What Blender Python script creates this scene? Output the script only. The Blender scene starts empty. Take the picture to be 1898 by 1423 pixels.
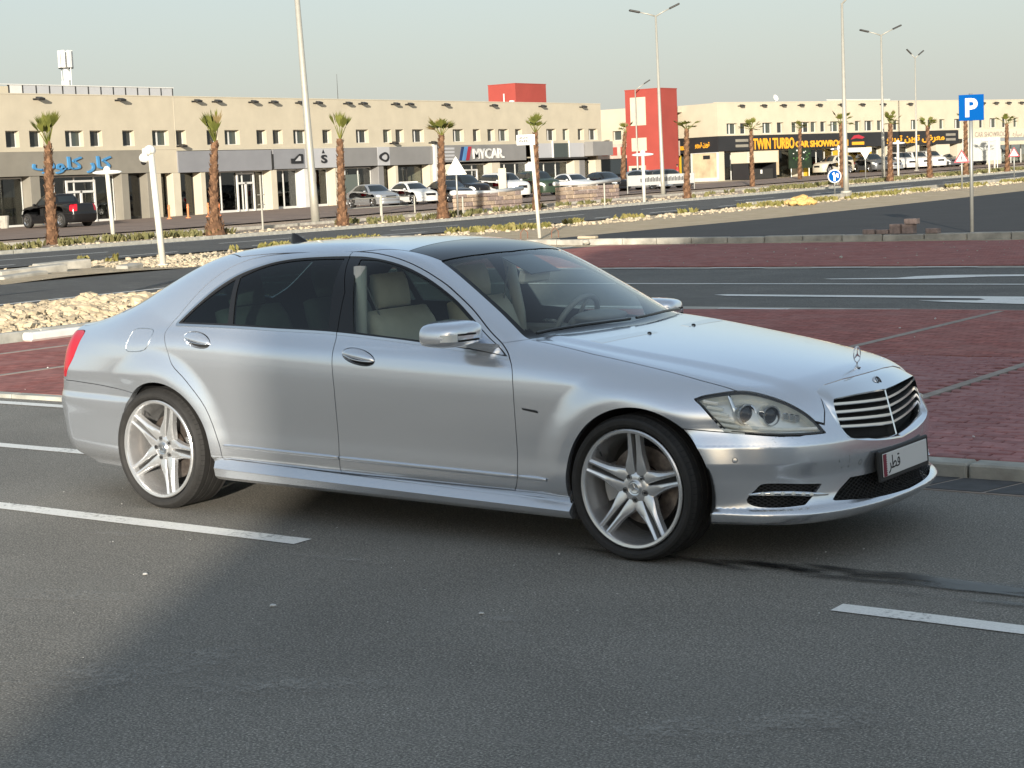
import bpy, bmesh, math, random
import numpy as np
from mathutils import Vector, Matrix, noise as mnoise
SC = bpy.context.scene
COL = SC.collection
R_ = math.radians
# ------------------------------------------------------------------ camera
CAM_F, CAM_PITCH, CAM_ROLL, CAM_YAW = 3220 / 1898, -.11812, -.042, 2.20072
CAM_P = Vector((4.23372, -7.62319, 1.79271))
def make_camera():
    F = Vector((math.cos(CAM_PITCH) * math.cos(CAM_YAW), math.cos(CAM_PITCH) * math.sin(CAM_YAW), math.sin(CAM_PITCH)))
    R = F.cross(Vector((0, 0, 1))).normalized()
    U = R.cross(F)
    c, s = math.cos(CAM_ROLL), math.sin(CAM_ROLL)
    R2, U2 = R * c + U * s, U * c - R * s
    cd = bpy.data.cameras.new('camera')
    cd.sensor_width = 36
    cd.lens = 36 * CAM_F
    cd.clip_start, cd.clip_end = .1, 6000
    co = bpy.data.objects.new('camera', cd)
    COL.objects.link(co)
    co.matrix_world = Matrix(((R2.x, U2.x, -F.x, CAM_P.x), (R2.y, U2.y, -F.y, CAM_P.y), (R2.z, U2.z, -F.z, CAM_P.z), (0, 0, 0, 1)))
    cd.dof.use_dof = False
    SC.camera = co
make_camera()
# ------------------------------------------------------------------ daylight
SUN_EL, SUN_AZ = R_(10.8), math.atan2(.50, -.866)          # azimuth clockwise from +Y, towards the sun
W = bpy.data.worlds.new('World')
SC.world = W
W.use_nodes = True
_n = W.node_tree
sky = _n.nodes.new('ShaderNodeTexSky')
sky.sky_type = 'NISHITA'
sky.sun_disc = False
sky.sun_elevation = SUN_EL
sky.sun_rotation = SUN_AZ
sky.altitude = 0
sky.air_density, sky.dust_density, sky.ozone_density = 1.0, 1.2, 1.2
_g = _n.nodes.new('ShaderNodeTexCoord')                     # desert haze: pale and even near the horizon all the way round
_s = _n.nodes.new('ShaderNodeSeparateXYZ'); _n.links.new(_g.outputs['Generated'], _s.inputs[0])
_r = _n.nodes.new('ShaderNodeValToRGB'); _n.links.new(_s.outputs[2], _r.inputs[0])
_r.color_ramp.elements[0].position, _r.color_ramp.elements[0].color = .02, (.93, .93, .93, 1)
_r.color_ramp.elements[1].position, _r.color_ramp.elements[1].color = .36, (.40, .40, .40, 1)
_c = _n.nodes.new('ShaderNodeValToRGB'); _n.links.new(_s.outputs[2], _c.inputs[0])
_c.color_ramp.elements[0].position, _c.color_ramp.elements[0].color = .0, (.815, .835, .79, 1)
_c.color_ramp.elements[1].position, _c.color_ramp.elements[1].color = .13, (.80, .865, .875, 1)
_v = _n.nodes.new('ShaderNodeVectorMath'); _v.operation = 'SCALE'; _v.inputs['Scale'].default_value = 2.7
_n.links.new(_c.outputs[0], _v.inputs[0])
_m = _n.nodes.new('ShaderNodeMix'); _m.data_type = 'RGBA'
_n.links.new(_r.outputs[0], _m.inputs[0]); _n.links.new(sky.outputs[0], _m.inputs[6]); _n.links.new(_v.outputs[0], _m.inputs[7])
_n.links.new(_m.outputs[2], _n.nodes['Background'].inputs[0])
_n.nodes['Background'].inputs[1].default_value = .15
sd = bpy.data.lights.new('sun', 'SUN')
sd.energy = 4.3
sd.angle = R_(.55)
sd.color = (1, .92, .79)
so = bpy.data.objects.new('sun', sd)
COL.objects.link(so)
SUN_DIR = Vector((math.sin(SUN_AZ) * math.cos(SUN_EL), math.cos(SUN_AZ) * math.cos(SUN_EL), math.sin(SUN_EL)))
so.rotation_euler = SUN_DIR.to_track_quat('Z', 'Y').to_euler()
so.location = (20, -40, 30)
vs = SC.view_settings
vs.view_transform, vs.look, vs.gamma, vs.exposure = 'Standard', 'None', 1, .74
vs.use_curve_mapping = False
# ------------------------------------------------------------------ object helpers
def mesh(name, V, Fc, mat=None, smooth=False, normals=None):
    me = bpy.data.meshes.new(name)
    me.from_pydata([tuple(map(float, v)) for v in V], [], [tuple(map(int, f)) for f in Fc])
    for m in (mat if isinstance(mat, (list, tuple)) else [mat]):
        if m: me.materials.append(m)
    if smooth:
        me.polygons.foreach_set('use_smooth', [True] * len(me.polygons))
    if normals is not None:
        me.normals_split_custom_set_from_vertices([tuple(map(float, n)) for n in normals])
    me.update()
    return me
def put(name, me, parent=None, loc=None, rot=None, M=None):
    o = bpy.data.objects.new(name, me)
    COL.objects.link(o)
    if parent: o.parent = parent
    if loc is not None: o.location = loc
    if rot is not None: o.rotation_euler = rot
    if M is not None: o.matrix_local = M
    return o
def tag(o, label=None, cat=None, group=None, kind=None):
    if label: o['label'] = label
    if cat: o['category'] = cat
    if group: o['group'] = group
    if kind: o['kind'] = kind
    return o
def thing(name, label, cat, loc=(0, 0, 0), rz=0, group=None):
    o = bpy.data.objects.new(name, None)
    o.empty_display_size = .2
    COL.objects.link(o)
    o.location = loc
    o.rotation_euler = (0, 0, rz)
    return tag(o, label, cat, group)
KIDS = {}
def kids(o): return [c for c in bpy.data.objects if c.parent == o]
def copy_tree(o, loc=None, rz=None, label=None):
    ch = {}
    for c in bpy.data.objects:
        if c.parent: ch.setdefault(c.parent.name, []).append(c)
    def rec(a, par):
        n = a.copy()
        COL.objects.link(n)
        n.parent = par
        for c in ch.get(a.name, []): rec(c, n)
        return n
    n = rec(o, None)
    if loc is not None: n.location = loc
    if rz is not None: n.rotation_euler = (0, 0, rz)
    if label: n['label'] = label
    return n
class MB:
    def __init__(s): s.v, s.f, s.mi, s.cur = [], [], [], 0
    def add(s, V, Fc, M=None):
        b = len(s.v)
        s.v += [tuple(M @ Vector(v)) for v in V] if M else [tuple(v) for v in V]
        s.f += [tuple(i + b for i in f) for f in Fc]
        s.mi += [s.cur] * len(Fc)
        return s
    def box(s, x0, x1, y0, y1, z0, z1, M=None):
        V = [(x, y, z) for z in (z0, z1) for y in (y0, y1) for x in (x0, x1)]
        return s.add(V, [(0, 2, 3, 1), (4, 5, 7, 6), (0, 1, 5, 4), (2, 6, 7, 3), (0, 4, 6, 2), (1, 3, 7, 5)], M)
    def cbox(s, x0, x1, y0, y1, z0, z1, c=.01, M=None):        # box with chamfered edges
        V = []
        for a in (0, 1):
            for b in (0, 1):
                for d in (0, 1):
                    x, y, z = (x0, x1)[a], (y0, y1)[b], (z0, z1)[d]
                    sx, sy, sz = (c, -c)[a], (c, -c)[b], (c, -c)[d]
                    V += [(x, y + sy, z + sz), (x + sx, y, z + sz), (x + sx, y + sy, z)]
        I = lambda a, b, d, k: (a * 4 + b * 2 + d) * 3 + k
        Fs = []
        for a in (0, 1):
            q = [I(a, 0, 0, 0), I(a, 0, 1, 0), I(a, 1, 1, 0), I(a, 1, 0, 0)]; Fs.append(q if a == 0 else q[::-1])
            q = [I(0, a, 0, 1), I(1, a, 0, 1), I(1, a, 1, 1), I(0, a, 1, 1)]; Fs.append(q if a == 0 else q[::-1])
            q = [I(0, 0, a, 2), I(0, 1, a, 2), I(1, 1, a, 2), I(1, 0, a, 2)]; Fs.append(q if a == 0 else q[::-1])
            for b in (0, 1):
                fl = (a + b) % 2
                q = [I(a, b, 0, 0), I(a, b, 0, 1), I(a, b, 1, 1), I(a, b, 1, 0)]; Fs.append(q if fl else q[::-1])
                q = [I(a, 0, b, 0), I(a, 0, b, 2), I(a, 1, b, 2), I(a, 1, b, 0)]; Fs.append(q[::-1] if fl else q)
                q = [I(0, a, b, 1), I(0, a, b, 2), I(1, a, b, 2), I(1, a, b, 1)]; Fs.append(q if fl else q[::-1])
                for d in (0, 1):
                    q = [I(a, b, d, 0), I(a, b, d, 1), I(a, b, d, 2)]; Fs.append(q if (a + b + d) % 2 else q[::-1])
        return s.add(V, Fs, M)
    def tube(s, pts, r, n=8, caps=True, M=None):
        pts = [Vector(p) for p in pts]
        rs = r if isinstance(r, (list, tuple)) else [r] * len(pts)
        V, Fs = [], []
        ref = None
        for i, p in enumerate(pts):
            t = (pts[min(i + 1, len(pts) - 1)] - pts[max(i - 1, 0)]).normalized()
            if ref is None: ref = t.orthogonal().normalized()
            ref = (ref - t * ref.dot(t)).normalized()
            b = t.cross(ref)
            V += [tuple(p + (ref * math.cos(2 * math.pi * k / n) + b * math.sin(2 * math.pi * k / n)) * rs[i]) for k in range(n)]
        for i in range(len(pts) - 1):
            Fs += [(i * n + k, i * n + (k + 1) % n, (i + 1) * n + (k + 1) % n, (i + 1) * n + k) for k in range(n)]
        if caps: Fs += [tuple(range(n))[::-1], tuple((len(pts) - 1) * n + k for k in range(n))]
        return s.add(V, Fs, M)
    def lathe(s, prof, n=24, M=None, a0=0, a1=2 * math.pi):    # profile (radius, height) about z
        full = abs(a1 - a0 - 2 * math.pi) < 1e-6
        m = n if full else n + 1
        V, Fs = [], []
        for r, h in prof:
            V += [(r * math.cos(a0 + (a1 - a0) * k / n), r * math.sin(a0 + (a1 - a0) * k / n), h) for k in range(m)]
        for i in range(len(prof) - 1):
            for k in range(n):
                k2 = (k + 1) % m
                Fs.append((i * m + k, i * m + k2, (i + 1) * m + k2, (i + 1) * m + k))
        return s.add(V, Fs, M)
    def prism(s, poly, h0, h1, M=None):
        n = len(poly)
        V = [(x, y, h0) for x, y in poly] + [(x, y, h1) for x, y in poly]
        Fs = [tuple(range(n))[::-1], tuple(range(n, 2 * n))] + [(k, (k + 1) % n, n + (k + 1) % n, n + k) for k in range(n)]
        return s.add(V, Fs, M)
    def sphere(s, c, r, n=10, m=7, M=None):
        r = r if isinstance(r, (list, tuple)) else (r, r, r)
        V = [(c[0], c[1], c[2] - r[2])]
        for i in range(1, m):
            a = -math.pi / 2 + math.pi * i / m
            V += [(c[0] + r[0] * math.cos(a) * math.cos(2 * math.pi * k / n), c[1] + r[1] * math.cos(a) * math.sin(2 * math.pi * k / n), c[2] + r[2] * math.sin(a)) for k in range(n)]
        V.append((c[0], c[1], c[2] + r[2]))
        Fs = [(0, 1 + (k + 1) % n, 1 + k) for k in range(n)]
        for i in range(m - 2):
            Fs += [(1 + i * n + k, 1 + i * n + (k + 1) % n, 1 + (i + 1) * n + (k + 1) % n, 1 + (i + 1) * n + k) for k in range(n)]
        L = len(V) - 1
        Fs += [(1 + (m - 2) * n + k, 1 + (m - 2) * n + (k + 1) % n, L) for k in range(n)]
        return s.add(V, Fs, M)
    def mesh(s, name, mat, smooth=False):
        me = mesh(name, s.v, s.f, mat, smooth)
        if any(s.mi): me.polygons.foreach_set('material_index', s.mi)
        return me
    def build(s, name, mat, parent=None, smooth=False, **k):
        return put(name, s.mesh(name, mat, smooth), parent, **k)
def autosmooth(me, ang=35):
    bm = bmesh.new(); bm.from_mesh(me)
    for f in bm.faces: f.smooth = True
    for e in bm.edges:
        if len(e.link_faces) == 2 and e.calc_face_angle(0) > R_(ang): e.smooth = False
    bm.to_mesh(me); bm.free()
def text_mesh(txt, size, depth, mat, bold=0, align='LEFT', spacing=1.0):
    cu = bpy.data.curves.new('lettering', 'FONT')
    cu.body, cu.size, cu.extrude, cu.offset = txt, size, depth, bold
    cu.align_x, cu.align_y, cu.space_character = align, 'BOTTOM_BASELINE', spacing
    cu.resolution_u = 3
    t = bpy.data.objects.new('lettering', cu)
    COL.objects.link(t)
    dg = bpy.context.evaluated_depsgraph_get()
    me = bpy.data.meshes.new_from_object(t.evaluated_get(dg))
    bpy.data.objects.remove(t)
    me.materials.clear()
    me.materials.append(mat)
    me.name = 'lettering'
    return me
FACE_X = Matrix(((0, 0, 1, 0), (1, 0, 0, 0), (0, 1, 0, 0), (0, 0, 0, 1)))   # text plane turned to face +x
FX = FACE_X
# ------------------------------------------------------------------ materials
def nodes(name):
    m = bpy.data.materials.new(name)
    m.use_nodes = True
    nt = m.node_tree
    return m, nt, nt.nodes['Principled BSDF']
def setv(b, **k):
    for a, v in k.items():
        b.inputs[a.replace('_', ' ')].default_value = v
def c4(c): return (*c, 1)
def texco(nt, kind='pos'):
    if kind == 'pos': return nt.nodes.new('ShaderNodeNewGeometry').outputs['Position']
    return nt.nodes.new('ShaderNodeTexCoord').outputs['Object']
def noise(nt, co, scale, detail=4, rough=.55, dist=0):
    n = nt.nodes.new('ShaderNodeTexNoise')
    n.inputs['Scale'].default_value = scale
    n.inputs['Detail'].default_value = detail
    n.inputs['Roughness'].default_value = rough
    n.inputs['Distortion'].default_value = dist
    nt.links.new(co, n.inputs['Vector'])
    return n.outputs['Fac']
def ramp(nt, fac, stops):
    r = nt.nodes.new('ShaderNodeValToRGB')
    while len(r.color_ramp.elements) < len(stops): r.color_ramp.elements.new(.5)
    for e, (p, c) in zip(r.color_ramp.elements, stops):
        e.position = p
        e.color = c4(c) if isinstance(c, (tuple, list)) else (c, c, c, 1)
    nt.links.new(fac, r.inputs[0])
    return r.outputs[0]
def mixc(nt, fac, a, b, mode='MIX'):
    m = nt.nodes.new('ShaderNodeMix')
    m.data_type, m.blend_type = 'RGBA', mode
    for sck, v in ((m.inputs[0], fac), (m.inputs[6], a), (m.inputs[7], b)):
        if hasattr(v, 'is_linked'): nt.links.new(v, sck)
        elif isinstance(v, (int, float)): sck.default_value = v
        else: sck.default_value = c4(v)
    return m.outputs[2]
def mth(nt, op, a, b=None, clamp=False):
    m = nt.nodes.new('ShaderNodeMath')
    m.operation, m.use_clamp = op, clamp
    for i, v in enumerate((a, b)):
        if v is None: continue
        if hasattr(v, 'is_linked'): nt.links.new(v, m.inputs[i])
        else: m.inputs[i].default_value = v
    return m.outputs[0]
def bump(nt, b, h, strength=.3, dist=.01):
    n = nt.nodes.new('ShaderNodeBump')
    n.inputs['Strength'].default_value = strength
    n.inputs['Distance'].default_value = dist
    nt.links.new(h, n.inputs['Height'])
    nt.links.new(n.outputs[0], b.inputs['Normal'])
def simple(name, col, rough=.5, metal=0, var=.15, scale=6, co='obj', bmp=0, bscale=40, **k):
    m, nt, b = nodes(name)
    setv(b, Base_Color=c4(col), Roughness=rough, Metallic=metal, **k)
    if var:
        c = texco(nt, co)
        f = noise(nt, c, scale, 5)
        lo = tuple(x * (1 - var) for x in col); hi = tuple(min(1, x * (1 + var)) for x in col)
        nt.links.new(ramp(nt, f, [(.3, lo), (.7, hi)]), b.inputs['Base Color'])
        if bmp: bump(nt, b, noise(nt, c, bscale, 4), bmp, .01)
    return m
def glass(name, tint, gloss=1.0, rough=.0, body=0, bodycol=(.02, .02, .02)):
    m = bpy.data.materials.new(name)
    m.use_nodes = True
    nt = m.node_tree
    nt.nodes.clear()
    o = nt.nodes.new('ShaderNodeOutputMaterial')
    t = nt.nodes.new('ShaderNodeBsdfTransparent'); t.inputs[0].default_value = c4(tint)
    d = nt.nodes.new('ShaderNodeBsdfDiffuse'); d.inputs[0].default_value = c4(bodycol)
    g = nt.nodes.new('ShaderNodeBsdfGlossy'); g.inputs['Roughness'].default_value = rough
    g.inputs[0].default_value = (gloss, gloss, gloss, 1)
    ge = nt.nodes.new('ShaderNodeNewGeometry')             # Schlick term, the same from both sides of the sheet
    dt = nt.nodes.new('ShaderNodeVectorMath'); dt.operation = 'DOT_PRODUCT'
    nt.links.new(ge.outputs['Normal'], dt.inputs[0]); nt.links.new(ge.outputs['Incoming'], dt.inputs[1])
    om = mth(nt, 'SUBTRACT', 1.0, mth(nt, 'ABSOLUTE', dt.outputs['Value']), True)
    fr = mth(nt, 'ADD', mth(nt, 'MULTIPLY', mth(nt, 'POWER', om, 5.0), .93), .055)
    m1 = nt.nodes.new('ShaderNodeMixShader'); m1.inputs[0].default_value = body
    m2 = nt.nodes.new('ShaderNodeMixShader')
    nt.links.new(t.outputs[0], m1.inputs[1]); nt.links.new(d.outputs[0], m1.inputs[2])
    nt.links.new(fr, m2.inputs[0])
    nt.links.new(m1.outputs[0], m2.inputs[1]); nt.links.new(g.outputs[0], m2.inputs[2])
    nt.links.new(m2.outputs[0], o.inputs[0])
    return m
M = {}
M['plate'] = simple('plate_white', (.72, .72, .70), .45, 0, 0)
M['maroon'] = simple('plate_maroon', (.20, .012, .035), .45, 0, 0)
M['ink'] = simple('black_ink', (.015, .015, .015), .6, 0, 0)
# ------------------------------------------------------------------ ground materials
def m_asphalt(name, base, fresh=False):
    m, nt, b = nodes(name)
    co = texco(nt)
    f1 = noise(nt, co, 105, 3, .7)
    f2 = noise(nt, co, 22, 4, .6)
    f3 = noise(nt, co, .55, 5, .6, .4)
    f4 = noise(nt, co, 2.6, 6, .65, .6)
    k = .5 if fresh else 1
    col = ramp(nt, f1, [(.33, tuple(x * (1 - .55 * k) for x in base)), (.52, base), (.70, tuple(min(1, x * (1 + 1.5 * k)) for x in base))])
    col = mixc(nt, .55, col, ramp(nt, f2, [(.3, .72), (.7, 1.22)]), 'MULTIPLY')
    col = mixc(nt, .8, col, ramp(nt, f3, [(.3, .78), (.7, 1.18)]), 'MULTIPLY')
    if not fresh:
        dust = mth(nt, 'MULTIPLY', mth(nt, 'MULTIPLY', ramp(nt, f4, [(.50, 0), (.72, 1)]), ramp(nt, f1, [(.40, .25), (.62, 1)])), .55)
        col = mixc(nt, dust, col, (.24, .23, .205))
        chip = ramp(nt, noise(nt, co, 75, 2, .5), [(.66, 0), (.70, 1)])
        col = mixc(nt, mth(nt, 'MULTIPLY', chip, mth(nt, 'ADD', mth(nt, 'MULTIPLY', f4, .9), .05)), col, (.44, .43, .40))
    nt.links.new(col, b.inputs['Base Color'])
    setv(b, Roughness=.82)
    b.inputs['Specular IOR Level'].default_value = .35
    bump(nt, b, mth(nt, 'ADD', f1, mth(nt, 'MULTIPLY', f2, .6)), .55, .006)
    return m
M['asphalt'] = m_asphalt('asphalt', (.218, .204, .178))
M['fresh'] = m_asphalt('fresh_asphalt', (.034, .034, .035), True)
M['road'] = m_asphalt('road_asphalt', (.088, .084, .076))
def m_sand(name, c1, c2, sc=1.3):
    m, nt, b = nodes(name)
    co = texco(nt)
    f = noise(nt, co, sc, 8, .62, .3)
    g = noise(nt, co, 26, 4, .7)
    col = ramp(nt, f, [(.3, c1), (.68, c2)])
    col = mixc(nt, .6, col, ramp(nt, g, [(.3, .7), (.7, 1.2)]), 'MULTIPLY')
    nt.links.new(col, b.inputs['Base Color'])
    setv(b, Roughness=.95)
    b.inputs['Specular IOR Level'].default_value = .1
    bump(nt, b, mth(nt, 'ADD', g, mth(nt, 'MULTIPLY', f, 2)), .9, .05)
    return m
M['sand'] = m_sand('desert_sand', (.46, .37, .25), (.60, .50, .36))
M['sand_pink'] = m_sand('compacted_sand', (.44, .33, .24), (.56, .44, .33))
def m_pavers(name, stops, dust, brick=False):
    m, nt, b = nodes(name)
    co = texco(nt)
    f = noise(nt, co, 1.1, 6, .65, .8)
    g = noise(nt, co, 9, 5, .6)
    col = ramp(nt, g, [(.25, stops[0]), (.5, stops[1]), (.75, stops[2])])
    if brick:
        bt = nt.nodes.new('ShaderNodeTexBrick')
        bt.inputs['Scale'].default_value = 1
        bt.inputs['Brick Width'].default_value, bt.inputs['Row Height'].default_value = .2, .1
        bt.inputs['Mortar Size'].default_value = .009
        bt.inputs['Color1'].default_value, bt.inputs['Color2'].default_value = (.75, .75, .75, 1), (1.2, 1.15, 1.1, 1)
        bt.inputs['Mortar'].default_value = (.45, .42, .40, 1)
        nt.links.new(co, bt.inputs['Vector'])
        col = mixc(nt, .8, col, bt.outputs['Color'], 'MULTIPLY')
    else:
        oi = nt.nodes.new('ShaderNodeObjectInfo')
        col = mixc(nt, 1, col, ramp(nt, oi.outputs['Random'], [(0, .82), (1, 1.2)]), 'MULTIPLY')
    d = ramp(nt, f, [(.42, 0), (.66, 1)])
    col = mixc(nt, mth(nt, 'MULTIPLY', d, .28), col, dust)
    st = nt.nodes.new('ShaderNodeVectorMath'); st.operation = 'MULTIPLY'
    nt.links.new(co, st.inputs[0]); st.inputs[1].default_value = (.55, 3.2, 1)
    col = mixc(nt, mth(nt, 'MULTIPLY', ramp(nt, noise(nt, st.outputs[0], 2.2, 6, .7), [(.5, 0), (.72, 1)]), .32), col, dust)
    nt.links.new(col, b.inputs['Base Color'])
    setv(b, Roughness=.9)
    b.inputs['Specular IOR Level'].default_value = .25
    bump(nt, b, g, .4, .006)
    return m
M['pavers'] = m_pavers('red_paving', ((.265, .082, .070), (.375, .128, .108), (.46, .185, .16)), (.44, .265, .235), True)
M['paver'] = m_pavers('red_paver', ((.255, .112, .108), (.36, .165, .158), (.44, .225, .215)), (.44, .28, .27))
M['paver_bed'] = simple('paver_bed', (.13, .085, .08), .95, 0, .2, 6, 'pos')
M['concrete'] = simple('kerb_concrete', (.42, .41, .36), .9, 0, .25, 5, 'pos', .4, 50)
M['conc_dirty'] = simple('dusty_concrete', (.42, .395, .34), .9, 0, .3, 3, 'pos', .4, 40)
M['conc_dark'] = simple('gutter_concrete', (.085, .085, .085), .9, 0, .25, 6, 'pos', .4, 60)
M['joint'] = simple('sand_joint', (.34, .29, .25), .95, 0, .2, 8, 'pos')
def m_paint():
    m, nt, b = nodes('road_marking_paint')
    co = texco(nt)
    f = noise(nt, co, 30, 5, .7)
    g = noise(nt, co, 3, 4, .6)
    w = ramp(nt, mth(nt, 'ADD', mth(nt, 'MULTIPLY', f, .6), mth(nt, 'MULTIPLY', g, .4)), [(.36, .85), (.46, 0)])
    col = mixc(nt, w, (.90, .885, .83), (.34, .33, .30))
    col = mixc(nt, .5, col, ramp(nt, noise(nt, co, 90, 2), [(.3, .75), (.7, 1.1)]), 'MULTIPLY')
    nt.links.new(col, b.inputs['Base Color'])
    setv(b, Roughness=.7)
    return m
M['paint'] = m_paint()
# ------------------------------------------------------------------ ground
random.seed(7)
RNG = np.random.default_rng(7)
def zt(y): return .008 * max(0., y - 50) - (.008 * max(0., y - 330))
def sheet(name, x0, x1, y0, y1, dz, mat, kind='structure', step=6, parent=None):
    ys = [y0] + [y for y in np.arange(math.ceil(max(y0, 44) / step) * step, min(y1, 340), step) if y0 < y < y1] + [y1]
    V, Fs = [], []
    for y in ys: V += [(x0, y, zt(y) + dz), (x1, y, zt(y) + dz)]
    for i in range(len(ys) - 1): Fs.append((2 * i, 2 * i + 1, 2 * i + 3, 2 * i + 2))
    return tag(put(name, mesh(name, V, Fs, mat), parent), kind=kind if not parent else None)
sheet('ground', -1800, 1800, -900, 3600, -.03, M['sand'])
sheet('parking_lot', -27, 70, -10.2, 1.86, 0, M['asphalt'])
M['flag'] = simple('pale_concrete_paving', (.46, .44, .40), .9, 0, .12, .8, 'pos', .2, 20)
tag(MB().box(-60, 70, -75, -10.25, -.2, .12).build('pavement', M['flag']), kind='structure')  # unseen pale slab behind the viewpoint, added to brighten the sedan's door reflections
sheet('parking_lot', -27, -4, 1.86, 2.36, -.002, M['asphalt'])
M['lane'] = m_asphalt('lane_asphalt', (.142, .134, .118))
sheet('lane', -19.4, 70, 11.3, 20.9, -.004, M['lane'])
sheet('side_road', -26.2, -19.4, 1.8, 33, -.002, M['road'])
sheet('side_road_apron', -19.4, -13.4, 1.8, 12, -.010, M['road'])
sheet('fresh_asphalt', -24.2, 70, 29.75, 128, .004, M['fresh'])
sheet('main_road', -42.3, -33.2, -40, 420, .006, M['road'])
sheet('verge', -56, -42.7, -40, 420, .04, M['sand_pink'])
M['brownpave'] = simple('dusty_brown_paving', (.235, .165, .125), .9, 0, .25, .7, 'pos', .3, 20)
sheet('shop_forecourt', -79.9, -57.5, -20, 121, .05, M['brownpave'])
sheet('shop_forecourt', -69.5, -57.5, 121, 230, .05, M['brownpave'])
def paintstrip(pts, z=.004, parent=None):                  # flat painted polygon
    return put('road_marking', mesh('road_marking', [(x, y, zt(y) + z) for x, y in pts], [tuple(range(len(pts)))], M['paint']), parent)
marks = []
def line(x0, x1, y0, y1, z=.004):
    n = 14
    e = lambda: random.uniform(-.004, .004)
    pts = [(x0 + (x1 - x0) * i / n, y0 + e()) for i in range(n + 1)] + [(x1 - (x1 - x0) * i / n, y1 + e()) for i in range(n + 1)]
    o = paintstrip(pts, z)
    tag(o, kind='structure')
    marks.append(o)
line(-8.0, -1.76, -1.325, -1.19)
line(1.20, 4.6, -1.345, -1.225)
line(-10.5, -4.7, .30, .43)
line(-12.6, -6, 2.02, 2.15)
line(-19.2, 40, 16.33, 16.47, .003)
arA = [(-8.06, 14.26), (-7.9, 14.36), (-1.5, 14.22), (-1.1, 13.72), (-1.6, 13.22), (-3.16, 13.16), (-4.17, 13.36), (-4.65, 13.52), (-4.28, 13.62), (-3.92, 13.64), (-3.86, 13.78), (-4.0, 13.95), (-7.75, 14.08)]
tag(paintstrip(arA, .003), kind='structure')
arB = [(-7.9, 17.5), (-6.75, 17.68), (-6.59, 18.05), (-6.16, 18.33), (-5.0, 18.42), (-2, 18.45), (-2, 18.1), (-4.86, 18.05), (-5.41, 17.98), (-5.81, 17.7), (-6.38, 17.42), (-7.7, 17.38)]
tag(paintstrip(arB, .003), kind='structure')
for x in (-17.6, -15.6, -13.5, -11.4, -9.4, -7.45, -5.5, -3.5): line(x, x + 1.06, 20.08, 20.22, .012)
for x in (-8.8, -6.75, -4.7, -2.7, -.7, 1.3): line(x, x + 1.0, 11.98, 12.10, .012)
for x0, x1 in ((-20.35, -20.22),):
    tag(paintstrip([(x0, 9), (x1, 9), (x1, 30), (x0, 30)], .004), kind='structure')
tag(paintstrip([(-41.9, -40), (-41.75, -40), (-41.75, 40), (-41.9, 40)], .012), kind='structure')
for y in np.arange(40, 330, 40): tag(paintstrip([(-41.9, y), (-41.75, y), (-41.75, y + 40), (-41.9, y + 40)], .012), kind='structure')
for y in np.arange(-20, 260, 9.0): tag(paintstrip([(-38.1, y), (-37.95, y), (-37.95, y + 4.2), (-38.1, y + 4.2)], .012), kind='structure')
for y in np.arange(8, 200, 6.0): tag(paintstrip([(-34.6, y), (-34.45, y), (-34.45, y + 2.8), (-34.6, y + 2.8)], .012), kind='structure')
# concrete edge bands of the lane
sheet('lane_edge', -19.4, 60, 11.45, 12.35, .002, M['conc_dirty'])
sheet('lane_edge', -19.4, 60, 20.02, 20.5, .002, M['conc_dirty'])
# red paving: slab plus loose-laid pavers where they can be told apart
def slab(name, x0, x1, y0, y1, z, mat):
    return tag(MB().box(x0, x1, y0, y1, -.25, z).build(name, mat), kind='structure')
sl_ = MB()
for xa, za, xb, zb in ((-13.3, .03, -9.0, .03), (-9.0, .03, -4.0, .075)):
    sl_.add([(xa, 2.46, -.2), (xb, 2.46, -.2), (xb, 11.45, -.2), (xa, 11.45, -.2), (xa, 2.46, za), (xb, 2.46, zb), (xb, 11.45, zb), (xa, 11.45, za)], [(4, 5, 6, 7), (0, 1, 5, 4), (2, 3, 7, 6), (3, 0, 4, 7)] if xa < -10 else [(4, 5, 6, 7), (0, 1, 5, 4), (2, 3, 7, 6)])
tag(sl_.build('red_pavement', M['pavers']), kind='structure')
slab('red_pavement', -3.999, 60, 6.95, 11.45, .080, M['pavers'])
slab('red_pavement', -3.999, -3.15, 1.86, 6.949, .080, M['pavers'])
slab('red_pavement', 2.9, 60, 1.86, 6.949, .080, M['pavers'])
pv = slab('red_pavement', -3.149, 2.899, 1.86, 6.949, .066, M['paver_bed'])
slab('red_pavement', -19.4, 60, 20.5, 29.0, .02, M['pavers'])
def paver_mesh():
    b = MB().cbox(-.0955, .0955, -.0455, .0455, -.03, 0, .007)
    return b.mesh('paver', M['paver'])
PM = paver_mesh()
cells = []
for j in range(50):
    for i in range(-16, 14):
        x, y = i * .2 + (.1 if j % 2 else 0), 1.93 + j * .1
        if abs((x + .75) % 2.0 - 0) < .11 or abs((x + .75) % 2.0 - 2) < .11: continue
        cells.append((x, y))
cells.sort(key=lambda c: (c[0] - 1.6) ** 2 * .35 + (c[1] - 1.9) ** 2)
stuff = MB()
for k, (x, y) in enumerate(cells):
    z, rz = .083 + random.uniform(-.004, .004), random.uniform(-.025, .025)
    tx, ty = random.uniform(-.02, .02), random.uniform(-.03, .03)
    Mx = Matrix.Translation((x, y, z)) @ Matrix.Rotation(rz, 4, 'Z') @ Matrix.Rotation(tx, 4, 'X') @ Matrix.Rotation(ty, 4, 'Y')
    if k < 300:
        put('paver', PM, pv, M=Mx)
    else:
        stuff.add([v.co[:] for v in PM.vertices], [tuple(p.vertices) for p in PM.polygons], Mx)
tag(stuff.build('paver_field', M['paver'], pv), kind='stuff')
dv = MB()
for x in (-2.75, -.75, 1.25, 3.25): dv.box(x - .045, x + .045, 1.9, 11.3, .05, .0835)
dv.build('divider_line', M['joint'], pv)
dv = MB()
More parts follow.
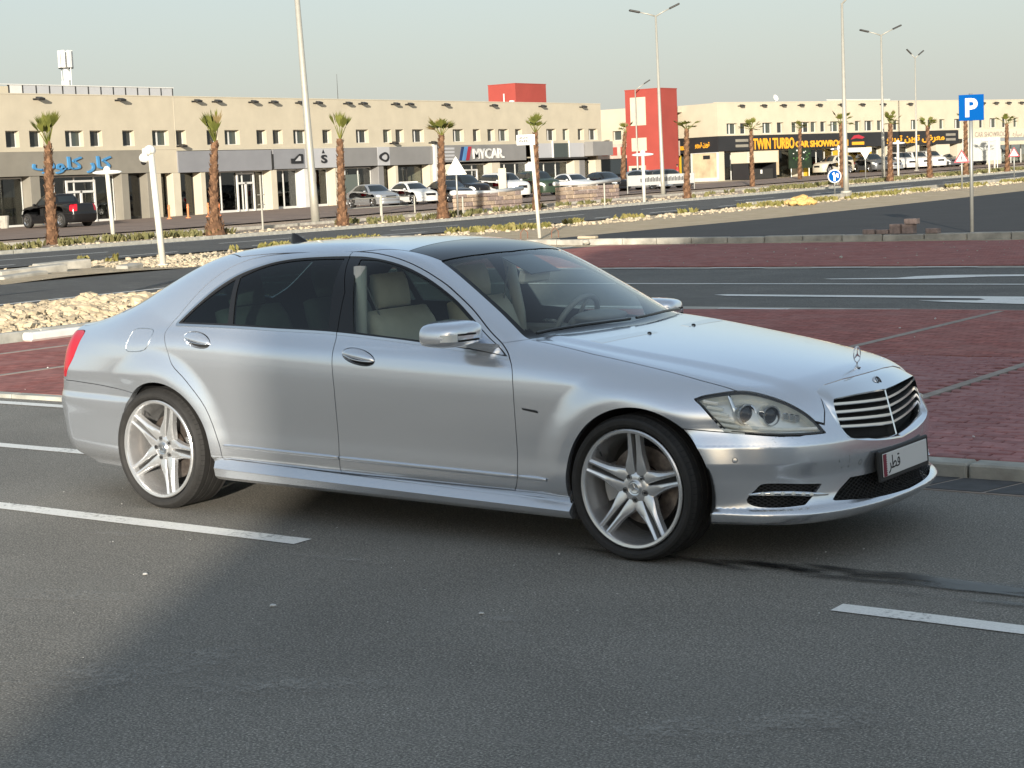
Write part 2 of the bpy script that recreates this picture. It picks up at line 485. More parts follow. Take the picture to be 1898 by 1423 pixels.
for x in (-12.2, -10.2): dv.box(x - .05, x + .05, 2.5, 11.3, .0, .034)
dv.build('divider_line', M['joint'], bpy.data.objects['red_pavement'])
# near kerb and gutter slabs
kb = thing('kerb', 'low concrete kerb edging the red paving beside the nose of the silver sedan', 'kerb')
for i in range(8):
    MB().cbox(-3.0 + i * .9 + .006, -3.0 + (i + 1) * .9 - .006, 1.68, 1.855, -.1, .082 + random.uniform(-.003, .003), .012).build('kerbstone', M['concrete'], kb)
gut = tag(bpy.data.objects.new('gutter', None), kind='structure'); COL.objects.link(gut)
for i in range(13):
    x = -.6 + i * .36
    MB().add([(x + .012, 1.30, 0), (x + .345, 1.30, 0), (x + .345 + .1, 1.66, 0), (x + .012 + .1, 1.66, 0)] + [(x + .012, 1.30, .008), (x + .345, 1.30, .008), (x + .345 + .1, 1.66, .008), (x + .012 + .1, 1.66, .008)],
             [(4, 5, 6, 7), (0, 1, 5, 4), (1, 2, 6, 5), (2, 3, 7, 6), (3, 0, 4, 7)]).build('slab', M['conc_dark'], gut)
MB().box(-.7, 4.2, 1.28, 1.67, -.02, .0045).build('bedding', M['joint'], gut)
kl = thing('kerb', 'flush concrete edging strip along the red paving behind the white line at left', 'kerb')
for i in range(10):
    MB().cbox(-13.3 + i * .93 + .006, -13.3 + (i + 1) * .93 - .006, 2.34, 2.47, -.1, .034, .008).build('kerbstone', M['concrete'], kl)
# far kerb in front of the fresh asphalt
kf = thing('kerb', 'long grey kerb between far red paving and the fresh black asphalt', 'kerb')
for i in range(34):
    h = .16 + random.uniform(-.012, .012)
    MB().cbox(-24.2 + i * 1.0 + .01, -24.2 + (i + 1) * 1.0 - .01, 29.45, 29.70, -.1, h, .02).build('kerbstone', M['conc_dirty'], kf)
def rough_ridge(name, x0, x1, y0, y1, h, mat, n=160, kind='structure'):
    V, Fs = [], []
    m = 7
    for i in range(n + 1):
        for j in range(m):
            x, y = x0 + (x1 - x0) * i / n, y0 + (y1 - y0) * j / (m - 1)
            e = math.sin(math.pi * j / (m - 1))
            V.append((x, y + .1 * mnoise.noise((x * .7, y, 3)), e * h * (.4 + .9 * abs(mnoise.noise((x * .8, y * 2, 1)))) - .01))
    for i in range(n):
        for j in range(m - 1): Fs.append((i * m + j, (i + 1) * m + j, (i + 1) * m + j + 1, i * m + j + 1))
    return tag(put(name, mesh(name, V, Fs, mat, True)), kind=kind)
rough_ridge('sand_drift', -24, 10, 28.75, 29.5, .07, M['sand'])
# gravel island at left
isl = thing('kerb', 'pale kerb of the gravel island behind the boot of the silver sedan', 'kerb')
pts = [(-13.45, 2.9 + i * .92) for i in range(9)]
for i, (x, y) in enumerate(pts):
    MB().cbox(-.14, 0, .008, .912, -.1, .15 + random.uniform(-.008, .008), .015).build('kerbstone', M['concrete'], isl, loc=(x, y, 0))
tag(MB().box(-17.6, -13.6, 2.9, 11.3, -.05, .10).build('island_base', M['sand']), kind='structure')
def rock_proto(n):
    out = []
    for k in range(n):
        bm = bmesh.new()
        bmesh.ops.create_icosphere(bm, subdivisions=1, radius=1)
        s = (random.uniform(.7, 1.3), random.uniform(.7, 1.2), random.uniform(.55, .95))
        for v in bm.verts:
            v.co *= random.uniform(.72, 1.12)
            v.co = Vector((v.co.x * s[0], v.co.y * s[1], v.co.z * s[2]))
        bm.verts.index_update()
        out.append(([v.co[:] for v in bm.verts], [tuple(v.index for v in f.verts) for f in bm.faces]))
        bm.free()
    return out
ROCKS = rock_proto(9)
def rocks(name, n, area, size, mat, zf, label=None):
    b = MB()
    for _ in range(n):
        x, y = area()
        s = size * random.lognormvariate(0, .35)
        V, Fs = random.choice(ROCKS)
        Mx = Matrix.Translation((x, y, zf(x, y) + s * .3)) @ Matrix.Rotation(random.uniform(0, 6.3), 4, 'Z') @ Matrix.Rotation(random.uniform(-.5, .5), 4, 'X') @ Matrix.Scale(s, 4)
        b.add(V, Fs, Mx)
    return tag(b.build(name, mat), kind='stuff')
M['rock'] = simple('limestone', (.53, .43, .29), .9, 0, .35, 3.5, 'pos', .5, 30)
M['rock_pale'] = simple('pale_limestone', (.50, .42, .30), .9, 0, .3, 3, 'pos', .5, 30)
def isl_z(x, y): return .08 + .15 * max(0, math.sin(math.pi * (x + 17.5) / 4.0)) + .05 * mnoise.noise((x, y, 0))
rocks('gravel', 7000, lambda: (random.uniform(-17.5, -13.62), random.uniform(3.2, 11.2)), .046, M['rock'], isl_z)
# verge stones, rubble
gx = lambda x0, x1, y0, y1: (lambda: (random.uniform(x0, x1), random.uniform(y0, y1)))
zg = lambda x, y: zt(y) - .03
rocks('gravel', 1900, gx(-31.6, -26.6, 21.8, 34), .040, M['rock_pale'], zg)
rocks('gravel', 2000, gx(-32.9, -30.4, 18, 125), .055, M['rock_pale'], zg)
rocks('gravel', 1700, gx(-47.4, -43.2, 26, 130), .055, M['rock_pale'], lambda x, y: zt(y) + .03)
# low planting strips
def m_leaf(name, a, b_):
    m, nt, b = nodes(name)
    oi = texco(nt)
    nt.links.new(ramp(nt, noise(nt, oi, 2.5, 3), [(.3, a), (.7, b_)]), b.inputs['Base Color'])
    setv(b, Roughness=.7)
    b.inputs['Specular IOR Level'].default_value = .2
    return m
M['leaf'] = m_leaf('weed_leaves', (.10, .105, .04), (.22, .20, .09))
M['leaf_y'] = m_leaf('dry_weed_leaves', (.15, .15, .04), (.31, .26, .10))
def plants(name, n, area, h, mat, zf):
    V, Fs = [], []
    for _ in range(n):
        x, y = area()
        z = zf(x, y)
        for k in range(random.randint(7, 12)):
            a, l = random.uniform(0, 6.283), h * random.uniform(.5, 1.25)
            o = random.uniform(.15, .9) * l
            w = random.uniform(.04, .08)
            c, s = math.cos(a), math.sin(a)
            px, py = x + random.uniform(-.15, .15), y + random.uniform(-.15, .15)
            i = len(V)
            V += [(px - s * w, py + c * w, z), (px + s * w, py - c * w, z), (px + c * o * .6 + s * w, py + s * o * .6 - c * w, z + l * .7), (px + c * o, py + s * o, z + l), (px + c * o * .6 - s * w, py + s * o * .6 + c * w, z + l * .7)]
            Fs.append((i, i + 1, i + 2, i + 3, i + 4))
    return tag(put(name, mesh(name, V, Fs, mat)), kind='stuff')
def clumped(x0, x1, y0, y1, th=.05, sc=.25):
    def f():
        while True:
            x, y = random.uniform(x0, x1), random.uniform(y0, y1)
            if mnoise.noise((x * .4, y * sc, 5)) > th: return x, y
    return f
plants('ground_plants', 420, clumped(-33.0, -31.2, 22, 120, .05), .19, M['leaf_y'], zg)
plants('ground_plants', 560, clumped(-47.8, -44.8, 26, 135, .0, .12), .24, M['leaf'], lambda x, y: zt(y) + .03)
# raised planting kerbs along the main road
def kerb_run(label, x0, x1, y0, y1, h, n, mat='conc_dirty'):
    k = thing('kerb', label, 'kerb')
    L = (y1 - y0) / n
    for i in range(n):
        ya, yb = y0 + i * L, y0 + (i + 1) * L
        a = min(n * .5, 5)
        MB().add([(x0, ya + .02, zt(ya) - .1), (x1, ya + .02, zt(ya) - .1), (x1, yb - .02, zt(yb) - .1), (x0, yb - .02, zt(yb) - .1),
                  (x0, ya + .02, zt(ya) + h), (x1, ya + .02, zt(ya) + h), (x1, yb - .02, zt(yb) + h), (x0, yb - .02, zt(yb) + h)],
                 [(3, 2, 1, 0), (4, 5, 6, 7), (0, 1, 5, 4), (1, 2, 6, 5), (2, 3, 7, 6), (3, 0, 4, 7)]).build('kerbstone', M[mat], k)
    return k
kerb_run('light kerb along the far edge of the main road below the palms', -42.7, -42.4, 20, 140, .12, 40, 'concrete')
kerb_run('dark kerb behind the planting strip in front of the shops', -49.6, -49.3, 20, 125, .16, 36)
kerb_run('sand coloured kerb on the near side of the main road beyond the round blue sign', -33.15, -32.8, 62, 160, .17, 30)
# broken kerb slabs left of the white camera pole
for (x, y, rz, L, h, lab) in ((-28.6, 18.6, .55, 1.9, .22, 'long grey concrete slab leaning at the left edge of the rubble'), (-27.7, 17.6, .75, 1.5, .14, 'flat broken slab nearest the side road in the rubble'),
                         (-29.9, 20.6, .45, 1.5, .24, 'upright concrete kerb piece at the back of the rubble'), (-27.8, 20.9, .9, .8, .14, 'short tilted kerb fragment lying right of the rubble near the white camera pole')):
    t = MB().cbox(-L / 2, L / 2, -.16, .16, 0, h, .025)
    tag(t.build('concrete_slab', M['conc_dirty'], loc=(x, y, -.03), rot=(.06, -.03, rz + 1.0)), lab, 'slab', 'broken kerb slabs by the side road')
rough_ridge('sand_drift', -30.5, -26.0, 15.5, 21.5, .12, M['sand'], 30)
tag(MB().cbox(-.09, .09, -.45, .45, 0, .11, .025).build('wheel_stop', simple('white_painted_concrete', (.72, .70, .66), .8, 0, .1, 8, 'obj'), loc=(-13.22, 6.62, .03), rot=(0, 0, 0)), 'white painted concrete bar lying in front of the gravel island kerb', 'wheel stop')
# tyre marks and damp patches (thin films lying on the asphalt)
def m_film(name, col, rough, lo, hi, amt, sc=(1, 1)):
    m = bpy.data.materials.new(name); m.use_nodes = True
    nt = m.node_tree; b = nt.nodes['Principled BSDF']
    setv(b, Base_Color=c4(col), Roughness=rough)
    tc = nt.nodes.new('ShaderNodeTexCoord').outputs['UV']
    sp = nt.nodes.new('ShaderNodeSeparateXYZ'); nt.links.new(tc, sp.inputs[0])
    ed = mth(nt, 'MULTIPLY', mth(nt, 'MULTIPLY', sp.outputs[0], mth(nt, 'SUBTRACT', 1, sp.outputs[0])), mth(nt, 'MULTIPLY', sp.outputs[1], mth(nt, 'SUBTRACT', 1, sp.outputs[1])))
    vm = nt.nodes.new('ShaderNodeVectorMath'); vm.operation = 'MULTIPLY'; nt.links.new(texco(nt), vm.inputs[0]); vm.inputs[1].default_value = (*sc, 1)
    n = noise(nt, vm.outputs[0], 3.2, 7, .65, .6)
    if rough > .9: n = mth(nt, 'MULTIPLY', n, ramp(nt, noise(nt, texco(nt), 60, 3, .7), [(.38, .55), (.62, 1.15)]))
    v = mth(nt, 'MULTIPLY', mth(nt, 'POWER', mth(nt, 'MULTIPLY', ed, 16), .5), n)
    a = mth(nt, 'MULTIPLY', ramp(nt, v, [(lo, 0), (hi, 1)]), amt)
    nt.links.new(a, b.inputs['Alpha'])
    return m
def film(name, cx, cy, L, Wd, rz, mat, z=.006):
    me = mesh(name, [(-L / 2, -Wd / 2, 0), (L / 2, -Wd / 2, 0), (L / 2, Wd / 2, 0), (-L / 2, Wd / 2, 0)], [(0, 1, 2, 3)], mat)
    uv = me.uv_layers.new(name='UVMap')
    for i, c in enumerate(((0, 0), (1, 0), (1, 1), (0, 1))): uv.data[i].uv = c
    return tag(put(name, me, loc=(cx, cy, z), rot=(0, 0, rz)), kind='structure')
fw = m_film('damp_film', (.018, .018, .019), .38, .36, .50, .80, (.5, 2.6))
ff = m_film('tyre_film', (.022, .022, .022), .6, .30, .46, .65, (.3, 4))
fd = m_film('dust_film', (.44, .42, .38), .95, .30, .62, .50, (1.2, 1.5))
film('damp_patch', 1.25, -.73, 2.6, .34, .06, fw, .008)
film('damp_patch', .45, -.78, 2.6, .13, .05, fw, .010)
film('damp_patch', 1.7, -.92, 1.5, .16, .03, fw, .009)
film('skid_mark', -21.8, 16.6, 7.4, .34, 2.13, ff)
film('skid_mark', -22.6, 12.4, 6.0, .3, 1.7, ff)
for (x, y, L, Wd, r) in ((-2.8, -1.55, .7, .14, .1), (-.7, -3.3, 1.5, .5, 1.0), (.12, -2.05, .3, .16, .3), (.10, -2.5, .4, .12, .4), (-1.3, -1.5, .9, .1, 0.05), (-.1, -3.2, 1.2, .3, .5), (1.6, -2.8, 1.4, .3, .7), (-1.9, -2.6, .8, .3, .3), (2.2, -4.0, 1.0, .3, .2)):
    film('dust_patch', x, y, L, Wd, r, fd, .0075)
# loose grit and litter
M['grit'] = simple('pale_grit', (.62, .61, .58), .8, 0, .2, 20, 'pos')
rocks('grit', 300, lambda: (random.uniform(-5, 3.6), random.uniform(-5.2, 1.2)), .0026, M['grit'], lambda x, y: 0)
rocks('grit', 110, lambda: (random.uniform(-13, 1.5), random.uniform(2.6, 11)), .007, M['grit'], lambda x, y: .035 if x < -4 else .085)
rocks('grit', 160, lambda: (random.uniform(-18, 0), random.uniform(20.6, 28.6)), .014, M['conc_dirty'], lambda x, y: .02)
for (x, y, s, lab) in ((-.95, -2.33, .018, 'small white paper scrap on the asphalt left of the front wheel'), (-.05, -2.03, .014, 'tiny white chip on the asphalt below the front wheel'), (-1.95, -2.15, .014, 'tiny white chip on the asphalt below the rear wheel')):
    V, Fs = ROCKS[3]
    tag(put('litter', mesh('litter', [(a * s * 1.4, b * s, c * s * .5) for a, b, c in V], Fs, M['grit']), loc=(x, y, .006)), lab, 'litter', 'white scraps on the asphalt')
V, Fs = ROCKS[5]
tag(put('rubble_stone', mesh('rubble_stone', [(a * .12, b * .1, c * .13) for a, b, c in V], Fs, M['conc_dirty']), loc=(-20.1, 29.2, .1), rot=(0, .3, .6)), 'grey rubble stone tipped against the far kerb right of the sedan roof', 'stone')
tag(MB().cbox(-.26, .26, -.1, .1, 0, .07, .02).build('litter', M['rock_pale'], loc=(-20.3, 29.58, .165), rot=(0, 0, .1)), 'pale flat scrap lying on the far kerb right of the sedan roof', 'litter')
# blocks on the far kerb
M['block'] = simple('pinkish_block', (.30, .23, .20), .9, 0, .3, 9, 'obj', .5, 60)
bl = [(-12.55, 0, .28, .11, 'leftmost low block of the row on the far kerb'), (-12.22, 0, .28, .10, 'second low block from the left on the far kerb'), (-11.90, 0, .26, .22, 'squarish middle block of the pile on the far kerb'), (-11.60, 0, .28, .21, 'squarish block under the topmost block on the far kerb'), (-11.52, .215, .30, .12, 'topmost block crowning the small pile on the far kerb'), (-11.02, 0, .29, .11, 'single block apart at the right of the pile on the far kerb')]
for x, z, w, h, lab in bl:
    tag(MB().cbox(-w / 2, w / 2, -.1, .1, 0, h, .008).build('block', M['block'], loc=(x, 29.57 + random.uniform(-.02, .02), .165 + z), rot=(0, 0, random.uniform(-.08, .08))), lab, 'block', 'blocks piled on the far kerb')
# orange rock heap on the near side of the main road
b = MB()
for _ in range(70):
    V, Fs = random.choice(ROCKS); s = random.uniform(.1, .22)
    a, r = random.uniform(0, 6.3), random.uniform(0, .8)
    b.add(V, Fs, Matrix.Translation((math.cos(a) * r * .7, math.sin(a) * r, .28 * (1 - r / .9) + .05)) @ Matrix.Rotation(a * 3, 4, 'Z') @ Matrix.Scale(s, 4))
tag(b.build('rock_heap', simple('ochre_rock', (.62, .42, .16), .9, 0, .3, 3, 'obj', .5, 30), loc=(-30.4, 62.0, .1)), 'heap of ochre rubble at the kerb below the round blue sign', 'rock heap')
# ------------------------------------------------------------------ building materials
M['cream'] = simple('cream_render', (.535, .475, .36), .92, 0, .06, .8, 'pos', .25, 30)
M['cream_l'] = simple('cream_reveal', (.57, .515, .40), .92, 0, .05, 1.2, 'pos')
M['greywall'] = simple('grey_brown_cladding', (.245, .225, .185), .85, 0, .08, 1.0, 'pos')
M['band'] = simple('grey_cladding', (.265, .258, .25), .5, .15, .07, .7, 'pos')
M['band_blue'] = simple('blue_grey_cladding', (.30, .30, .315), .42, .2, .07, .7, 'pos')
M['band_w'] = simple('pale_sign_panel', (.46, .46, .47), .5, 0, .04, 1, 'pos')
M['black'] = simple('black_cladding', (.022, .022, .024), .5, 0, .1, 1, 'pos')
M['frame_w'] = simple('white_frame', (.66, .65, .62), .5, 0, .05, 2, 'pos')
M['pane'] = simple('dark_pane', (.028, .036, .042), .10, 0, 0)
M['pane_g'] = simple('greenish_pane', (.060, .075, .070), .10, 0, 0)
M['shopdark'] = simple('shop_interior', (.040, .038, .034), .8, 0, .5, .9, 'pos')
M['shopglass'] = glass('shop_glass', (.70, .72, .70))
M['floor_in'] = simple('shop_floor', (.30, .28, .25), .35, 0, .1, 1, 'pos')
M['redwall'] = simple('red_render', (.34, .058, .044), .9, 0, .07, .7, 'pos', .2, 30)
M['yellow'] = simple('yellow_panel', (.62, .40, .03), .6, 0, .08, 1, 'pos')
M['white'] = simple('white_paint', (.74, .73, .70), .55, 0, .04, 2, 'pos')
M['bluesign'] = simple('blue_letter', (.075, .26, .50), .45, 0, 0)
M['orange'] = simple('orange_letter', (.85, .40, .03), .5, 0, 0)
M['redstripe'] = simple('red_stripe', (.42, .03, .05), .5, 0, 0)
M['bluestripe'] = simple('blue_stripe', (.11, .29, .55), .5, 0, 0)
M['navy'] = simple('navy_stripe', (.02, .04, .12), .5, 0, 0)
M['darkmetal'] = simple('dark_metal', (.05, .048, .045), .5, .4, .1, 3, 'obj')
def arabic(*codes): return ''.join(chr(c) for c in codes)
# ---------------------------------------------------------------- left showroom block (facade on x = -80, faces the road)
XF = -80.0
BL = thing('showroom_building', 'long cream two storey showroom block with small upper windows behind the palm row at left', 'building', (0, 0, 0))
Y0, Y1, ZT = 34.0, 122.9, 7.9
WZ0, WZ1 = 4.78, 5.76
def facade_wall(name, openings, y0, y1, z0, z1, wz0, wz1, x0, x1, mat, parent, Mx=None):
    b = MB()
    b.box(x0, x1, y0, y1, z0, wz0, Mx)
    b.box(x0, x1, y0, y1, wz1, z1, Mx)
    e = y0
    for a, c in openings:
        b.box(x0, x1, e, a, wz0, wz1, Mx); e = c
    b.box(x0, x1, e, y1, wz0, wz1, Mx)
    return b.build(name, mat, parent)
def window(parent, ya, yb, z0, z1, x, double, Mx=None, mat='pane', depth=.02):
    fr_, pn = MB(), MB()
    t = .045
    for q in ((ya, yb, z0, z0 + t), (ya, yb, z1 - t, z1), (ya, ya + t, z0 + t, z1 - t), (yb - t, yb, z0 + t, z1 - t)): fr_.box(x, x + .05, *q, Mx)
    if double: fr_.box(x, x + .055, (ya + yb) / 2 - .10, (ya + yb) / 2 + .04, z0 + t, z1 - t, Mx)
    w = fr_.build('window', M['frame_w'], parent)
    pn.box(x + .012, x + .024, ya + t, yb - t, z0 + t, z1 - t, Mx)
    pn.build('pane', M[mat], w)
    return w
WL = [(58.55, 0), (60.28, 0), (62.97, 1), (64.9, 0), (67.52, 0), (70.01, 1), (71.97, 0), (74.82, 0), (76.47, 1), (79.51, 0), (81.11, 0), (83.18, 1), (86.22, 0), (89.87, 1), (92.95, 0), (94.4, 0), (96.4, 1), (101.45, 1), (104.06, 0), (106.01, 0), (107.49, 1), (109.83, 0), (114.37, 1), (116.81, 0), (119.15, 0), (120.86, 1)]
ops = [(y, y + (1.42 if d else .98)) for y, d in [(44.5, 0), (48.0, 1), (52.5, 0), (55.4, 1)] + WL]
dbl = [0, 1, 0, 1] + [d for _, d in WL]
facade_wall('wall', ops, Y0, Y1, 4.52, ZT, WZ0, WZ1, XF - .42, XF, M['cream'], BL)
for k, ((a, c), d) in enumerate(zip(ops, dbl)): window(BL, a, c, WZ0, WZ1, XF - .40, d, None, 'pane' if k % 3 else 'pane_g')
b = MB()
b.box(XF - 14, XF - .43, Y0, Y1, 7.3, 7.45); b.box(XF - 14, XF - .43, Y0, Y0 + .3, 0, 7.29); b.box(XF - 14, XF - .43, Y1 - .3, Y1, 3.05, 7.29); b.box(XF - 14.3, XF - 14.01, Y0, Y1, 0, ZT)
b.box(XF - .46, XF + .03, Y0 - .02, Y1 + .02, ZT + .002, ZT + .06)
b.build('roof', M['cream_l'], BL)
MB().box(XF - .02, XF + .012, 72.0, 72.06, 4.52, ZT - .01).build('downpipe', M['cream_l'], BL)
# fascia bands
bands = [(Y0, 69.92, 3.08, 4.51, 'greywall', .06), (69.92, 72.02, 3.02, 4.51, 'cream', .0), (72.02, 80.73, 3.02, 4.40, 'band_blue', .10), (80.95, 84.15, 3.06, 4.42, 'band_blue', .10), (84.18, 87.73, 3.06, 4.43, 'band_w', .12), (87.97, 92.05, 3.1, 4.44, 'band', .10), (92.07, 93.45, 3.1, 4.46, 'band_w', .13), (93.47, 98.70, 3.1, 4.46, 'band', .10), (99.06, 111.13, 3.2, 4.52, 'band', .10), (120.09, 123.3, 3.4, 4.62, 'band', .9)]
fas = {}
for i, (a, c, z0, z1, mt, pr) in enumerate(bands): fas[i] = MB().box(XF - 1.2, XF + pr, a, c, z0, z1).build('fascia', M[mt], BL)
b = MB(); b.box(XF - .42, XF - .0, 72.03, 123.3, 4.44, 4.515); b.build('string_course', M['cream_l'], BL)
MB().box(XF - .4, XF + .12, 80.74, 80.94, 3.1, 4.1).build('fascia', M['darkmetal'], BL)
MB().box(XF - .4, XF + .25, 98.72, 99.04, .3, 4.6).build('column', M['frame_w'], BL)
# canopy with mirror panels between the posts
for i, (a, c) in enumerate(((112.31, 115.1), (115.2, 117.6), (117.7, 120.0))): MB().box(XF - .05, XF + .02, a, c, 3.35, 4.55).build('canopy_panel', M['pane_g'] if i % 2 else M['band_w'], BL)
for a in (112.2, 115.1, 117.6): MB().box(XF - .1, XF + .12, a, a + .1, 3.2, 4.75).build('canopy_post', M['frame_w'], BL)
MB().box(XF - .3, XF + .35, 112.3, 120.0, 3.2, 3.33).build('canopy_beam', M['darkmetal'], BL)
# columns and recessed side walls
def gz(y): return zt(y) - .1
cols = [(60.52 - .42, 60.52 + .3, 'greywall'), (67.2, 67.79, 'greywall'), (69.35, 69.99, 'greywall'), (69.99, 70.55, 'cream'), (71.56, 72.23, 'cream_l'), (74.04, 74.48, 'cream_l'), (80.7, 81.3, 'cream_l'), (84.05, 84.8, 'frame_w'), (87.3, 87.75, 'cream_l'), (92.2, 92.82, 'band'), (94.15, 94.5, 'cream_l'), (98.3, 98.72, 'cream_l'), (100.9, 101.3, 'cream_l'), (106.4, 107.55, 'cream_l'), (112.2, 113.0, 'frame_w'), (118.4, 119.2, 'cream_l'), (119.25, 120.1, 'band'), (121.75, 122.7, 'cream_l'), (52.0, 52.6, 'greywall'), (44, 44.6, 'greywall'), (Y0, Y0 + .6, 'greywall')]
for a, c, mt in cols:
    ztop = 3.07 if a < 69.9 else (3.01 if a < 81 else 3.05)
    MB().cbox(XF - .85, XF, a, c, gz(a), ztop, .02).build('column', M[mt], BL)
# shop glazing set back 1.5 m behind the columns
bays = [(44.65, 51.95, 'greywall', 3), (52.65, 60.05, 'greywall', 4), (60.85, 67.15, 'greywall', 4), (67.8, 69.34, 'redish', 1), (70.56, 71.55, 'dark', 1), (72.24, 74.0, 'dark', 1), (74.5, 80.65, 'dark', 3), (81.35, 84.0, 'dark', 2), (84.85, 87.25, 'dark', 2), (87.8, 92.15, 'dark', 3), (92.85, 94.1, 'dark', 1), (94.55, 98.25, 'pale', 2), (99.1, 100.85, 'pale', 1), (101.35, 106.35, 'dark', 3), (107.6, 112.15, 'dark', 3), (113.05, 118.35, 'dark', 3), (120.15, 121.7, 'dark', 1)]
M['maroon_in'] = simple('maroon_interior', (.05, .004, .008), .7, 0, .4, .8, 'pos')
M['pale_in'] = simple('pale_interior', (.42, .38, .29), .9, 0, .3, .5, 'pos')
for a, c, kind, n in bays:
    w = (c - a) / n
    f, p = MB(), MB()
    z0, z1 = zt(a) + .08, 3.04
    x = XF - .80
    f.box(x, x + .08, a, c, z0 - .2, z0 + .12); f.box(x, x + .08, a, c, z1 - .10, z1 - .01)
    for k in range(n + 1):
        yy = a + w * k
        f.box(x, x + .085, max(a, yy - .04), min(c, yy + .04), z0 + .12, z1 - .10)
    sw = f.build('shop_window', M['frame_w'] if kind in ('greywall', 'dark') and n > 1 else M['darkmetal'], BL)
    p.box(x + .03, x + .04, a + .04, c - .04, z0 + .121, z1 - .101)
    p.build('pane', M['shopglass'], sw)
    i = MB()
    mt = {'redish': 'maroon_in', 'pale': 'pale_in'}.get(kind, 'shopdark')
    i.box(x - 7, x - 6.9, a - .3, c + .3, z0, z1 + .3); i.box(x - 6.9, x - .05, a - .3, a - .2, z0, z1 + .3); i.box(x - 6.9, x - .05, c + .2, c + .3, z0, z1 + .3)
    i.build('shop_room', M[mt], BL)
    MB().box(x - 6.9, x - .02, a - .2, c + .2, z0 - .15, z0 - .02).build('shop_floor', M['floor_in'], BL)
MB().box(XF - 9, XF - .44, Y0 + .3, Y1 - .3, 3.36, 3.46).build('upper_floor', M['cream_l'], BL)
# entrance frames seen through the palms
for (a, c, z1, mt) in ((63.3, 65.6, 2.75, 'frame_w'), (78.0, 79.7, 2.9, 'frame_w'), (102.9, 105.3, 2.6, 'frame_w')):
    f = MB(); x = XF - .72
    z0 = zt(a) + .05
    for q in ((a, a + .12, z0, z1), (c - .12, c, z0, z1), ((a + c) / 2 - .07, (a + c) / 2 + .07, z0, z1 - .65), (a + .12, c - .12, z1 - .12, z1), (a + .12, c - .12, z1 - .78, z1 - .64)): f.box(x, x + .1, *q)
    f.build('entrance_frame', M[mt], BL)
# lettering on the fascias
def sign(txt, y, z, h, mat, parent, depth=.05, bold=0, w=None, x=XF + .17, name='sign_lettering', back=None, shear=None):
    me = text_mesh(txt, h, depth, mat, bold)
    xs = [v.co.x for v in me.vertices]
    lo, hi_ = min(xs), max(xs)
    sx = (w / (hi_ - lo)) if w else 1
    for v in me.vertices: v.co.x = (v.co.x - lo) * sx
    return put(name, me, parent, M=Matrix.Translation((x, y, z)) @ FACE_X)
AR_CLUB = '\uFE8F\uFEEE\uFEE0\uFEDB \uFEAD\uFE8E\uFEDB'
sign(AR_CLUB, 60.25, 3.42, 1.05, M['bluesign'], fas[0], .06, .012, 6.1, XF + .12)
sgs = MB()
sg_ = lambda pts, z0=0, z1=.05: pts
b = MB(); b.prism([(82.62, 3.42), (83.85, 3.42), (83.85, 4.05), (83.5, 4.08), (82.95, 3.75), (82.62, 3.76)], XF + .16, XF + .2, Matrix(((0, 0, 1, 0), (1, 0, 0, 0), (0, 1, 0, 0), (0, 0, 0, 1))))
b.build('sign_logo', M['black'], fas[3])
b = MB(); b.prism([(83.0, 3.58), (83.6, 3.58), (83.6, 3.9), (83.45, 3.92)], XF + .201, XF + .21, FACE_X); b.build('sign_logo', M['band_w'], fas[3])
sign('S', 85.75, 3.42, .78, M['black'], fas[4], .03, .02, .62, XF + .18)
b = MB(); b.prism([(85.9, 4.08), (86.2, 4.08), (86.05, 4.36)], XF + .125, XF + .15, FACE_X); b.build('sign_logo', M['black'], fas[4])
def ringlogo(y, z, r, parent):
    b = MB(); n = 26; V = []
    out = []
    for s in (1.0, .62):
        for k in range(n):
            a = 2 * math.pi * k / n
            rr = r * s * (1 + .55 * max(0, math.cos(a - math.pi)) ** 6)
            out.append((y + rr * math.cos(a) * 1.25, z + rr * math.sin(a)))
    V = [(XF + .16, p[0], p[1]) for p in out] + [(XF + .2, p[0], p[1]) for p in out]
    Fs = []
    for k in range(n):
        k2 = (k + 1) % n
        Fs += [(2 * n + k, 2 * n + k2, 3 * n + k2, 3 * n + k), (k, k2, 2 * n + k2, 2 * n + k), (n + k2, n + k, 3 * n + k, 3 * n + k2)]
    b.add(V, Fs); b.build('sign_logo', M['black'], parent)
ringlogo(92.85, 3.72, .36, fas[6])
for i, (a, m_) in enumerate(((101.95, 'navy'), (102.3, 'bluestripe'), (102.85, 'redstripe'))):
    wd = (.35, .5, .42)[i]
    b = MB(); b.prism([(a, 3.30), (a + wd, 3.30), (a + wd + .38, 4.38), (a + .38, 4.38)], XF + .102, XF + .13, FACE_X); b.build('sign_stripe', M[m_], fas[8])
sign('MYCAR.', 103.75, 3.42, 1.12, M['white'], fas[8], .05, .02, 4.2, XF + .17)
for i in range(4): MB().box(XF + .101, XF + .125, 99.9, 101.4, 3.36 + i * .27, 3.52 + i * .27).build('sign_line', M['band_w'], fas[8])
# printed column
for i in range(9):
    b = MB(); z = 1.0 + i * .38; y = 112.3 + (i % 3) * .16
    b.prism([(y, z), (y + .14, z - .04), (y + .22, z + .16), (y + .1, z + .26), (y + .04, z + .14)], XF + .002, XF + .012, FACE_X)
    b.build('column_print', M['black'], BL)
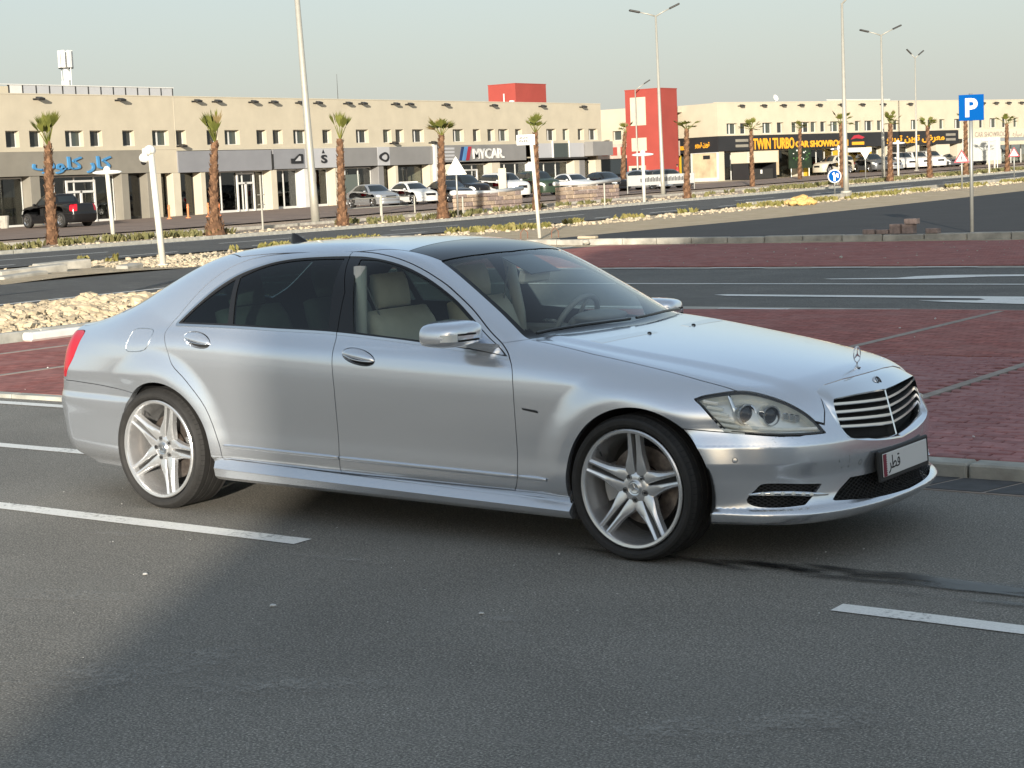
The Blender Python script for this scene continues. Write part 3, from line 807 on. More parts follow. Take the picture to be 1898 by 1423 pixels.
# floodlights under the roof edge, each a thing of its own
fl = MB(); fl.cbox(-.02, .02, -.28, .28, -.05, .05, .01); fl.tube([(0, 0, 0), (.26, 0, .10)], .03, 6)
fl.cbox(.16, .50, -.24, .24, .06, .20, .02, Matrix.Rotation(.3, 4, 'Y'))
FLM = fl.mesh('floodlight', M['darkmetal'])
FY = [61.0, 67.34, 73.89, 75.72, 79.15, 81.11, 83.8, 85.66, 88.87, 90.55, 94.28, 95.96, 100.43, 106.7, 113.6, 119.79]
flo = ['above the first upper window at left', 'above the grey shop with blue lettering', 'just right of the downpipe, first of a pair', 'right of the downpipe, second of a pair', 'over the blue grey fascia', 'left of the tall lamp pole', 'behind the tall lamp pole', 'right of the tall lamp pole', 'left over the third palm', 'right over the third palm', 'left one over the ring logo shop', 'right one over the ring logo shop', 'over the fourth palm', 'left under the red roof block', 'right under the red roof block', 'nearest the right end of the left block']
for y, t in zip(FY, flo):
    tag(put('floodlight', FLM, loc=(XF + .02, y, 7.62)), 'dark floodlight on the parapet ' + t, 'floodlight', 'floodlights on the left block')
for y, t in ((72.3, 'dark lamp bracket on the wall below the windows beside the downpipe'), (93.9, 'curved wall lamp above the ring logo fascia'), (98.6, 'dark lamp bracket above the white post left of the white lettering')):
    tag(put('wall_lamp', FLM, loc=(XF + .02, y, 4.72)), t, 'wall lamp', 'lamps above the fascia')
# roof equipment
RS = thing('roof_screen', 'low panelled equipment screen on the roof at far left', 'roof screen', (XF - 4.5, 0, 0))
for i in range(13): MB().box(0, .05, 62.6 + i * 1.05, 62.6 + i * 1.05 + .97, 7.46, 8.78).build('screen_panel', M['band_w'] if i else M['frame_w'], RS)
for i in range(14): MB().box(-.06, .07, 62.53 + i * 1.05, 62.60 + i * 1.05, 7.45, 8.84).build('screen_post', M['darkmetal'], RS)
MB().box(-.06, .10, 57, 76.3, 8.79, 8.85).build('screen_rail', M['frame_w'], RS)
MB().box(-.02, .06, 52, 62.5, 7.46, 8.7).build('screen_panel', M['cream'], RS)
TM = thing('telecom_mast', 'white telecom mast with clustered antenna panels behind the roof screen', 'mast', (XF - 9, 71.0, 7.4))
MB().tube([(0, 0, 0), (0, 0, 4.0)], .2, 12).build('pole', M['white'], TM)
for k in range(6):
    a = k * 1.047
    MB().cbox(-.14, .14, -.07, .07, 0, 1.15, .02, Matrix.Translation((.42 * math.cos(a), .42 * math.sin(a), 2.95)) @ Matrix.Rotation(a + 1.57, 4, 'Z')).build('antenna_panel', M['white'], TM)
for k in range(3): MB().cbox(-.1, .1, -.06, .06, 0, .6, .02, Matrix.Translation((.3 * math.cos(k * 2.1), .3 * math.sin(k * 2.1), 2.1 - k * .3)) @ Matrix.Rotation(k * 2.1 + 1.57, 4, 'Z')).build('antenna_unit', M['white'], TM)
for z in (2.9, 1.4): MB().lathe([(.46, z), (.50, z), (.50, z + .06), (.46, z + .06), (.46, z)], 12).build('mount_ring', M['darkmetal'], TM)
for k in range(2): MB().tube([(.45 * (-1) ** k, 0, 1.3), (.48 * (-1) ** k, 0, 3.0)], .03, 6).build('brace', M['frame_w'], TM)
tag(MB().tube([(0, 0, 0), (0, 0, 2.6)], [.03, .012], 6).build('lightning_rod', M['darkmetal'], loc=(XF - 3, 91.5, 7.4)), 'thin lightning rod on the roof right of the tall lamp pole', 'rod')
RB1 = thing('stair_tower', 'red roof block above the right part of the left showroom', 'roof block', (XF - 8, 121.3, 7.4))
MB().box(-3.05, 0, 0, 4.85, 0, 2.78).build('wall', M['redwall'], RB1)
MB().box(-3.08, .03, -.03, 4.88, 2.781, 2.84).build('coping', M['redwall'], RB1)
MB().tube([(-1.2, -.15, .6), (-1.2, -.15, 1.95)], .06, 6).build('vent_pipe', M['white'], RB1)
MB().cbox(-.5, -.1, -.35, -.05, .6, 1.3, .03).build('vent_cap', M['white'], RB1)
# ---------------------------------------------------------------- link block and red tower
RC = thing('link_building', 'pale cream link block set back between the left showroom and the red tower', 'building', (0, 0, 0))
MN = Matrix.Translation((0, 136.2, 0)) @ Matrix.Rotation(-math.pi / 2, 4, 'Z')
facade_wall('wall', [(-87.3, -86.3)], -97, -80.5, 4.62, 7.95, 4.95, 5.85, -.42, 0, M['cream'], RC, MN)
MB().box(-14, -.43, -97, -80.5, 7.3, 7.45, MN).build('roof', M['cream_l'], RC)
MB().box(-1.2, .05, -97, -80.5, 3.2, 4.615, MN).build('fascia', simple('pinkish_fascia', (.50, .40, .34), .8, 0, .2, 2, 'pos'), RC)
MB().box(-.3, -.2, -97, -80.5, .5, 3.19, MN).build('shop_front', M['pane'], RC)
window(RC, -87.3, -86.3, 4.95, 5.85, -.40, 0, MN, 'pane_g')
for k in range(5): MB().box(.051, .07, -88.6 + k * 1.1, -87.9 + k * 1.1, 3.5, 4.3, MN).build('fascia_print', M['redwall'], RC)
RT = thing('stair_tower', 'tall red tower with two cream panels between the two showroom blocks', 'tower', (-78, 129.77, 0))
MB().box(-3.72, 0, 0, 3.05, 0, 9.25).build('wall', M['redwall'], RT)
MB().box(-3.75, .03, -.03, 3.08, 9.251, 9.33).build('coping', M['redwall'], RT)
for (a, c, z0, z1) in ((-3.16, -1.53, 6.05, 8.6), (-3.13, -1.54, 3.72, 4.92)): MB().box(a, c, -.06, .0, z0, z1).build('panel', M['cream_l'], RT)
MB().box(-3.3, -1.7, -.4, 0, .55, 2.4).build('door_surround', M['cream_l'], RT)
MB().box(-3.0, -2.0, -.42, -.401, .55, 2.2).build('door', M['pane'], RT)
# ---------------------------------------------------------------- right showroom
A_, B_ = Vector((-76.0, 136.7)), Vector((-63.0, 181.5))
ang = math.atan2((B_ - A_).y, (B_ - A_).x) - math.pi / 2
MR = Matrix.Translation((A_.x, A_.y, 0)) @ Matrix.Rotation(ang, 4, 'Z')     # local +y runs along the facade, +x towards the road
BR = bpy.data.objects.new('showroom_building', None); COL.objects.link(BR); BR.matrix_world = MR
tag(BR, 'cream showroom block with black fascia and orange lettering at right', 'building')
WR = [(1.2, 1), (3.0, 0), (6.0, 1), (8.0, 0), (10.05, 0), (11.3, 1), (12.75, 0), (14.15, 0), (15.6, 1), (17.35, 0), (19.25, 0), (20.7, 1), (22.6, 0), (25.1, 0), (27.9, 1), (30.6, 0), (32.5, 0), (35.0, 1), (37.5, 0), (39.2, 0), (41.0, 1), (43.2, 0), (45.2, 0), (47.4, 1), (50, 0), (53, 1)]
opr = [(a, a + (1.42 if d else .95)) for a, d in WR]
facade_wall('wall', opr, .0, 60, 4.84, 7.92, 4.98, 6.0, -.42, 0, M['cream'], BR)
for k, ((a, c), (_, d)) in enumerate(zip(opr, WR)): window(BR, a, c, 4.98, 6.0, -.40, d, None, 'pane' if k % 2 else 'pane_g')
b = MB(); b.box(-18, -.43, .42, 60, 7.3, 7.45); b.box(-18, -17.6, 0, 60, 0, 7.29); b.box(-.46, .03, -.02, 60, 7.922, 7.98); b.build('roof', M['cream_l'], BR)
SIDE_L = 6.6                                               # flank facing the approaching sun
b = MB(); b.box(-SIDE_L, -.42, 0, .42, 4.84, 7.92); b.build('flank_wall', M['cream'], BR)
MB().box(-SIDE_L, .10, -.12, 0, 3.38, 4.80).build('fascia', M['black'], BR)
FB1 = MB().box(-1.2, .12, .001, 35.5, 3.42, 4.82).build('fascia', M['black'], BR)
MB().box(-1.2, .0, 35.5, 60, 3.9, 4.84).build('fascia', M['cream_l'], BR)
MB().box(-.3, .5, 36.5, 60, 3.1, 3.5).build('canopy', M['cream'], BR)
# ground floor piers and glazing
for a, c, mt in ((0, .8, 'cream_l'), (11.2, 11.6, 'cream_l'), (11.7, 12.4, 'yellow'), (17.2, 18.2, 'yellow'), (21.0, 21.7, 'yellow'), (24.0, 24.5, 'cream_l'), (28.6, 29.2, 'cream_l'), (32.0, 34.2, 'cream_l'), (35.5, 36.5, 'cream_l'), (42, 42.8, 'cream_l'), (50, 50.8, 'cream_l'), (58, 60, 'cream_l')):
    MB().cbox(-1.4, .0, a, c, .3, 3.41, .02).build('column', M[mt], BR)
for a, c, n in ((12.4, 17.2, 4), (18.2, 21.0, 2), (21.7, 24.0, 2), (24.5, 28.6, 3), (29.2, 32.0, 2), (36.5, 42, 3), (42.8, 50, 4), (.8, 11.2, 5)):
    f, p = MB(), MB(); w = (c - a) / n
    for k in range(n + 1): f.box(-1.3, -1.22, max(a, a + w * k - .05), min(c, a + w * k + .05), .7, 3.3)
    f.box(-1.3, -1.215, a, c, 3.3, 3.4); f.box(-1.3, -1.215, a, c, .5, .7)
    sw = f.build('shop_window', M['frame_w'], BR)
    p.box(-1.27, -1.26, a + .05, c - .05, .71, 3.29); p.build('pane', M['shopglass'], sw)
    MB().box(-6, -5.9, a, c, .3, 3.4).build('shop_room', M['shopdark'], BR)
b = MB(); b.box(.01, .1, 17.3, 21.6, 2.9, 3.35); b.build('arch_beam', M['frame_w'], BR)
# hoardings and frames below the fascia
for a, c, z0, z1, mt, x in ((4.6, 10.2, 1.05, 3.3, 'cream_l', .05), (-5.3, -2.0, .9, 3.1, 'yellow', 0)): pass
HB = MB().box(.05, .14, 4.4, 8.0, 1.0, 3.35).build('picture_hoarding', simple('beige_hoarding', (.58, .46, .30), .8, 0, .25, .9, 'pos'), BR)
for k in range(5):
    b = MB(); y = 5.0 + k * .52; b.prism([(y, 1.35), (y + .2, 1.35), (y + .23, 1.9), (y + .14, 2.15), (y + .06, 2.15), (y - .03, 1.9)], .141, .15, FACE_X); b.build('hoarding_print', M['plastic'] if False else M['darkmetal'], HB)
# flank shops
b = MB(); b.box(-6.5, -5.0, -.06, 0, .55, 3.2); b.build('yellow_panel', M['yellow'], BR)
MB().box(-4.95, -3.6, -.04, 0, .55, 3.1).build('shop_door', M['pane_g'], BR)
HF = MB().box(-3.4, -.1, -.10, -.01, 1.0, 3.3).build('picture_hoarding', bpy.data.materials['beige_hoarding'], BR)
f = MB(); f.box(-3.55, -3.4, -.16, 0, .8, 3.36); f.box(-.1, .05, -.16, 0, .8, 3.36); f.box(-3.4, -.1, -.16, 0, 3.3, 3.36); f.box(-3.4, -.1, -.2, 0, .6, 1.0); f.build('hoarding_frame', M['frame_w'], BR)
MB().box(-1.9, -1.0, -.13, -.101, 2.75, 3.1).build('hoarding_sign', M['black'], HF)
# lettering
def signR(txt, y, z, h, mat, w, bold=.02, x=.15, parent=None, name='sign_lettering'):
    me = text_mesh(txt, h, .03, mat, bold)
    xs = [v.co.x for v in me.vertices]; lo, hi_ = min(xs), max(xs)
    for v in me.vertices: v.co.x = (v.co.x - lo) * w / (hi_ - lo)
    return put(name, me, parent or FB1, M=Matrix.Translation((x, y, z)) @ FACE_X)
signR('TWIN TURBO', 4.5, 3.52, 1.42, M['orange'], 5.7, .035)
signR('CAR SHOWROOM', 10.4, 3.58, .82, M['orange'], 7.6, .03)
AR_TW = '\uFEEE\uFE91\uFEAE\uFEF4\uFE97 \uFEE6\uFEF3\uFEEE\uFE97 \uFEBD\uFEAE\uFECC\uFEE3'
signR(AR_TW, 23.9, 3.85, .92, M['orange'], 9.2, .02)
b = MB()
b.prism([(18.4, 4.15), (18.9, 4.55), (19.6, 4.62), (20.5, 4.35), (20.1, 4.2), (19.2, 4.28)], .13, .17, FACE_X); b.build('sign_logo', M['redstripe'], FB1)
MB().box(.13, .17, 18.6, 20.4, 3.62, 3.92).build('sign_logo', M['orange'], FB1)
for k in range(2): MB().box(.121, .135, 2.2, 3.9, 3.75 + k * .5, 4.0 + k * .5).build('sign_logo', M['greywall'], FB1)
for k in range(2): MB().box(.121, .135, 33.4, 35.0, 3.75 + k * .5, 4.0 + k * .5).build('sign_logo', M['greywall'], FB1)
mt_ = text_mesh('TWIN TURBO', .52, .02, M['orange'], .015)
FX_S = Matrix(((1, 0, 0, 0), (0, 0, -1, 0), (0, 1, 0, 0), (0, 0, 0, 1)))    # text turned to face -y
put('sign_lettering', mt_, [o for o in BR.children if o.name.startswith('fascia')][0], M=Matrix.Translation((-6.3, -.16, 3.72)) @ FX_S @ Matrix.Scale(.62, 4, (1, 0, 0)))
mt_ = text_mesh('\uFEEE\uFE91\uFEAE\uFEF4\uFE97 \uFEE6\uFEF3\uFEEE\uFE97', .62, .02, M['orange'], .015)
put('sign_lettering', mt_, [o for o in BR.children if o.name.startswith('fascia')][0], M=Matrix.Translation((-2.9, -.16, 3.95)) @ FX_S @ Matrix.Scale(.8, 4, (1, 0, 0)))
M['fadedink'] = simple('faded_lettering', (.33, .29, .25), .8, 0, .1, 1, 'pos')
signR('CAR SHOWROOM', 38.4, 4.05, .74, M['fadedink'], 6.0, .0, .02, BR)
signR('\uFEE9\uFEAD\uFE8E\uFEF4\uFEB3 \uFEBD\uFEAE\uFECC\uFEE3', 45.0, 4.05, .74, M['fadedink'], 4.0, 0, .02, BR)
for y, t in zip((3.0, 6.0, 8.7, 11.2, 13.8, 17.0, 20.1, 23.3, 27.5, 37.5, 39.5, 41.8, 44.0, 46.3), ('nearest its left corner', 'second from its left corner', 'third from its left corner', 'fourth from its left corner', 'fifth from its left corner', 'left of the near lamp pole', 'right of the near lamp pole', 'left of the second lamp pole', 'left of the parking sign over the arabic lettering', 'first right of the parking sign', 'second right of the parking sign', 'third right of the parking sign', 'fourth right of the parking sign', 'fifth right of the parking sign')):
    o = put('floodlight', FLM); o.matrix_world = MR @ Matrix.Translation((.02, y, 7.6))
    tag(o, 'small floodlight on the right block parapet ' + t, 'floodlight', 'floodlights on the right block')
R2_ = thing('roof_screen', 'pale roof equipment screen on the right showroom above its black fascia', 'roof screen')
R2_.matrix_world = MR @ Matrix.Translation((-3, 0, 0))
for i in range(9): MB().box(0, .06, 18.6 + i * 1.07, 18.6 + i * 1.07 + 1.0, 7.45, 8.22).build('screen_panel', M['cream_l'], R2_)
MB().box(-.05, .1, 18.5, 28.2, 8.22, 8.3).build('screen_rail', M['frame_w'], R2_)
ds = MB(); ds.lathe([(0, -.06), (.2, -.04), (.32, .05)], 14, Matrix.Rotation(1.2, 4, 'Y')); ds.tube([(0, 0, -.4), (0, 0, 0)], .03, 6)
o = ds.build('satellite_dish', M['white']); o.matrix_world = MR @ Matrix.Translation((-.3, 8.2, 8.35)); tag(o, 'small white dish on the roof of the right block', 'dish')
# ---------------------------------------------------------------- office block behind the camera: it throws the shade over the car
OB = thing('office_building', 'white office block standing behind the viewpoint that shades the bays', 'building', (16.9, -28.3, .12))
M['office'] = simple('white_render', (.80, .79, .76), .8, 0, .04, .5, 'pos')
w_ = MB(); w_.box(0, 62, -6, -.4, 0, 13.2)
zz = [0, 1.0, 2.8, 4.0, 5.6, 6.8, 8.4, 9.6, 11.2, 13.2]
for i in range(0, 9):
    if i in (1, 3, 5, 7):
        for k in range(12): w_.box(k * 5.4, k * 5.4 + 3.6 - (1.0 if k == 11 else 0), -.4, 0, zz[i], zz[i + 1])
    else: w_.box(0, 62, -.4, 0, zz[i], zz[i + 1])
w_.build('wall', M['office'], OB)
for i in (1, 3, 5, 7):
    for k in range(11): MB().box(k * 5.4 + 3.6, k * 5.4 + 5.4, -.3, -.27, zz[i], zz[i + 1]).build('window', M['pane_g'], OB)
# ------------------------------------------------------------------ car body surface (implicit, meshed with surface nets)
# ---------- 1-D interpolation ----------
class cs:                                   # natural cubic spline
    def __init__(s,pts):
        p=np.array(sorted(pts),float);s.x=p[:,0];s.y=p[:,1];n=len(p);h=np.diff(s.x)
        A=np.zeros((n,n));b=np.zeros(n);A[0,0]=A[-1,-1]=1
        for i in range(1,n-1):
            A[i,i-1]=h[i-1];A[i,i]=2*(h[i-1]+h[i]);A[i,i+1]=h[i]
            b[i]=6*((s.y[i+1]-s.y[i])/h[i]-(s.y[i]-s.y[i-1])/h[i-1])
        s.m=np.linalg.solve(A,b);s.h=h
    def __call__(s,t):
        t=np.clip(np.asarray(t,float),s.x[0],s.x[-1]);i=np.clip(np.searchsorted(s.x,t)-1,0,len(s.h)-1)
        h=s.h[i];a=(s.x[i+1]-t)/h;b=(t-s.x[i])/h
        return a*s.y[i]+b*s.y[i+1]+((a**3-a)*s.m[i]+(b**3-b)*s.m[i+1])*h*h/6
class pc:                                   # monotone cubic
    def __init__(s,pts):
        p=np.array(sorted(pts),float);s.x=p[:,0];s.y=p[:,1];h=np.diff(s.x);d=np.diff(s.y)/h
        m=np.zeros(len(p));m[0]=d[0];m[-1]=d[-1]
        for i in range(1,len(p)-1):
            if d[i-1]*d[i]>0:
                w1=2*h[i]+h[i-1];w2=h[i]+2*h[i-1];m[i]=(w1+w2)/(w1/d[i-1]+w2/d[i])
        s.m=m;s.h=h
    def __call__(s,t):
        t=np.clip(np.asarray(t,float),s.x[0],s.x[-1]);i=np.clip(np.searchsorted(s.x,t)-1,0,len(s.h)-1)
        h=s.h[i];u=(t-s.x[i])/h
        return (s.y[i]*(1+2*u)*(1-u)**2+s.m[i]*h*u*(1-u)**2+s.y[i+1]*u*u*(3-2*u)+s.m[i+1]*h*u*u*(u-1))
def ss(a,b,x):
    t=np.clip((x-a)/(b-a),0,1);return t*t*(3-2*t)
def smax(a,b,k):
    h=np.maximum(k-np.abs(a-b),0)/k;return np.maximum(a,b)+h*h*k/4
def smin(a,b,k): return -smax(-a,-b,k)
# ---------- body tables (metres; x forward from the front axle, Y = |y|) ----------
WB=3.165
RAKE=pc([(.1,.015),(.25,.02),(.4,.02),(.6,.025),(.9,.045),(1.0,.055),(1.2,.055)])
DOOR=pc([(.1,.78),(.165,.82),(.19,.850),(.22,.868),(.262,.876),(.285,.884),(.305,.900),(.325,.904),(.40,.9065),(.45,.906),(.52,.909),(.60,.915),(.70,.922),(.78,.925),(.85,.923),(.91,.912),(.96,.893),(1.0,.872),(1.05,.842),(1.12,.79),(1.3,.66)])
FBUMP=pc([(.1,.78),(.17,.84),(.20,.90),(.215,.918),(.25,.93),(.262,.922),(.275,.902),(.31,.898),(.40,.905),(.46,.918),(.475,.922),(.55,.922),(.565,.917),(.63,.902),(.65,.905),(.72,.92),(.80,.925),(.86,.915),(.93,.89),(1.05,.80)])
RBUMP=pc([(.1,.70),(.20,.80),(.24,.86),(.28,.893),(.33,.905),(.40,.905),(.47,.908),(.56,.92),(.575,.920),(.62,.908),(.68,.908),(.75,.922),(.83,.925),(.90,.915),(.97,.885),(1.05,.835),(1.15,.76)])
PLAN=cs([(-4.5,-.24),(-4.2,-.14),(-3.95,-.085),(-3.6,-.036),(-3.2,-.010),(-2.6,0),(-1.6,0),(-.7,-.008),(-.1,-.020),(.25,-.038),(.5,-.075),(.75,-.14),(1.05,-.26)])
HOOD=cs([(-1.2,1.075),(-.8,1.042),(-.55,1.015),(-.25,.977),(.05,.937),(.35,.892),(.55,.858),(.68,.832),(.76,.808),(.83,.772),(.90,.72),(1.1,.55)])
HEDGE=pc([(-1.2,.02),(-.6,.022),(0,.040),(.3,.052),(.5,.064),(.7,.085),(.85,.10),(1.1,.10)])
DECK=cs([(-4.6,.93),(-4.35,.990),(-4.22,1.018),(-4.0,1.045),(-3.8,1.065),(-3.5,1.085),(-3.0,1.09)])
NOSE=pc([(.1,.82),(.165,.88),(.195,.93),(.22,.962),(.245,.978),(.262,.966),(.28,.940),(.33,.925),(.40,.922),(.46,.935),(.475,.938),(.55,.934),(.565,.928),(.64,.888),(.70,.862),(.76,.832),(.82,.775),(.88,.70),(1.1,.4)])
FBOW=cs([(0,0),(.2,.008),(.4,.040),(.55,.090),(.68,.170),(.78,.265),(.86,.38),(.93,.53),(1.1,.95)])
TAIL=pc([(.1,-3.98),(.2,-4.13),(.26,-4.23),(.34,-4.285),(.45,-4.31),(.57,-4.325),(.60,-4.318),(.66,-4.30),(.72,-4.295),(.85,-4.28),(.97,-4.258),(1.01,-4.25),(1.06,-4.24),(1.2,-4.2)])
RBOW=cs([(0,0),(.3,.012),(.5,.042),(.65,.09),(.76,.155),(.85,.26),(.93,.42),(1.1,.9)])
ROOF=cs([(.2,.60),(-.05,.745),(-.3,.885),(-.54,1.027),(-.8,1.165),(-1.1,1.317),(-1.3,1.405),(-1.42,1.440),(-1.6,1.466),(-1.85,1.482),(-2.15,1.488),(-2.5,1.484),(-2.8,1.466),(-3.02,1.440),(-3.2,1.396),(-3.45,1.300),(-3.7,1.190),(-3.9,1.095),(-4.1,.99),(-4.3,.88)])
GPLAN=cs([(-.3,-.12),(-.65,-.060),(-1.0,-.022),(-1.5,0),(-2.3,0),(-2.8,-.012),(-3.2,-.04),(-3.6,-.09),(-4.0,-.17),(-4.4,-.30)])
def flare(x,z,xc,A,r0,r1):
    r=np.sqrt((x-xc)**2+(z-.34)**2)
    return A*(1-ss(r0,r1,r))*ss(.05,.40,z)
def f_side(x,z):
    zw=z-RAKE(z)*(-x-1.5)
    wf=ss(.0,.36,x);wr=ss(-2.95,-3.46,x)
    y=DOOR(zw)*(1-wf-wr)+FBUMP(z)*wf+RBUMP(z-.02)*wr
    y=y+PLAN(x)
    y=y-.085*ss(-3.25,-4.05,x)*ss(.68,1.02,z)
    y=y-.05*ss(-.2,.6,x)*ss(.66,.86,z)
    y=y+flare(x,z,0,.030,.41,.565)+flare(x,z,-WB,.042,.42,.585)*(1-ss(-3.18,-3.50,x)*ss(.84,.60,z))
    return y
def f_top(x,Y):
    f=HOOD(x)-HEDGE(x)*(Y/.74)**2+.010*(1-ss(.60,.70,Y+.10*ss(-.5,.8,x)))-.012*ss(.70,.95,Y)
    r=DECK(x)-.030*(Y/.75)**2
    w=ss(-2.6,-2.2,x)
    return f*w+r*(1-w)
def f_nose(Y,z): return NOSE(z)-FBOW(Y)*(1+.25*ss(.6,.9,z))
def f_tail(Y,z): return TAIL(z)+RBOW(Y)*(1+.15*ss(.6,1.,z))
def f_glass(x,z):
    h=np.maximum(z-1.0,-.035)
    return .866-.385*h-.42*h*np.abs(h)+GPLAN(x)
def f_roof(x,Y):
    w=ss(-2.6,-1.6,x)
    xe=x+.20*Y*Y*w-.34*Y*Y*(1-w)*ss(-2.2,-3.0,x)
    return ROOF(xe)-.055*Y*Y-.09*Y**4
def combine(x,Y,z,S,T,N,B,G,R):
    lo=smax(Y-S,z-T,.13+.05*ss(-3.0,-3.8,x)*0)
    lo=smax(lo,x-N,.085)
    lo=smax(lo,B-x,.075)
    lo=np.maximum(lo,.165-z)
    kg=.06+.14*ss(-1.5,-2.0,x)*1.0
    gr=smax(Y-G,(z-R)*.9,kg)
    gr=np.maximum(gr,np.maximum(B+.12-x,x-.2))
    return smin(lo,gr,.016+.10*ss(-3.0,-3.6,x))
def field(p):
    x,Y,z=p[...,0],np.abs(p[...,1]),p[...,2]
    return combine(x,Y,z,f_side(x,z),f_top(x,Y),f_nose(Y,z),f_tail(Y,z),f_glass(x,z),f_roof(x,Y))
def grad(p,e=2e-4):
    g=np.zeros_like(p)
    for i in range(3):
        d=np.zeros(3);d[i]=e
        q=p.copy();
        g[...,i]=(field(p+d)-field(p-d))/(2*e)
    return g
def surface(h=.011):
    X=np.arange(-4.42,1.07,h);Yv=(np.arange(int(.99/h))-.5)*h;Z=np.arange(.12,1.53,h)
    xz=np.meshgrid(X,Z,indexing='ij');xy=np.meshgrid(X,np.abs(Yv),indexing='ij');yz=np.meshgrid(np.abs(Yv),Z,indexing='ij')
    S=f_side(*xz)[:,None,:];T=f_top(*xy)[:,:,None];N=f_nose(*yz)[None];B=f_tail(*yz)[None];G=f_glass(*xz)[:,None,:];R=f_roof(*xy)[:,:,None]
    F=combine(X[:,None,None],np.abs(Yv)[None,:,None],Z[None,None,:],S,T,N,B,G,R)
    s=F<0
    c=s[:-1,:-1,:-1].astype(np.int8)
    cnt=sum(s[i:s.shape[0]-1+i,j:s.shape[1]-1+j,k:s.shape[2]-1+k].astype(np.int8) for i in(0,1) for j in(0,1) for k in(0,1))
    act=(cnt>0)&(cnt<8)
    ci=np.argwhere(act);idx=-np.ones(act.shape,np.int64);idx[act]=np.arange(len(ci))
    acc=np.zeros((len(ci),3));num=np.zeros(len(ci))
    cor=[np.array(c) for c in np.ndindex(2,2,2)]
    fv={tuple(c):F[ci[:,0]+c[0],ci[:,1]+c[1],ci[:,2]+c[2]] for c in cor}
    for a in cor:
        for ax in range(3):
            if a[ax]==0:
                b=a.copy();b[ax]=1
                fa,fb=fv[tuple(a)],fv[tuple(b)];m=(fa<0)!=(fb<0)
                t=np.where(m,fa/np.where(m,fa-fb,1),0)
                P=np.repeat(a[None].astype(float),len(ci),0);P[:,ax]+=t
                acc[m]+=P[m];num[m]+=1
    V=(ci+acc/num[:,None])*h+np.array([X[0],Yv[0],Z[0]])
    tris=[]
    for ax in range(3):
        o=[(1,2),(2,0),(0,1)][ax]
        sl=[slice(None)]*3;sl2=[slice(None)]*3
        sl[ax]=slice(0,-1);sl2[ax]=slice(1,None)
        a,b=s[tuple(sl)],s[tuple(sl2)]
        e=np.argwhere(a!=b)
        e=e[(e[:,o[0]]>0)&(e[:,o[1]]>0)&(e[:,o[0]]<s.shape[o[0]]-1)&(e[:,o[1]]<s.shape[o[1]]-1)]
        q=[]
        for d in((-1,-1),(0,-1),(0,0),(-1,0)):
            cc=e.copy();cc[:,o[0]]+=d[0];cc[:,o[1]]+=d[1];q.append(idx[cc[:,0],cc[:,1],cc[:,2]])
        q=np.stack(q,1);flip=~a[e[:,0],e[:,1],e[:,2]]
        q[flip]=q[flip][:,::-1]
        tris+=[q[:,[0,1,2]],q[:,[0,2,3]]]
    T=np.concatenate(tris);T=T[(T>=0).all(1)]
    seam=ci[:,1]==0
    for _ in range(4):
        g=grad(V);V=V-field(V)[:,None]*g/np.maximum((g*g).sum(1),.2)[:,None]*.9
        V[seam,1]=0
    n=grad(V);n[seam,1]=0;n/=np.linalg.norm(n,axis=1)[:,None]+1e-12
    return V,n,T
# ------------------------------------------------------------------ clipping, panels
def sdpoly(P, poly):                                      # signed distance, negative inside
    poly = np.asarray(poly, float)
    a, b = poly, np.roll(poly, -1, 0)
    d2 = np.full(len(P), 1e9); ins = np.zeros(len(P), bool)
    for p, q in zip(a, b):
        e = q - p
        w = P - p
        t = np.clip((w @ e) / max(e @ e, 1e-12), 0, 1)
        d2 = np.minimum(d2, ((w - t[:, None] * e) ** 2).sum(1))
        c = (p[1] <= P[:, 1]) != (q[1] <= P[:, 1])
        with np.errstate(divide='ignore', invalid='ignore'):
            xi = p[0] + (P[:, 1] - p[1]) * e[0] / (e[1] if abs(e[1]) > 1e-12 else 1e-12)
        ins ^= c & (P[:, 0] < xi)
    d = np.sqrt(d2)
    return np.where(ins, -d, d)
def smooth_poly(p, n=4, keep=()):                          # closed Catmull-Rom, corners in keep stay sharp
    p = [np.array(q, float) for q in p]; m = len(p); out = []
    for i in range(m):
        p0, p1, p2, p3 = p[i - 1], p[i], p[(i + 1) % m], p[(i + 2) % m]
        if i in keep: p0 = 2 * p1 - p2
        if (i + 1) % m in keep: p3 = 2 * p2 - p1
        for k in range(n):
            t = k / n
            out.append(.5 * (2 * p1 + (p2 - p0) * t + (2 * p0 - 5 * p1 + 4 * p2 - p3) * t * t + (3 * p1 - p0 - 3 * p2 + p3) * t ** 3))
    return np.array(out)
def compact(V, N, T):
    u, inv = np.unique(T.ravel(), return_inverse=True)
    return V[u], N[u], inv.reshape(-1, 3)
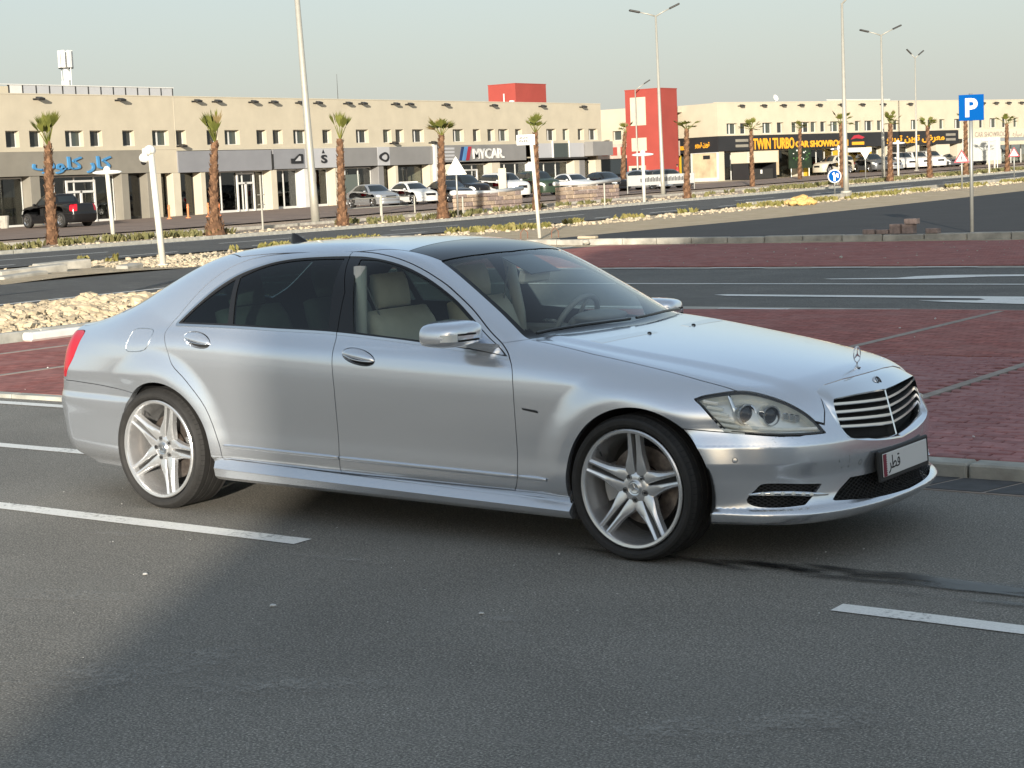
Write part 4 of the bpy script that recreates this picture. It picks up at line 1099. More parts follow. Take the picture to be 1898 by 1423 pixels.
def clip(S, d):                                           # keep d < 0
    V, N, T = S
    d = np.where(np.abs(d) < 1e-6, 1e-6, d)
    s = d < 0
    k = s[T].sum(1)
    out = [T[k == 3]]
    E = {}
    newV, newN, cnt = [], [], len(V)
    def cut(a, b):                                        # arrays of vertex ids, a inside, b outside
        nonlocal cnt
        key = np.minimum(a, b).astype(np.int64) * 10_000_000 + np.maximum(a, b)
        return key, a, b
    T1, T2 = T[k == 1], T[k == 2]
    def rot(Tx, first):
        idx = first.argmax(1)
        return np.stack([Tx[np.arange(len(Tx)), (idx + j) % 3] for j in range(3)], 1)
    keys, As, Bs = [], [], []
    if len(T1):
        T1 = rot(T1, s[T1]); keys += [cut(T1[:, 0], T1[:, 1]), cut(T1[:, 0], T1[:, 2])]
    if len(T2):
        T2 = rot(T2, ~s[T2]); keys += [cut(T2[:, 1], T2[:, 0]), cut(T2[:, 2], T2[:, 0])]
    if keys:
        K = np.concatenate([q[0] for q in keys]); A = np.concatenate([q[1] for q in keys]); B = np.concatenate([q[2] for q in keys])
        u, fi, inv = np.unique(K, return_index=True, return_inverse=True)
        a, b = A[fi], B[fi]
        t = (d[a] / (d[a] - d[b]))[:, None]
        nv, nn = V[a] + (V[b] - V[a]) * t, N[a] + (N[b] - N[a]) * t
        nn /= np.linalg.norm(nn, axis=1)[:, None] + 1e-12
        ids = len(V) + inv
        V, N = np.concatenate([V, nv]), np.concatenate([N, nn])
        o = 0
        if len(T1):
            n1 = len(T1); p, q = ids[o:o + n1], ids[o + n1:o + 2 * n1]; o += 2 * n1
            out.append(np.stack([T1[:, 0], p, q], 1))
        if len(T2):
            n2 = len(T2); p, q = ids[o:o + n2], ids[o + n2:o + 2 * n2]
            out += [np.stack([p, T2[:, 1], T2[:, 2]], 1), np.stack([p, T2[:, 2], q], 1)]
    return compact(V, N, np.concatenate(out))
XZ, XY, YZ = (0, 2), (0, 1), (1, 2)
def proj(S, ax):
    V = S[0]
    if ax == 'F': return np.stack([(V[:, 0] - V[:, 1]) / math.sqrt(2), V[:, 2]], 1)      # seen from the front corner
    if ax == 'B': return np.stack([(-V[:, 0] - V[:, 1]) / math.sqrt(2), V[:, 2]], 1)     # seen from the rear corner
    return V[:, ax]
def inside(S, poly, ax, off=0): return clip(S, sdpoly(proj(S, ax), poly) + off)
def outside(S, poly, ax, off=0): return clip(S, -sdpoly(proj(S, ax), poly) + off)
def half(S, f): return clip(S, f(S[0]))
def boundary(S):
    T = S[2]
    e = np.concatenate([T[:, [0, 1]], T[:, [1, 2]], T[:, [2, 0]]])
    k = np.minimum(e[:, 0], e[:, 1]).astype(np.int64) * 10_000_000 + np.maximum(e[:, 0], e[:, 1])
    u, fi, c = np.unique(k, return_index=True, return_counts=True)
    return e[fi[c == 1]]
def panel(S, off=0., flange=.012, deep=None):              # lift by off, turn the edges in by flange
    V, N, T = S
    V2 = V + N * off
    be = boundary(S)
    if flange:
        m = ~((V[be[:, 0], 1] < 1e-4) & (V[be[:, 1], 1] < 1e-4))
        be = be[m]
        if len(be):
            a, b = be[:, 0], be[:, 1]
            fl = np.full(len(V), flange)
            if deep is not None: fl = np.where(deep(V), .035, fl)
            t = V2[b] - V2[a]; t /= np.linalg.norm(t, axis=1)[:, None] + 1e-9
            fn = np.cross(t, N[a])
            base = len(V2)
            A0, B0 = V2[a], V2[b]
            A1, B1 = A0 - N[a] * fl[a][:, None], B0 - N[b] * fl[b][:, None]
            n = len(a); i = np.arange(n)
            V2 = np.concatenate([V2, A0, B0, A1, B1]); N = np.concatenate([N, fn, fn, fn, fn])
            q = [base + i, base + n + i, base + 3 * n + i, base + 2 * n + i]
            T = np.concatenate([T, np.stack([q[1], q[0], q[3]], 1), np.stack([q[1], q[3], q[2]], 1)])
    return V2, N, T
def emit(name, S, mat, parent, side, label=None):          # side: -1 right, +1 left, 0 both joined at the centre line
    V, N, T = S
    if side == 0:
        V = np.concatenate([V * [1, -1, 1], V]); N = np.concatenate([N * [1, -1, 1], N])
        T = np.concatenate([T[:, ::-1], T + len(S[0])])
    elif side == -1:
        V, N, T = V * [1, -1, 1], N * [1, -1, 1], T[:, ::-1]
    o = put(name, mesh(name, V, T, mat, True, N), parent)
    if label: o['label'] = label
    return o
# ------------------------------------------------------------------ car materials
def m_carpaint(name, base, metal=.84, rough=.23):
    m, nt, b = nodes(name)
    co = texco(nt, 'obj')
    fl = noise(nt, co, 900, 1, .5)
    col = mixc(nt, 1, base, ramp(nt, fl, [(.3, .90), (.7, 1.10)]), 'MULTIPLY')
    z = nt.nodes.new('ShaderNodeSeparateXYZ'); nt.links.new(co, z.inputs[0])
    low = ramp(nt, z.outputs[2], [(.12, 1), (.60, 0)])
    soft = ramp(nt, noise(nt, co, 1.4, 2, .4), [(.2, .4), (.8, 1)])
    col = mixc(nt, mth(nt, 'MULTIPLY', mth(nt, 'MULTIPLY', low, soft), .16), col, (.42, .38, .32))
    nt.links.new(col, b.inputs['Base Color'])
    setv(b, Roughness=rough)
    setv(b, Metallic=metal)
    b.inputs['Coat Weight'].default_value = 1
    b.inputs['Coat Roughness'].default_value = .035
    return m
M['silver'] = m_carpaint('silver_metallic_paint', (.79, .825, .88))
M['chrome'] = simple('chrome', (.80, .81, .82), .08, 1, 0)
M['satin'] = simple('satin_metal', (.82, .83, .84), .25, 1, 0)
M['trim'] = simple('black_trim', (.012, .012, .013), .32, 0, 0)
M['gap'] = simple('dark_cavity', (.010, .010, .010), .9, 0, 0)
M['plastic'] = simple('black_plastic', (.018, .018, .018), .55, 0, .2, 30, 'obj', .3, 200)
M['rubber'] = simple('tyre_rubber', (.022, .021, .020), .75, 0, .2, 18, 'obj', .25, 120)
M['wind'] = glass('windscreen_glass', (.86, .92, .89))
M['tint'] = glass('tinted_glass', (.11, .16, .16))
M['side'] = glass('side_glass', (.66, .74, .71))
M['lens'] = glass('lamp_lens', (.97, .98, .97))
M['roofglass'] = simple('roof_glass', (.012, .013, .015), .06, 0, 0)
M['roofglass'].node_tree.nodes['Principled BSDF'].inputs['IOR'].default_value = 1.6
M['red_lamp'] = simple('red_lamp', (.50, .008, .02), .12, 0, 0)
M['lamp_in'] = simple('lamp_housing', (.80, .81, .78), .30, .35, 0)
M['lamp_bar'] = simple('lamp_light_guide', (.80, .79, .72), .25, 0, 0)
M['beige'] = simple('beige_leather', (.62, .56, .46), .55, 0, .08, 9, 'obj', .2, 60)
M['dash'] = simple('dashboard', (.22, .225, .22), .6, 0, .1, 9, 'obj')
M['headliner'] = simple('headliner', (.60, .57, .50), .9, 0, 0)
M['rim'] = simple('silver_wheel', (.80, .80, .80), .26, .8, .05, 12, 'obj')
M['disc'] = simple('brake_disc', (.20, .17, .15), .45, .8, .3, 40, 'obj')
M['caliper'] = simple('brake_caliper', (.36, .36, .36), .4, .6, 0)
# ------------------------------------------------------------------ palms
M['trunk'] = simple('palm_trunk', (.12, .062, .032), .95, 0, .45, 5, 'obj', .8, 25)
M['trunk_l'] = simple('palm_bark_scale', (.23, .125, .068), .95, 0, .35, 7, 'obj', .6, 30)
M['frond'] = m_leaf('palm_frond', (.085, .10, .02), (.19, .19, .045))
M['frond_d'] = m_leaf('dry_palm_frond', (.20, .15, .06), (.30, .22, .10))
def make_palm(label, loc, h, r0, r1, lean, nf, spread, bulge=0, seed=1, dry=0):
    rnd = random.Random(seed)
    up_ = spread[0] > .9
    P = thing('palm_tree', label, 'palm', loc, rnd.uniform(0, 6.28), 'young palms along the main road')
    b = MB(); n, m = 14, 26
    V, Fs = [], []
    def axis(t): return Vector((lean[0] * t * t, lean[1] * t * t, h * t))
    for i in range(m + 1):
        t = i / m
        r = .84 * (r0 + (r1 - r0) * t ** .8) + bulge * max(0, 1 - t / .2) ** .7
        c = axis(t)
        for k in range(n):
            a = 2 * math.pi * k / n
            rr = r * (1 + .16 * mnoise.noise((math.cos(a) * 2, math.sin(a) * 2, t * h * 4 + seed)) + (.07 if i % 2 else 0))
            V.append((c.x + rr * math.cos(a), c.y + rr * math.sin(a), c.z - .1))
    for i in range(m): Fs += [(i * n + k, i * n + (k + 1) % n, (i + 1) * n + (k + 1) % n, (i + 1) * n + k) for k in range(n)]
    Fs.append(tuple(m * n + k for k in range(n)))
    b.add(V, Fs); b.build('trunk', M['trunk'], P)
    s = MB()                                              # overlapping leaf bases
    for i in range(int(h * 16)):
        t = (i + .5) / (h * 16) * .97
        r = .84 * (r0 + (r1 - r0) * t ** .8) + bulge * max(0, 1 - t / .2) ** .7
        c = axis(t)
        for k in range(3):
            a = i * 2.4 + k * 2.09 + rnd.uniform(-.3, .3)
            e = Vector((math.cos(a), math.sin(a), 0)); q = Vector((-math.sin(a), math.cos(a), 0))
            base = c + e * r * .97
            w, l, o = rnd.uniform(.05, .09), rnd.uniform(.10, .2), rnd.uniform(.035, .09)
            j = len(s.v)
            s.v += [tuple(base - q * w), tuple(base + q * w), tuple(base + q * w * .5 + e * o + Vector((0, 0, l))), tuple(base - q * w * .5 + e * o + Vector((0, 0, l)))]
            s.f.append((j, j + 1, j + 2, j + 3)); s.mi.append(0)
    tag(s.build('bark_scales', M['trunk_l'], P), kind='stuff')
    top_ = axis(1.0) + Vector((0, 0, -.1))
    for f in range(nf):                                   # fan fronds, each on its own stalk
        a = 2 * math.pi * f / nf * 2.4 + rnd.uniform(-.4, .4)
        el = rnd.uniform(*spread)
        d = Vector((math.cos(a) * math.cos(el), math.sin(a) * math.cos(el), math.sin(el)))
        L = rnd.uniform(.30, .62) * (1.0 + .25 * up_)
        q = Vector((-math.sin(a), math.cos(a), 0)); u = d.cross(q) * -1
        fb = MB()
        p0, p1 = top_ + Vector((d.x, d.y, 0)) * r1 * .5, top_ + d * L
        fb.tube([p0, p1], [.022, .013], 4, False)
        ns = 9 if up_ else 13; R0 = rnd.uniform(.5, .8) if up_ else rnd.uniform(.36, .58)
        for k in range(ns):
            ph = (k / (ns - 1) - .5) * (.7 if up_ else 1.6)
            dd = (d * math.cos(ph) + q * math.sin(ph)).normalized()
            qq = (q * math.cos(ph) - d * math.sin(ph))
            ll = R0 * (1 - .25 * abs(ph) / 1.25) * rnd.uniform(.85, 1.1)
            dr = Vector((0, 0, -1)) * rnd.uniform(.02, .12) * (1.2 - el * .5)
            wv = .038
            j = len(fb.v)
            fb.v += [tuple(p1), tuple(p1 + dd * ll * .5 + qq * wv + u * .02), tuple(p1 + dd * ll + dr), tuple(p1 + dd * ll * .5 - qq * wv + u * .02)]
            fb.f.append((j, j + 1, j + 2, j + 3)); fb.mi.append(0)
        fb.build('frond', M['frond_d'] if dry and f % 4 == 3 else M['frond'], P)
    return P
PALMS = [
 ('palm in front of the black pickup with upright fronds', (-47.5, 34.8), 3.75, .26, .125, (-.10, -.06), 13, (1.0, 1.5), .02),
 ('palm with a swollen rust brown base right of the white camera pole', (-45.05, 40.75), 3.7, .235, .125, (-.22, -.10), 11, (1.0, 1.5), .26),
 ('palm with sparse upright fronds right of the tall near lamp pole', (-45.7, 49.0), 3.8, .235, .12, (.0, -.1), 7, (1.0, 1.5), .10),
 ('palm with a full fan crown bending right left of the white showroom lettering', (-44.6, 54.6), 3.85, .23, .12, (.10, .18), 16, (.45, 1.4), .12),
 ('small palm behind the white street name sign', (-45.0, 62.6), 3.9, .2, .11, (0, .1), 6, (.6, 1.4), .04),
 ('palm in front of the pink link block left of the red tower', (-65.5, 103.2), 4.4, .26, .11, (-.30, -.25), 7, (.4, 1.4), .04),
 ('palm with a split crown in front of the black corner fascia', (-43.8, 75.2), 3.85, .2, .1, (-.05, -.1), 9, (.2, 1.1), .06),
 ('palm with a round crown left of the large orange lettering', (-54.2, 102.3), 4.1, .17, .10, (0, 0), 16, (.0, 1.35), .03),
 ('thin palm crossing the middle of the orange lettering', (-62.0, 125.4), 4.3, .18, .11, (-.05, .1), 11, (.1, 1.3), .02),
 ('palm half hidden behind the tall single arm lamp pole', (-42.4, 91.8), 3.95, .2, .1, (0, 0), 11, (.0, 1.2), .04),
 ('palm with a drooping side frond in the row of parked cars at right', (-44.4, 103.6), 3.95, .22, .12, (.05, -.05), 14, (.1, 1.3), .06),
 ('palm with few fronds in front of the right end of the black fascia', (-45.0, 111.9), 3.7, .2, .1, (-.1, -.1), 10, (.1, 1.1), .06),
 ('bare trunked palm directly left of the parking sign post', (-44.4, 117.3), 4.3, .2, .12, (0, 0), 8, (.3, 1.3), .04),
 ('palm at the right edge of the picture by the faded lettering', (-43.2, 122.6), 3.75, .19, .1, (-.05, -.05), 9, (.3, 1.3), .05)]
for i, (lab, (x, y), h, r0, r1, ln, nf, sp, bu) in enumerate(PALMS):
    make_palm(lab, (x, y, zt(y) + .04), h, r0, r1, ln, nf, sp, bu, 11 + i, i in (1, 3, 5, 8))
# ------------------------------------------------------------------ poles and signs
M['pole_w'] = simple('white_pole', (.72, .69, .60), .45, 0, .05, 4, 'obj')
M['galv'] = simple('galvanised_steel', (.40, .40, .37), .45, .55, .08, 5, 'obj')
M['galv_b'] = simple('beige_grey_pole', (.44, .42, .36), .5, .3, .06, 5, 'obj')
CP = thing('camera_pole', 'white pole with two camera housings at its head left of the silver sedan roof', 'pole', (-28.42, 22.55, -.02))
MB().tube([(0, 0, 0), (-.12, -.06, 2.9)], [.085, .075], 16).build('pole', M['pole_w'], CP, True)
MB().lathe([(.14, 0), (.14, .03), (.09, .035)], 16).build('base_plate', M['pole_w'], CP)
for (x, y, z, s) in ((-.14, -.06, 2.86, .9), (-.26, -.14, 2.68, .85)):
    c = MB(); c.sphere((x, y, z), (.16 * s, .16 * s, .15 * s), 14, 9); hd = c.build('camera_housing', M['white'], CP, True)
    c = MB(); c.sphere((x - .02, y - .02, z - .10), .075, 12, 8); c.build('camera_dome', M['gap'], hd, True)
MB().cbox(-.30, -.02, -.2, .02, 2.76, 2.92, .03).build('camera_bracket', M['pole_w'], CP)
def tpole(label, x, y, h, lean=(0, 0)):
    T = thing('garden_lamp', label, 'lamp', (x, y, zt(y) + .03), R_(35), 'white T headed lamps')
    MB().tube([(0, 0, 0), (lean[0], lean[1], h)], .085, 12).build('pole', M['pole_w'], T, True)
    MB().lathe([(.17, 0), (.17, .05), (.1, .06)], 12).build('base', M['pole_w'], T)
    l = MB(); l.sphere((lean[0], lean[1], h), (.58, .16, .09), 14, 8); l.build('lamp_head', M['white'], T, True)
    l = MB(); l.sphere((lean[0], lean[1], h + .12), (.14, .14, .12), 10, 7); l.build('lamp_cap', M['white'], T, True)
    return T
tpole('white T headed lamp right of the black pickup', -47.0, 37.3, 2.6, (-.06, -.06))
tpole('white T headed lamp in front of the red tower', -43.05, 69.5, 2.5)
tpole('white T headed lamp left of the beige off roader and the round blue sign', -44.5, 95.9, 2.35)
tpole('white T headed lamp between the palms in the row of parked cars', -49.6, 117.0, 2.6)
tpole('white T headed lamp right of the parking sign, nearer one', -43.6, 119.9, 2.5)
tpole('white T headed lamp right of the parking sign, farther one', -48.8, 135, 2.4)
def lamp_post(label, x, y, h, arms, r=.11, mat='galv_b', lean=(0, 0)):
    T = thing('street_lamp', label, 'street lamp', (x, y, zt(y) + .02), 0, 'tall street lamps')
    top = Vector((lean[0], lean[1], h))
    MB().tube([(0, 0, 0), (lean[0] * .1, lean[1] * .1, h * .1), tuple(top)], [r * 1.25, r * 1.1, r * .5], 14).build('pole', M[mat], T, True)
    MB().lathe([(r * 2.4, -.05), (r * 2.4, .10), (r * 1.3, .12)], 14).build('base', M['conc_dirty'], T)
    for (dx, dy, dz, L) in arms:
        d = Vector((dx, dy, dz)).normalized()
        e = top + d * L
        MB().tube([tuple(top - Vector((0, 0, .05))), tuple(top + d * L * .5), tuple(e)], [.045, .04, .03], 8).build('arm', M[mat], T, True)
        Q = d.to_track_quat('X', 'Z').to_matrix().to_4x4()
        hd = MB(); hd.cbox(-.05, .62, -.15, .15, -.05, .06, .035, Matrix.Translation(e) @ Q); hd.build('lamp_head', M['darkmetal'], T)
    return T
lamp_post('tall tapering lamp pole rising out of the picture in front of the left showroom', -49.8, 51.8, 15.5, [(.3, .95, .1, 1.5)], .165, 'galv_b', (-.35, -.28))
lamp_post('tall twin arm lamp in front of the red tower corner', -49.8, 82.7, 10.7, [(-.76, -.62, .22, 1.0), (.74, .6, .42, .95)], .115, 'galv_b', (-.10, -.06))
lamp_post('tall single arm lamp at the road edge left of the parked car row', -35.9, 78.4, 9.95, [(.72, .5, .75, 1.3)], .125, 'galv_b', (-.03, -.03))
lamp_post('twin arm lamp behind the row of parked cars left of the parking sign', -47.1, 108.6, 10.2, [(-.76, -.6, .25, .95), (.74, .6, .4, .95)], .115, 'galv_b')
lamp_post('distant lamp with two short raised arms left of the parking sign', -62, 150.0, 10.6, [(-.6, -.45, .8, .55), (.6, .45, .6, .45)], .10, 'galv_b')
lamp_post('slim distant lamp in front of the bright flank of the right showroom', -80, 128.8, 8.6, [(.8, .6, .6, 1.0)], .09, 'galv_b')
lamp_post('lamp at the right picture edge of which mostly the head shows', -41.5, 134.5, 8.2, [(-.5, -.35, .25, .5)], .09, 'galv_b')
def face_cam(x, y, off=0): return math.atan2(-7.62 - y, 4.23 - x) + off      # turn a plate towards the car park
# P sign
PS = thing('parking_sign', 'square blue parking sign with white letter P on a galvanised post at right', 'sign', (-11.6, 33.4, 0))
MB().tube([(0, 0, 0), (.0, 0, 3.35)], .045, 16).build('post', M['galv'], PS, True)
M['blue'] = simple('sign_blue', (.0005, .085, .33), .85, 0, 0)
M['blue'].node_tree.nodes['Principled BSDF'].inputs['Specular IOR Level'].default_value = .08
ap = face_cam(-11.6, 33.4)
Mp = Matrix.Translation((0, 0, 0)) @ Matrix.Rotation(ap + .22, 4, 'Z')
SP = MB().cbox(.05, .07, -.30, .30, 2.70, 3.32, .006, Mp).build('plate', M['blue'], PS)
tp = text_mesh('P', .62, .003, M['white'], .018)
xs = [v.co.x for v in tp.vertices]; ys = [v.co.y for v in tp.vertices]
for v in tp.vertices: v.co.x = (v.co.x - min(xs)) / (max(xs) - min(xs)) * .31 - .145 if False else v.co.x
x0_, x1_, y0_, y1_ = min(xs), max(xs), min(ys), max(ys)
for v in tp.vertices:
    v.co.x = (v.co.x - x0_) / (x1_ - x0_) * .30 - .15
    v.co.y = (v.co.y - y0_) / (y1_ - y0_) * .45
put('letter', tp, PS, M=Mp @ Matrix.Translation((.074, .0, 2.785)) @ FX)
MB().cbox(.02, .05, -.2, .2, 2.85, 2.9, .005, Mp).build('bracket', M['galv'], PS)
MB().cbox(.02, .05, -.2, .2, 3.1, 3.15, .005, Mp).build('bracket', M['galv'], PS)
# street name sign
NS = thing('street_name_sign', 'white street name plate on a pale post behind the sedan windscreen', 'sign', (-25.1, 34.3, 0))
MB().tube([(0, 0, 0), (-.12, -.08, 3.0)], .055, 14).build('post', M['pole_w'], NS, True)
an = face_cam(-25.1, 34.3)
Mn = Matrix.Translation((-.12, -.08, 0)) @ Matrix.Rotation(an - .1, 4, 'Z')
MB().cbox(-.015, .015, -.42, .12, 2.72, 3.02, .006, Mn).build('plate', M['white'], NS)
for z, t in ((2.90, '\uFE9F\uFEAE\uFE97'), (2.80, 'Street')): pass
for k, (z, w) in enumerate(((2.90, .3), (2.81, .36))):
    b = MB()
    for i in range(7): b.box(.016, .018, -.36 + i * w / 7, -.36 + i * w / 7 + w / 7 * .72, z, z + .045 + .012 * ((i * 7 + k) % 3), Mn)
    b.build('plate_print', M['darkmetal'], NS)
for s in (-1, 1):
    MB().tube([(.1, s * .35, 0), (.1, s * .35, .18), (.1, s * .45, .30), (.1, s * .55, .18), (.1, s * .55, 0)], .014, 6, True, Matrix.Rotation(an, 4, 'Z')).build('hoop', simple('rusty_hoop', (.22, .10, .06), .8, 0, .2, 8, 'obj') if s < 0 else bpy.data.materials['rusty_hoop'], NS)
# back of a triangular sign, warning triangles, give way, round blue sign
def tri_sign(label, x, y, h, face, size, inv=False, back=False, col='sign'):
    T = thing('traffic_sign', label, 'sign', (x, y, zt(y)))
    MB().tube([(0, 0, 0), (0, 0, h)], .04, 10).build('post', M['galv'], T, True)
    a = face_cam(x, y)
    Q = Matrix.Rotation(a, 4, 'Z')
    s = size
    P3 = [(-s / 2, 0), (s / 2, 0), (0, s * .87)]
    if inv: P3 = [(-p, s * .87 - q) for p, q in P3]
    pl = MB(); pl.prism([(p, q + h - s * .8) for p, q in P3], .045, .06, Q @ FX); pl.build('plate', M['redstripe'] if face else M['galv'], T)
    if face:
        c = (0, s * (.58 if inv else .29))
        pl = MB(); pl.prism([(c[0] + (p - c[0]) * .70, c[1] + (q - c[1]) * .70 + h - s * .8) for p, q in P3], .0605, .064, Q @ FX); pl.build('plate_face', M['white'], T)
        if not inv:
            pl = MB(); pl.prism([(-.03 * s, h - s * .8 + .16 * s), (.03 * s, h - s * .8 + .16 * s), (.04 * s, h - s * .8 + .42 * s), (-.04 * s, h - s * .8 + .42 * s)], .0645, .067, Q @ FX); pl.build('symbol', M['ink'], T)
    return T
tri_sign('grey back of a triangular road sign left of the fourth palm crown gap', -44.5, 55.6, 2.75, False, .95)
tri_sign('red and white warning triangle left of the parking sign post', -29.2, 77.7, 2.0, True, .78)
tri_sign('red and white warning triangle at the right picture edge', -34.2, 99.1, 1.95, True, .70)
o = tri_sign('pale inverted give way triangle among the parked cars', -50.0, 112.0, 2.15, False, .78, True)
BS = thing('traffic_sign', 'round blue sign with white arrow in front of the beige off roader', 'sign', (-34.9, 74.9, zt(74.9)))
MB().tube([(0, 0, 0), (0, 0, 1.3)], .035, 10).build('post', M['galv'], BS, True)
Q = Matrix.Rotation(face_cam(-34.9, 74.9), 4, 'Z') @ Matrix.Translation((0, 0, .98))
b = MB(); b.lathe([(0, .06), (.30, .06), (.345, .055), (.345, .04), (0, .04)], 28, Q @ FX); b.build('plate', M['white'], BS)
b = MB(); b.lathe([(0, .066), (.295, .066), (.295, .06)], 28, Q @ FX); b.build('plate_face', M['blue'], BS)
b = MB(); b.prism([(-.05, -.24), (.05, -.24), (.05, .05), (-.02, .22), (-.12, .12), (-.05, .02)], .0665, .07, Q @ FX); b.prism([(.07, -.02), (.2, -.1), (.2, .12), (.1, .16)], .0665, .07, Q @ FX); b.build('arrow', M['white'], BS)
# thin rusty stake poles along the verge
for (x, y, h, lab) in ((-46.0, 44.4, 2.3, 'thin beige stake with stubs left of the tall near lamp pole'), (-43.8, 66.9, 1.15, 'short pale post at the road edge left of the red tower'), (-46.5, 58.6, .9, 'short white post right of the fourth palm'), (-46.0, 52.0, 1.2, 'short white post in front of the ring logo shop')):
    MS = MB().tube([(0, 0, 0), (0, 0, h)], .04, 8)
    if h > 2: [MS.tube([(0, -.2, z), (0, .2, z)], .02, 6) for z in (h - .8, h - 1.2)]
    tag(MS.build('stake', M['galv_b'], loc=(x, y, zt(y) + .03)), lab, 'post', 'posts along the verge')
# orange delineator posts by the grey shop
M['delin'] = simple('orange_plastic', (.75, .25, .10), .6, 0, .1, 5, 'obj')
for (x, y, lab) in ((-74.5, 65.9, 'first orange post from the white camera pole in front of the shop'), (-73.6, 66.6, 'second orange post from the white camera pole in front of the shop'), (-73.0, 67.7, 'third orange post from the white camera pole in front of the shop'), (-74.0, 69.6, 'orange post nearest the palm with the swollen base')):
    tag(MB().tube([(0, 0, 0), (0, 0, .85)], .06, 8).lathe([(.16, 0), (.16, .05), (.07, .06)], 10).lathe([(.085, .60), (.085, .68)], 10).build('delineator_post', M['delin'], loc=(x, y, zt(y) + .05)), lab, 'post', 'orange posts by the shop')
tag(MB().lathe([(.22, 0), (.30, .75), (.27, .78), (.22, .70), (0, .68)], 14).build('planter', M['conc_dirty'], loc=(-78.6, 56.9, .05)), 'pale round planter at the left picture edge by the shop window', 'planter')
# low stone wall with white coping
LW = thing('stone_wall', 'low brown rubble wall with a sagging white coping in front of the parked vehicles', 'wall', (-51.5, 0, 0))
random.seed(21)
for (a, c, zc) in ((64.5, 70.5, .95), (74.0, 80.5, 1.1)):
    for r in range(4):
        y = a
        while y < c - .1:
            w = min(random.uniform(.6, 1.1), c - y)
            MB().cbox(-.2 + random.uniform(-.03, .03), .0 + random.uniform(-.03, .04), y + .015, y + w - .015, zt(a) + .04 + r * .23, zt(a) + .04 + (r + 1) * .23 - .015, .03).build('stone', M['block'] if random.random() < .45 else M['sand_pink'], LW)
            y += w
    MB().tube([(-.1, a - .2, zt(a) + zc + .05), (-.1, (a + c) / 2, zt(a) + zc - .02), (-.1, c + .2, zt(a) + zc + .12)], .12, 8).build('coping', M['white'], LW, True)
BN = thing('banner', 'long white printed banner stretched low in front of the canopy', 'banner', (-58.5, 0, 0))
MB().box(-.03, 0, 92.6, 101.6, zt(92) + .55, zt(92) + 1.25).build('sheet', M['white'], BN)
for i in range(30):
    MB().box(.001, .006, 94.3 + i * .2, 94.3 + i * .2 + .11, zt(92) + .78, zt(92) + 1.02 + .04 * (i % 3)).build('print', M['darkmetal'], BN)
for y in (92.6, 97, 101.6): MB().tube([(0, y, zt(92) - .1), (0, y, zt(92) + 1.35)], .04, 6).build('post', M['galv'], BN)
# pale info board at far right, white boards by the shops
def board(label, x, y, w, h, z, mat, legs=True, rz=None, name='board'):
    T = thing(name, label, 'board', (x, y, zt(y)), face_cam(x, y, -.25) if rz is None else rz)
    MB().cbox(-.03, .03, -w / 2, w / 2, z, z + h, .01).build('panel', mat, T)
    if legs:
        for s in (-1, 1): MB().tube([(0, s * w * .42, 0), (0, s * w * .42, z + h)], .04, 6).build('leg', M['galv'], T)
    return T
board('pale grey notice board on two legs right of the parking sign post', -48.6, 131.5, 3.1, 1.9, .9, simple('pale_board', (.46, .47, .44), .6, 0, .05, 1, 'obj'))
t = board('white pillar board with red print standing between the parked cars', -70.5, 84.0, 1.3, 1.5, .05, M['white'], False)
for i in range(4): MB().box(.031, .036, -.4, .4, .3 + i * .3, .42 + i * .3).build('print', M['redstripe'], t)
board('narrow white pillar board left of the white lettering', -66.0, 88.6, .55, 2.1, .05, M['cream_l'], False)
board('pale shop screen with green tint beside the near lamp pole', -76.5, 84.8, 1.6, 1.9, .3, M['pane_g'], True)
# barrier rails near the palms
RL = thing('barrier_rail', 'pale metal rail frame right of the third palm', 'rail', (-54, 0, 0))
for y in (58.6, 61.4, 64.2): MB().tube([(0, y, zt(60)), (0, y, zt(60) + 1.0)], .035, 6).build('rail_post', M['galv_b'], RL)
for z in (.5, .97): MB().tube([(0, 58.6, zt(60) + z), (0, 64.2, zt(60) + z)], .03, 6).build('rail', M['galv_b'], RL)
# kiosk, green board
KS = thing('kiosk', 'black kiosk with a deep cream canopy below the left end of the orange lettering', 'kiosk')
KS.matrix_world = MR @ Matrix.Translation((1.2, 0, zt(138)))
b = MB(); b.box(0, 2.0, .6, .7, 0, 1.5); b.box(0, 2.0, 4.3, 4.4, 0, 1.5); b.box(0, .1, .7, 4.3, 0, 1.5); b.build('walls', M['black'], KS)
MB().cbox(-.1, 2.15, .5, 4.5, 1.5, 2.55, .04).build('canopy', M['cream_l'], KS)
MB().cbox(1.2, 1.95, 1.0, 4.0, .0, .95, .03).build('counter', M['darkmetal'], KS)
MB().box(1.955, 1.97, 2.3, 2.55, .5, .85).build('notice', M['white'], KS)
GB = thing('billboard', 'dark board with green and white print left of the yellow columns', 'billboard')
GB.matrix_world = MR @ Matrix.Translation((1.4, 0, zt(142)))
MB().box(0, .12, 8.0, 11.1, .8, 2.7).build('panel', simple('green_black_print', (.012, .024, .012), .6, 0, .6, 1.2, 'pos'), GB)
M['greenp'] = simple('green_print', (.06, .17, .04), .6, 0, .3, 3, 'pos')
random.seed(5)
for i in range(16): 
    y, z = random.uniform(8.5, 10.8), random.uniform(1.5, 2.5); MB().box(.121, .13, y, y + random.uniform(.1, .25), z, z + random.uniform(.06, .14)).build('print', M['greenp'] if i % 3 else M['white'], GB)
for y in (8.3, 10.8): MB().tube([(.05, y, 0), (.05, y, .8)], .05, 6).build('leg', M['galv'], GB)
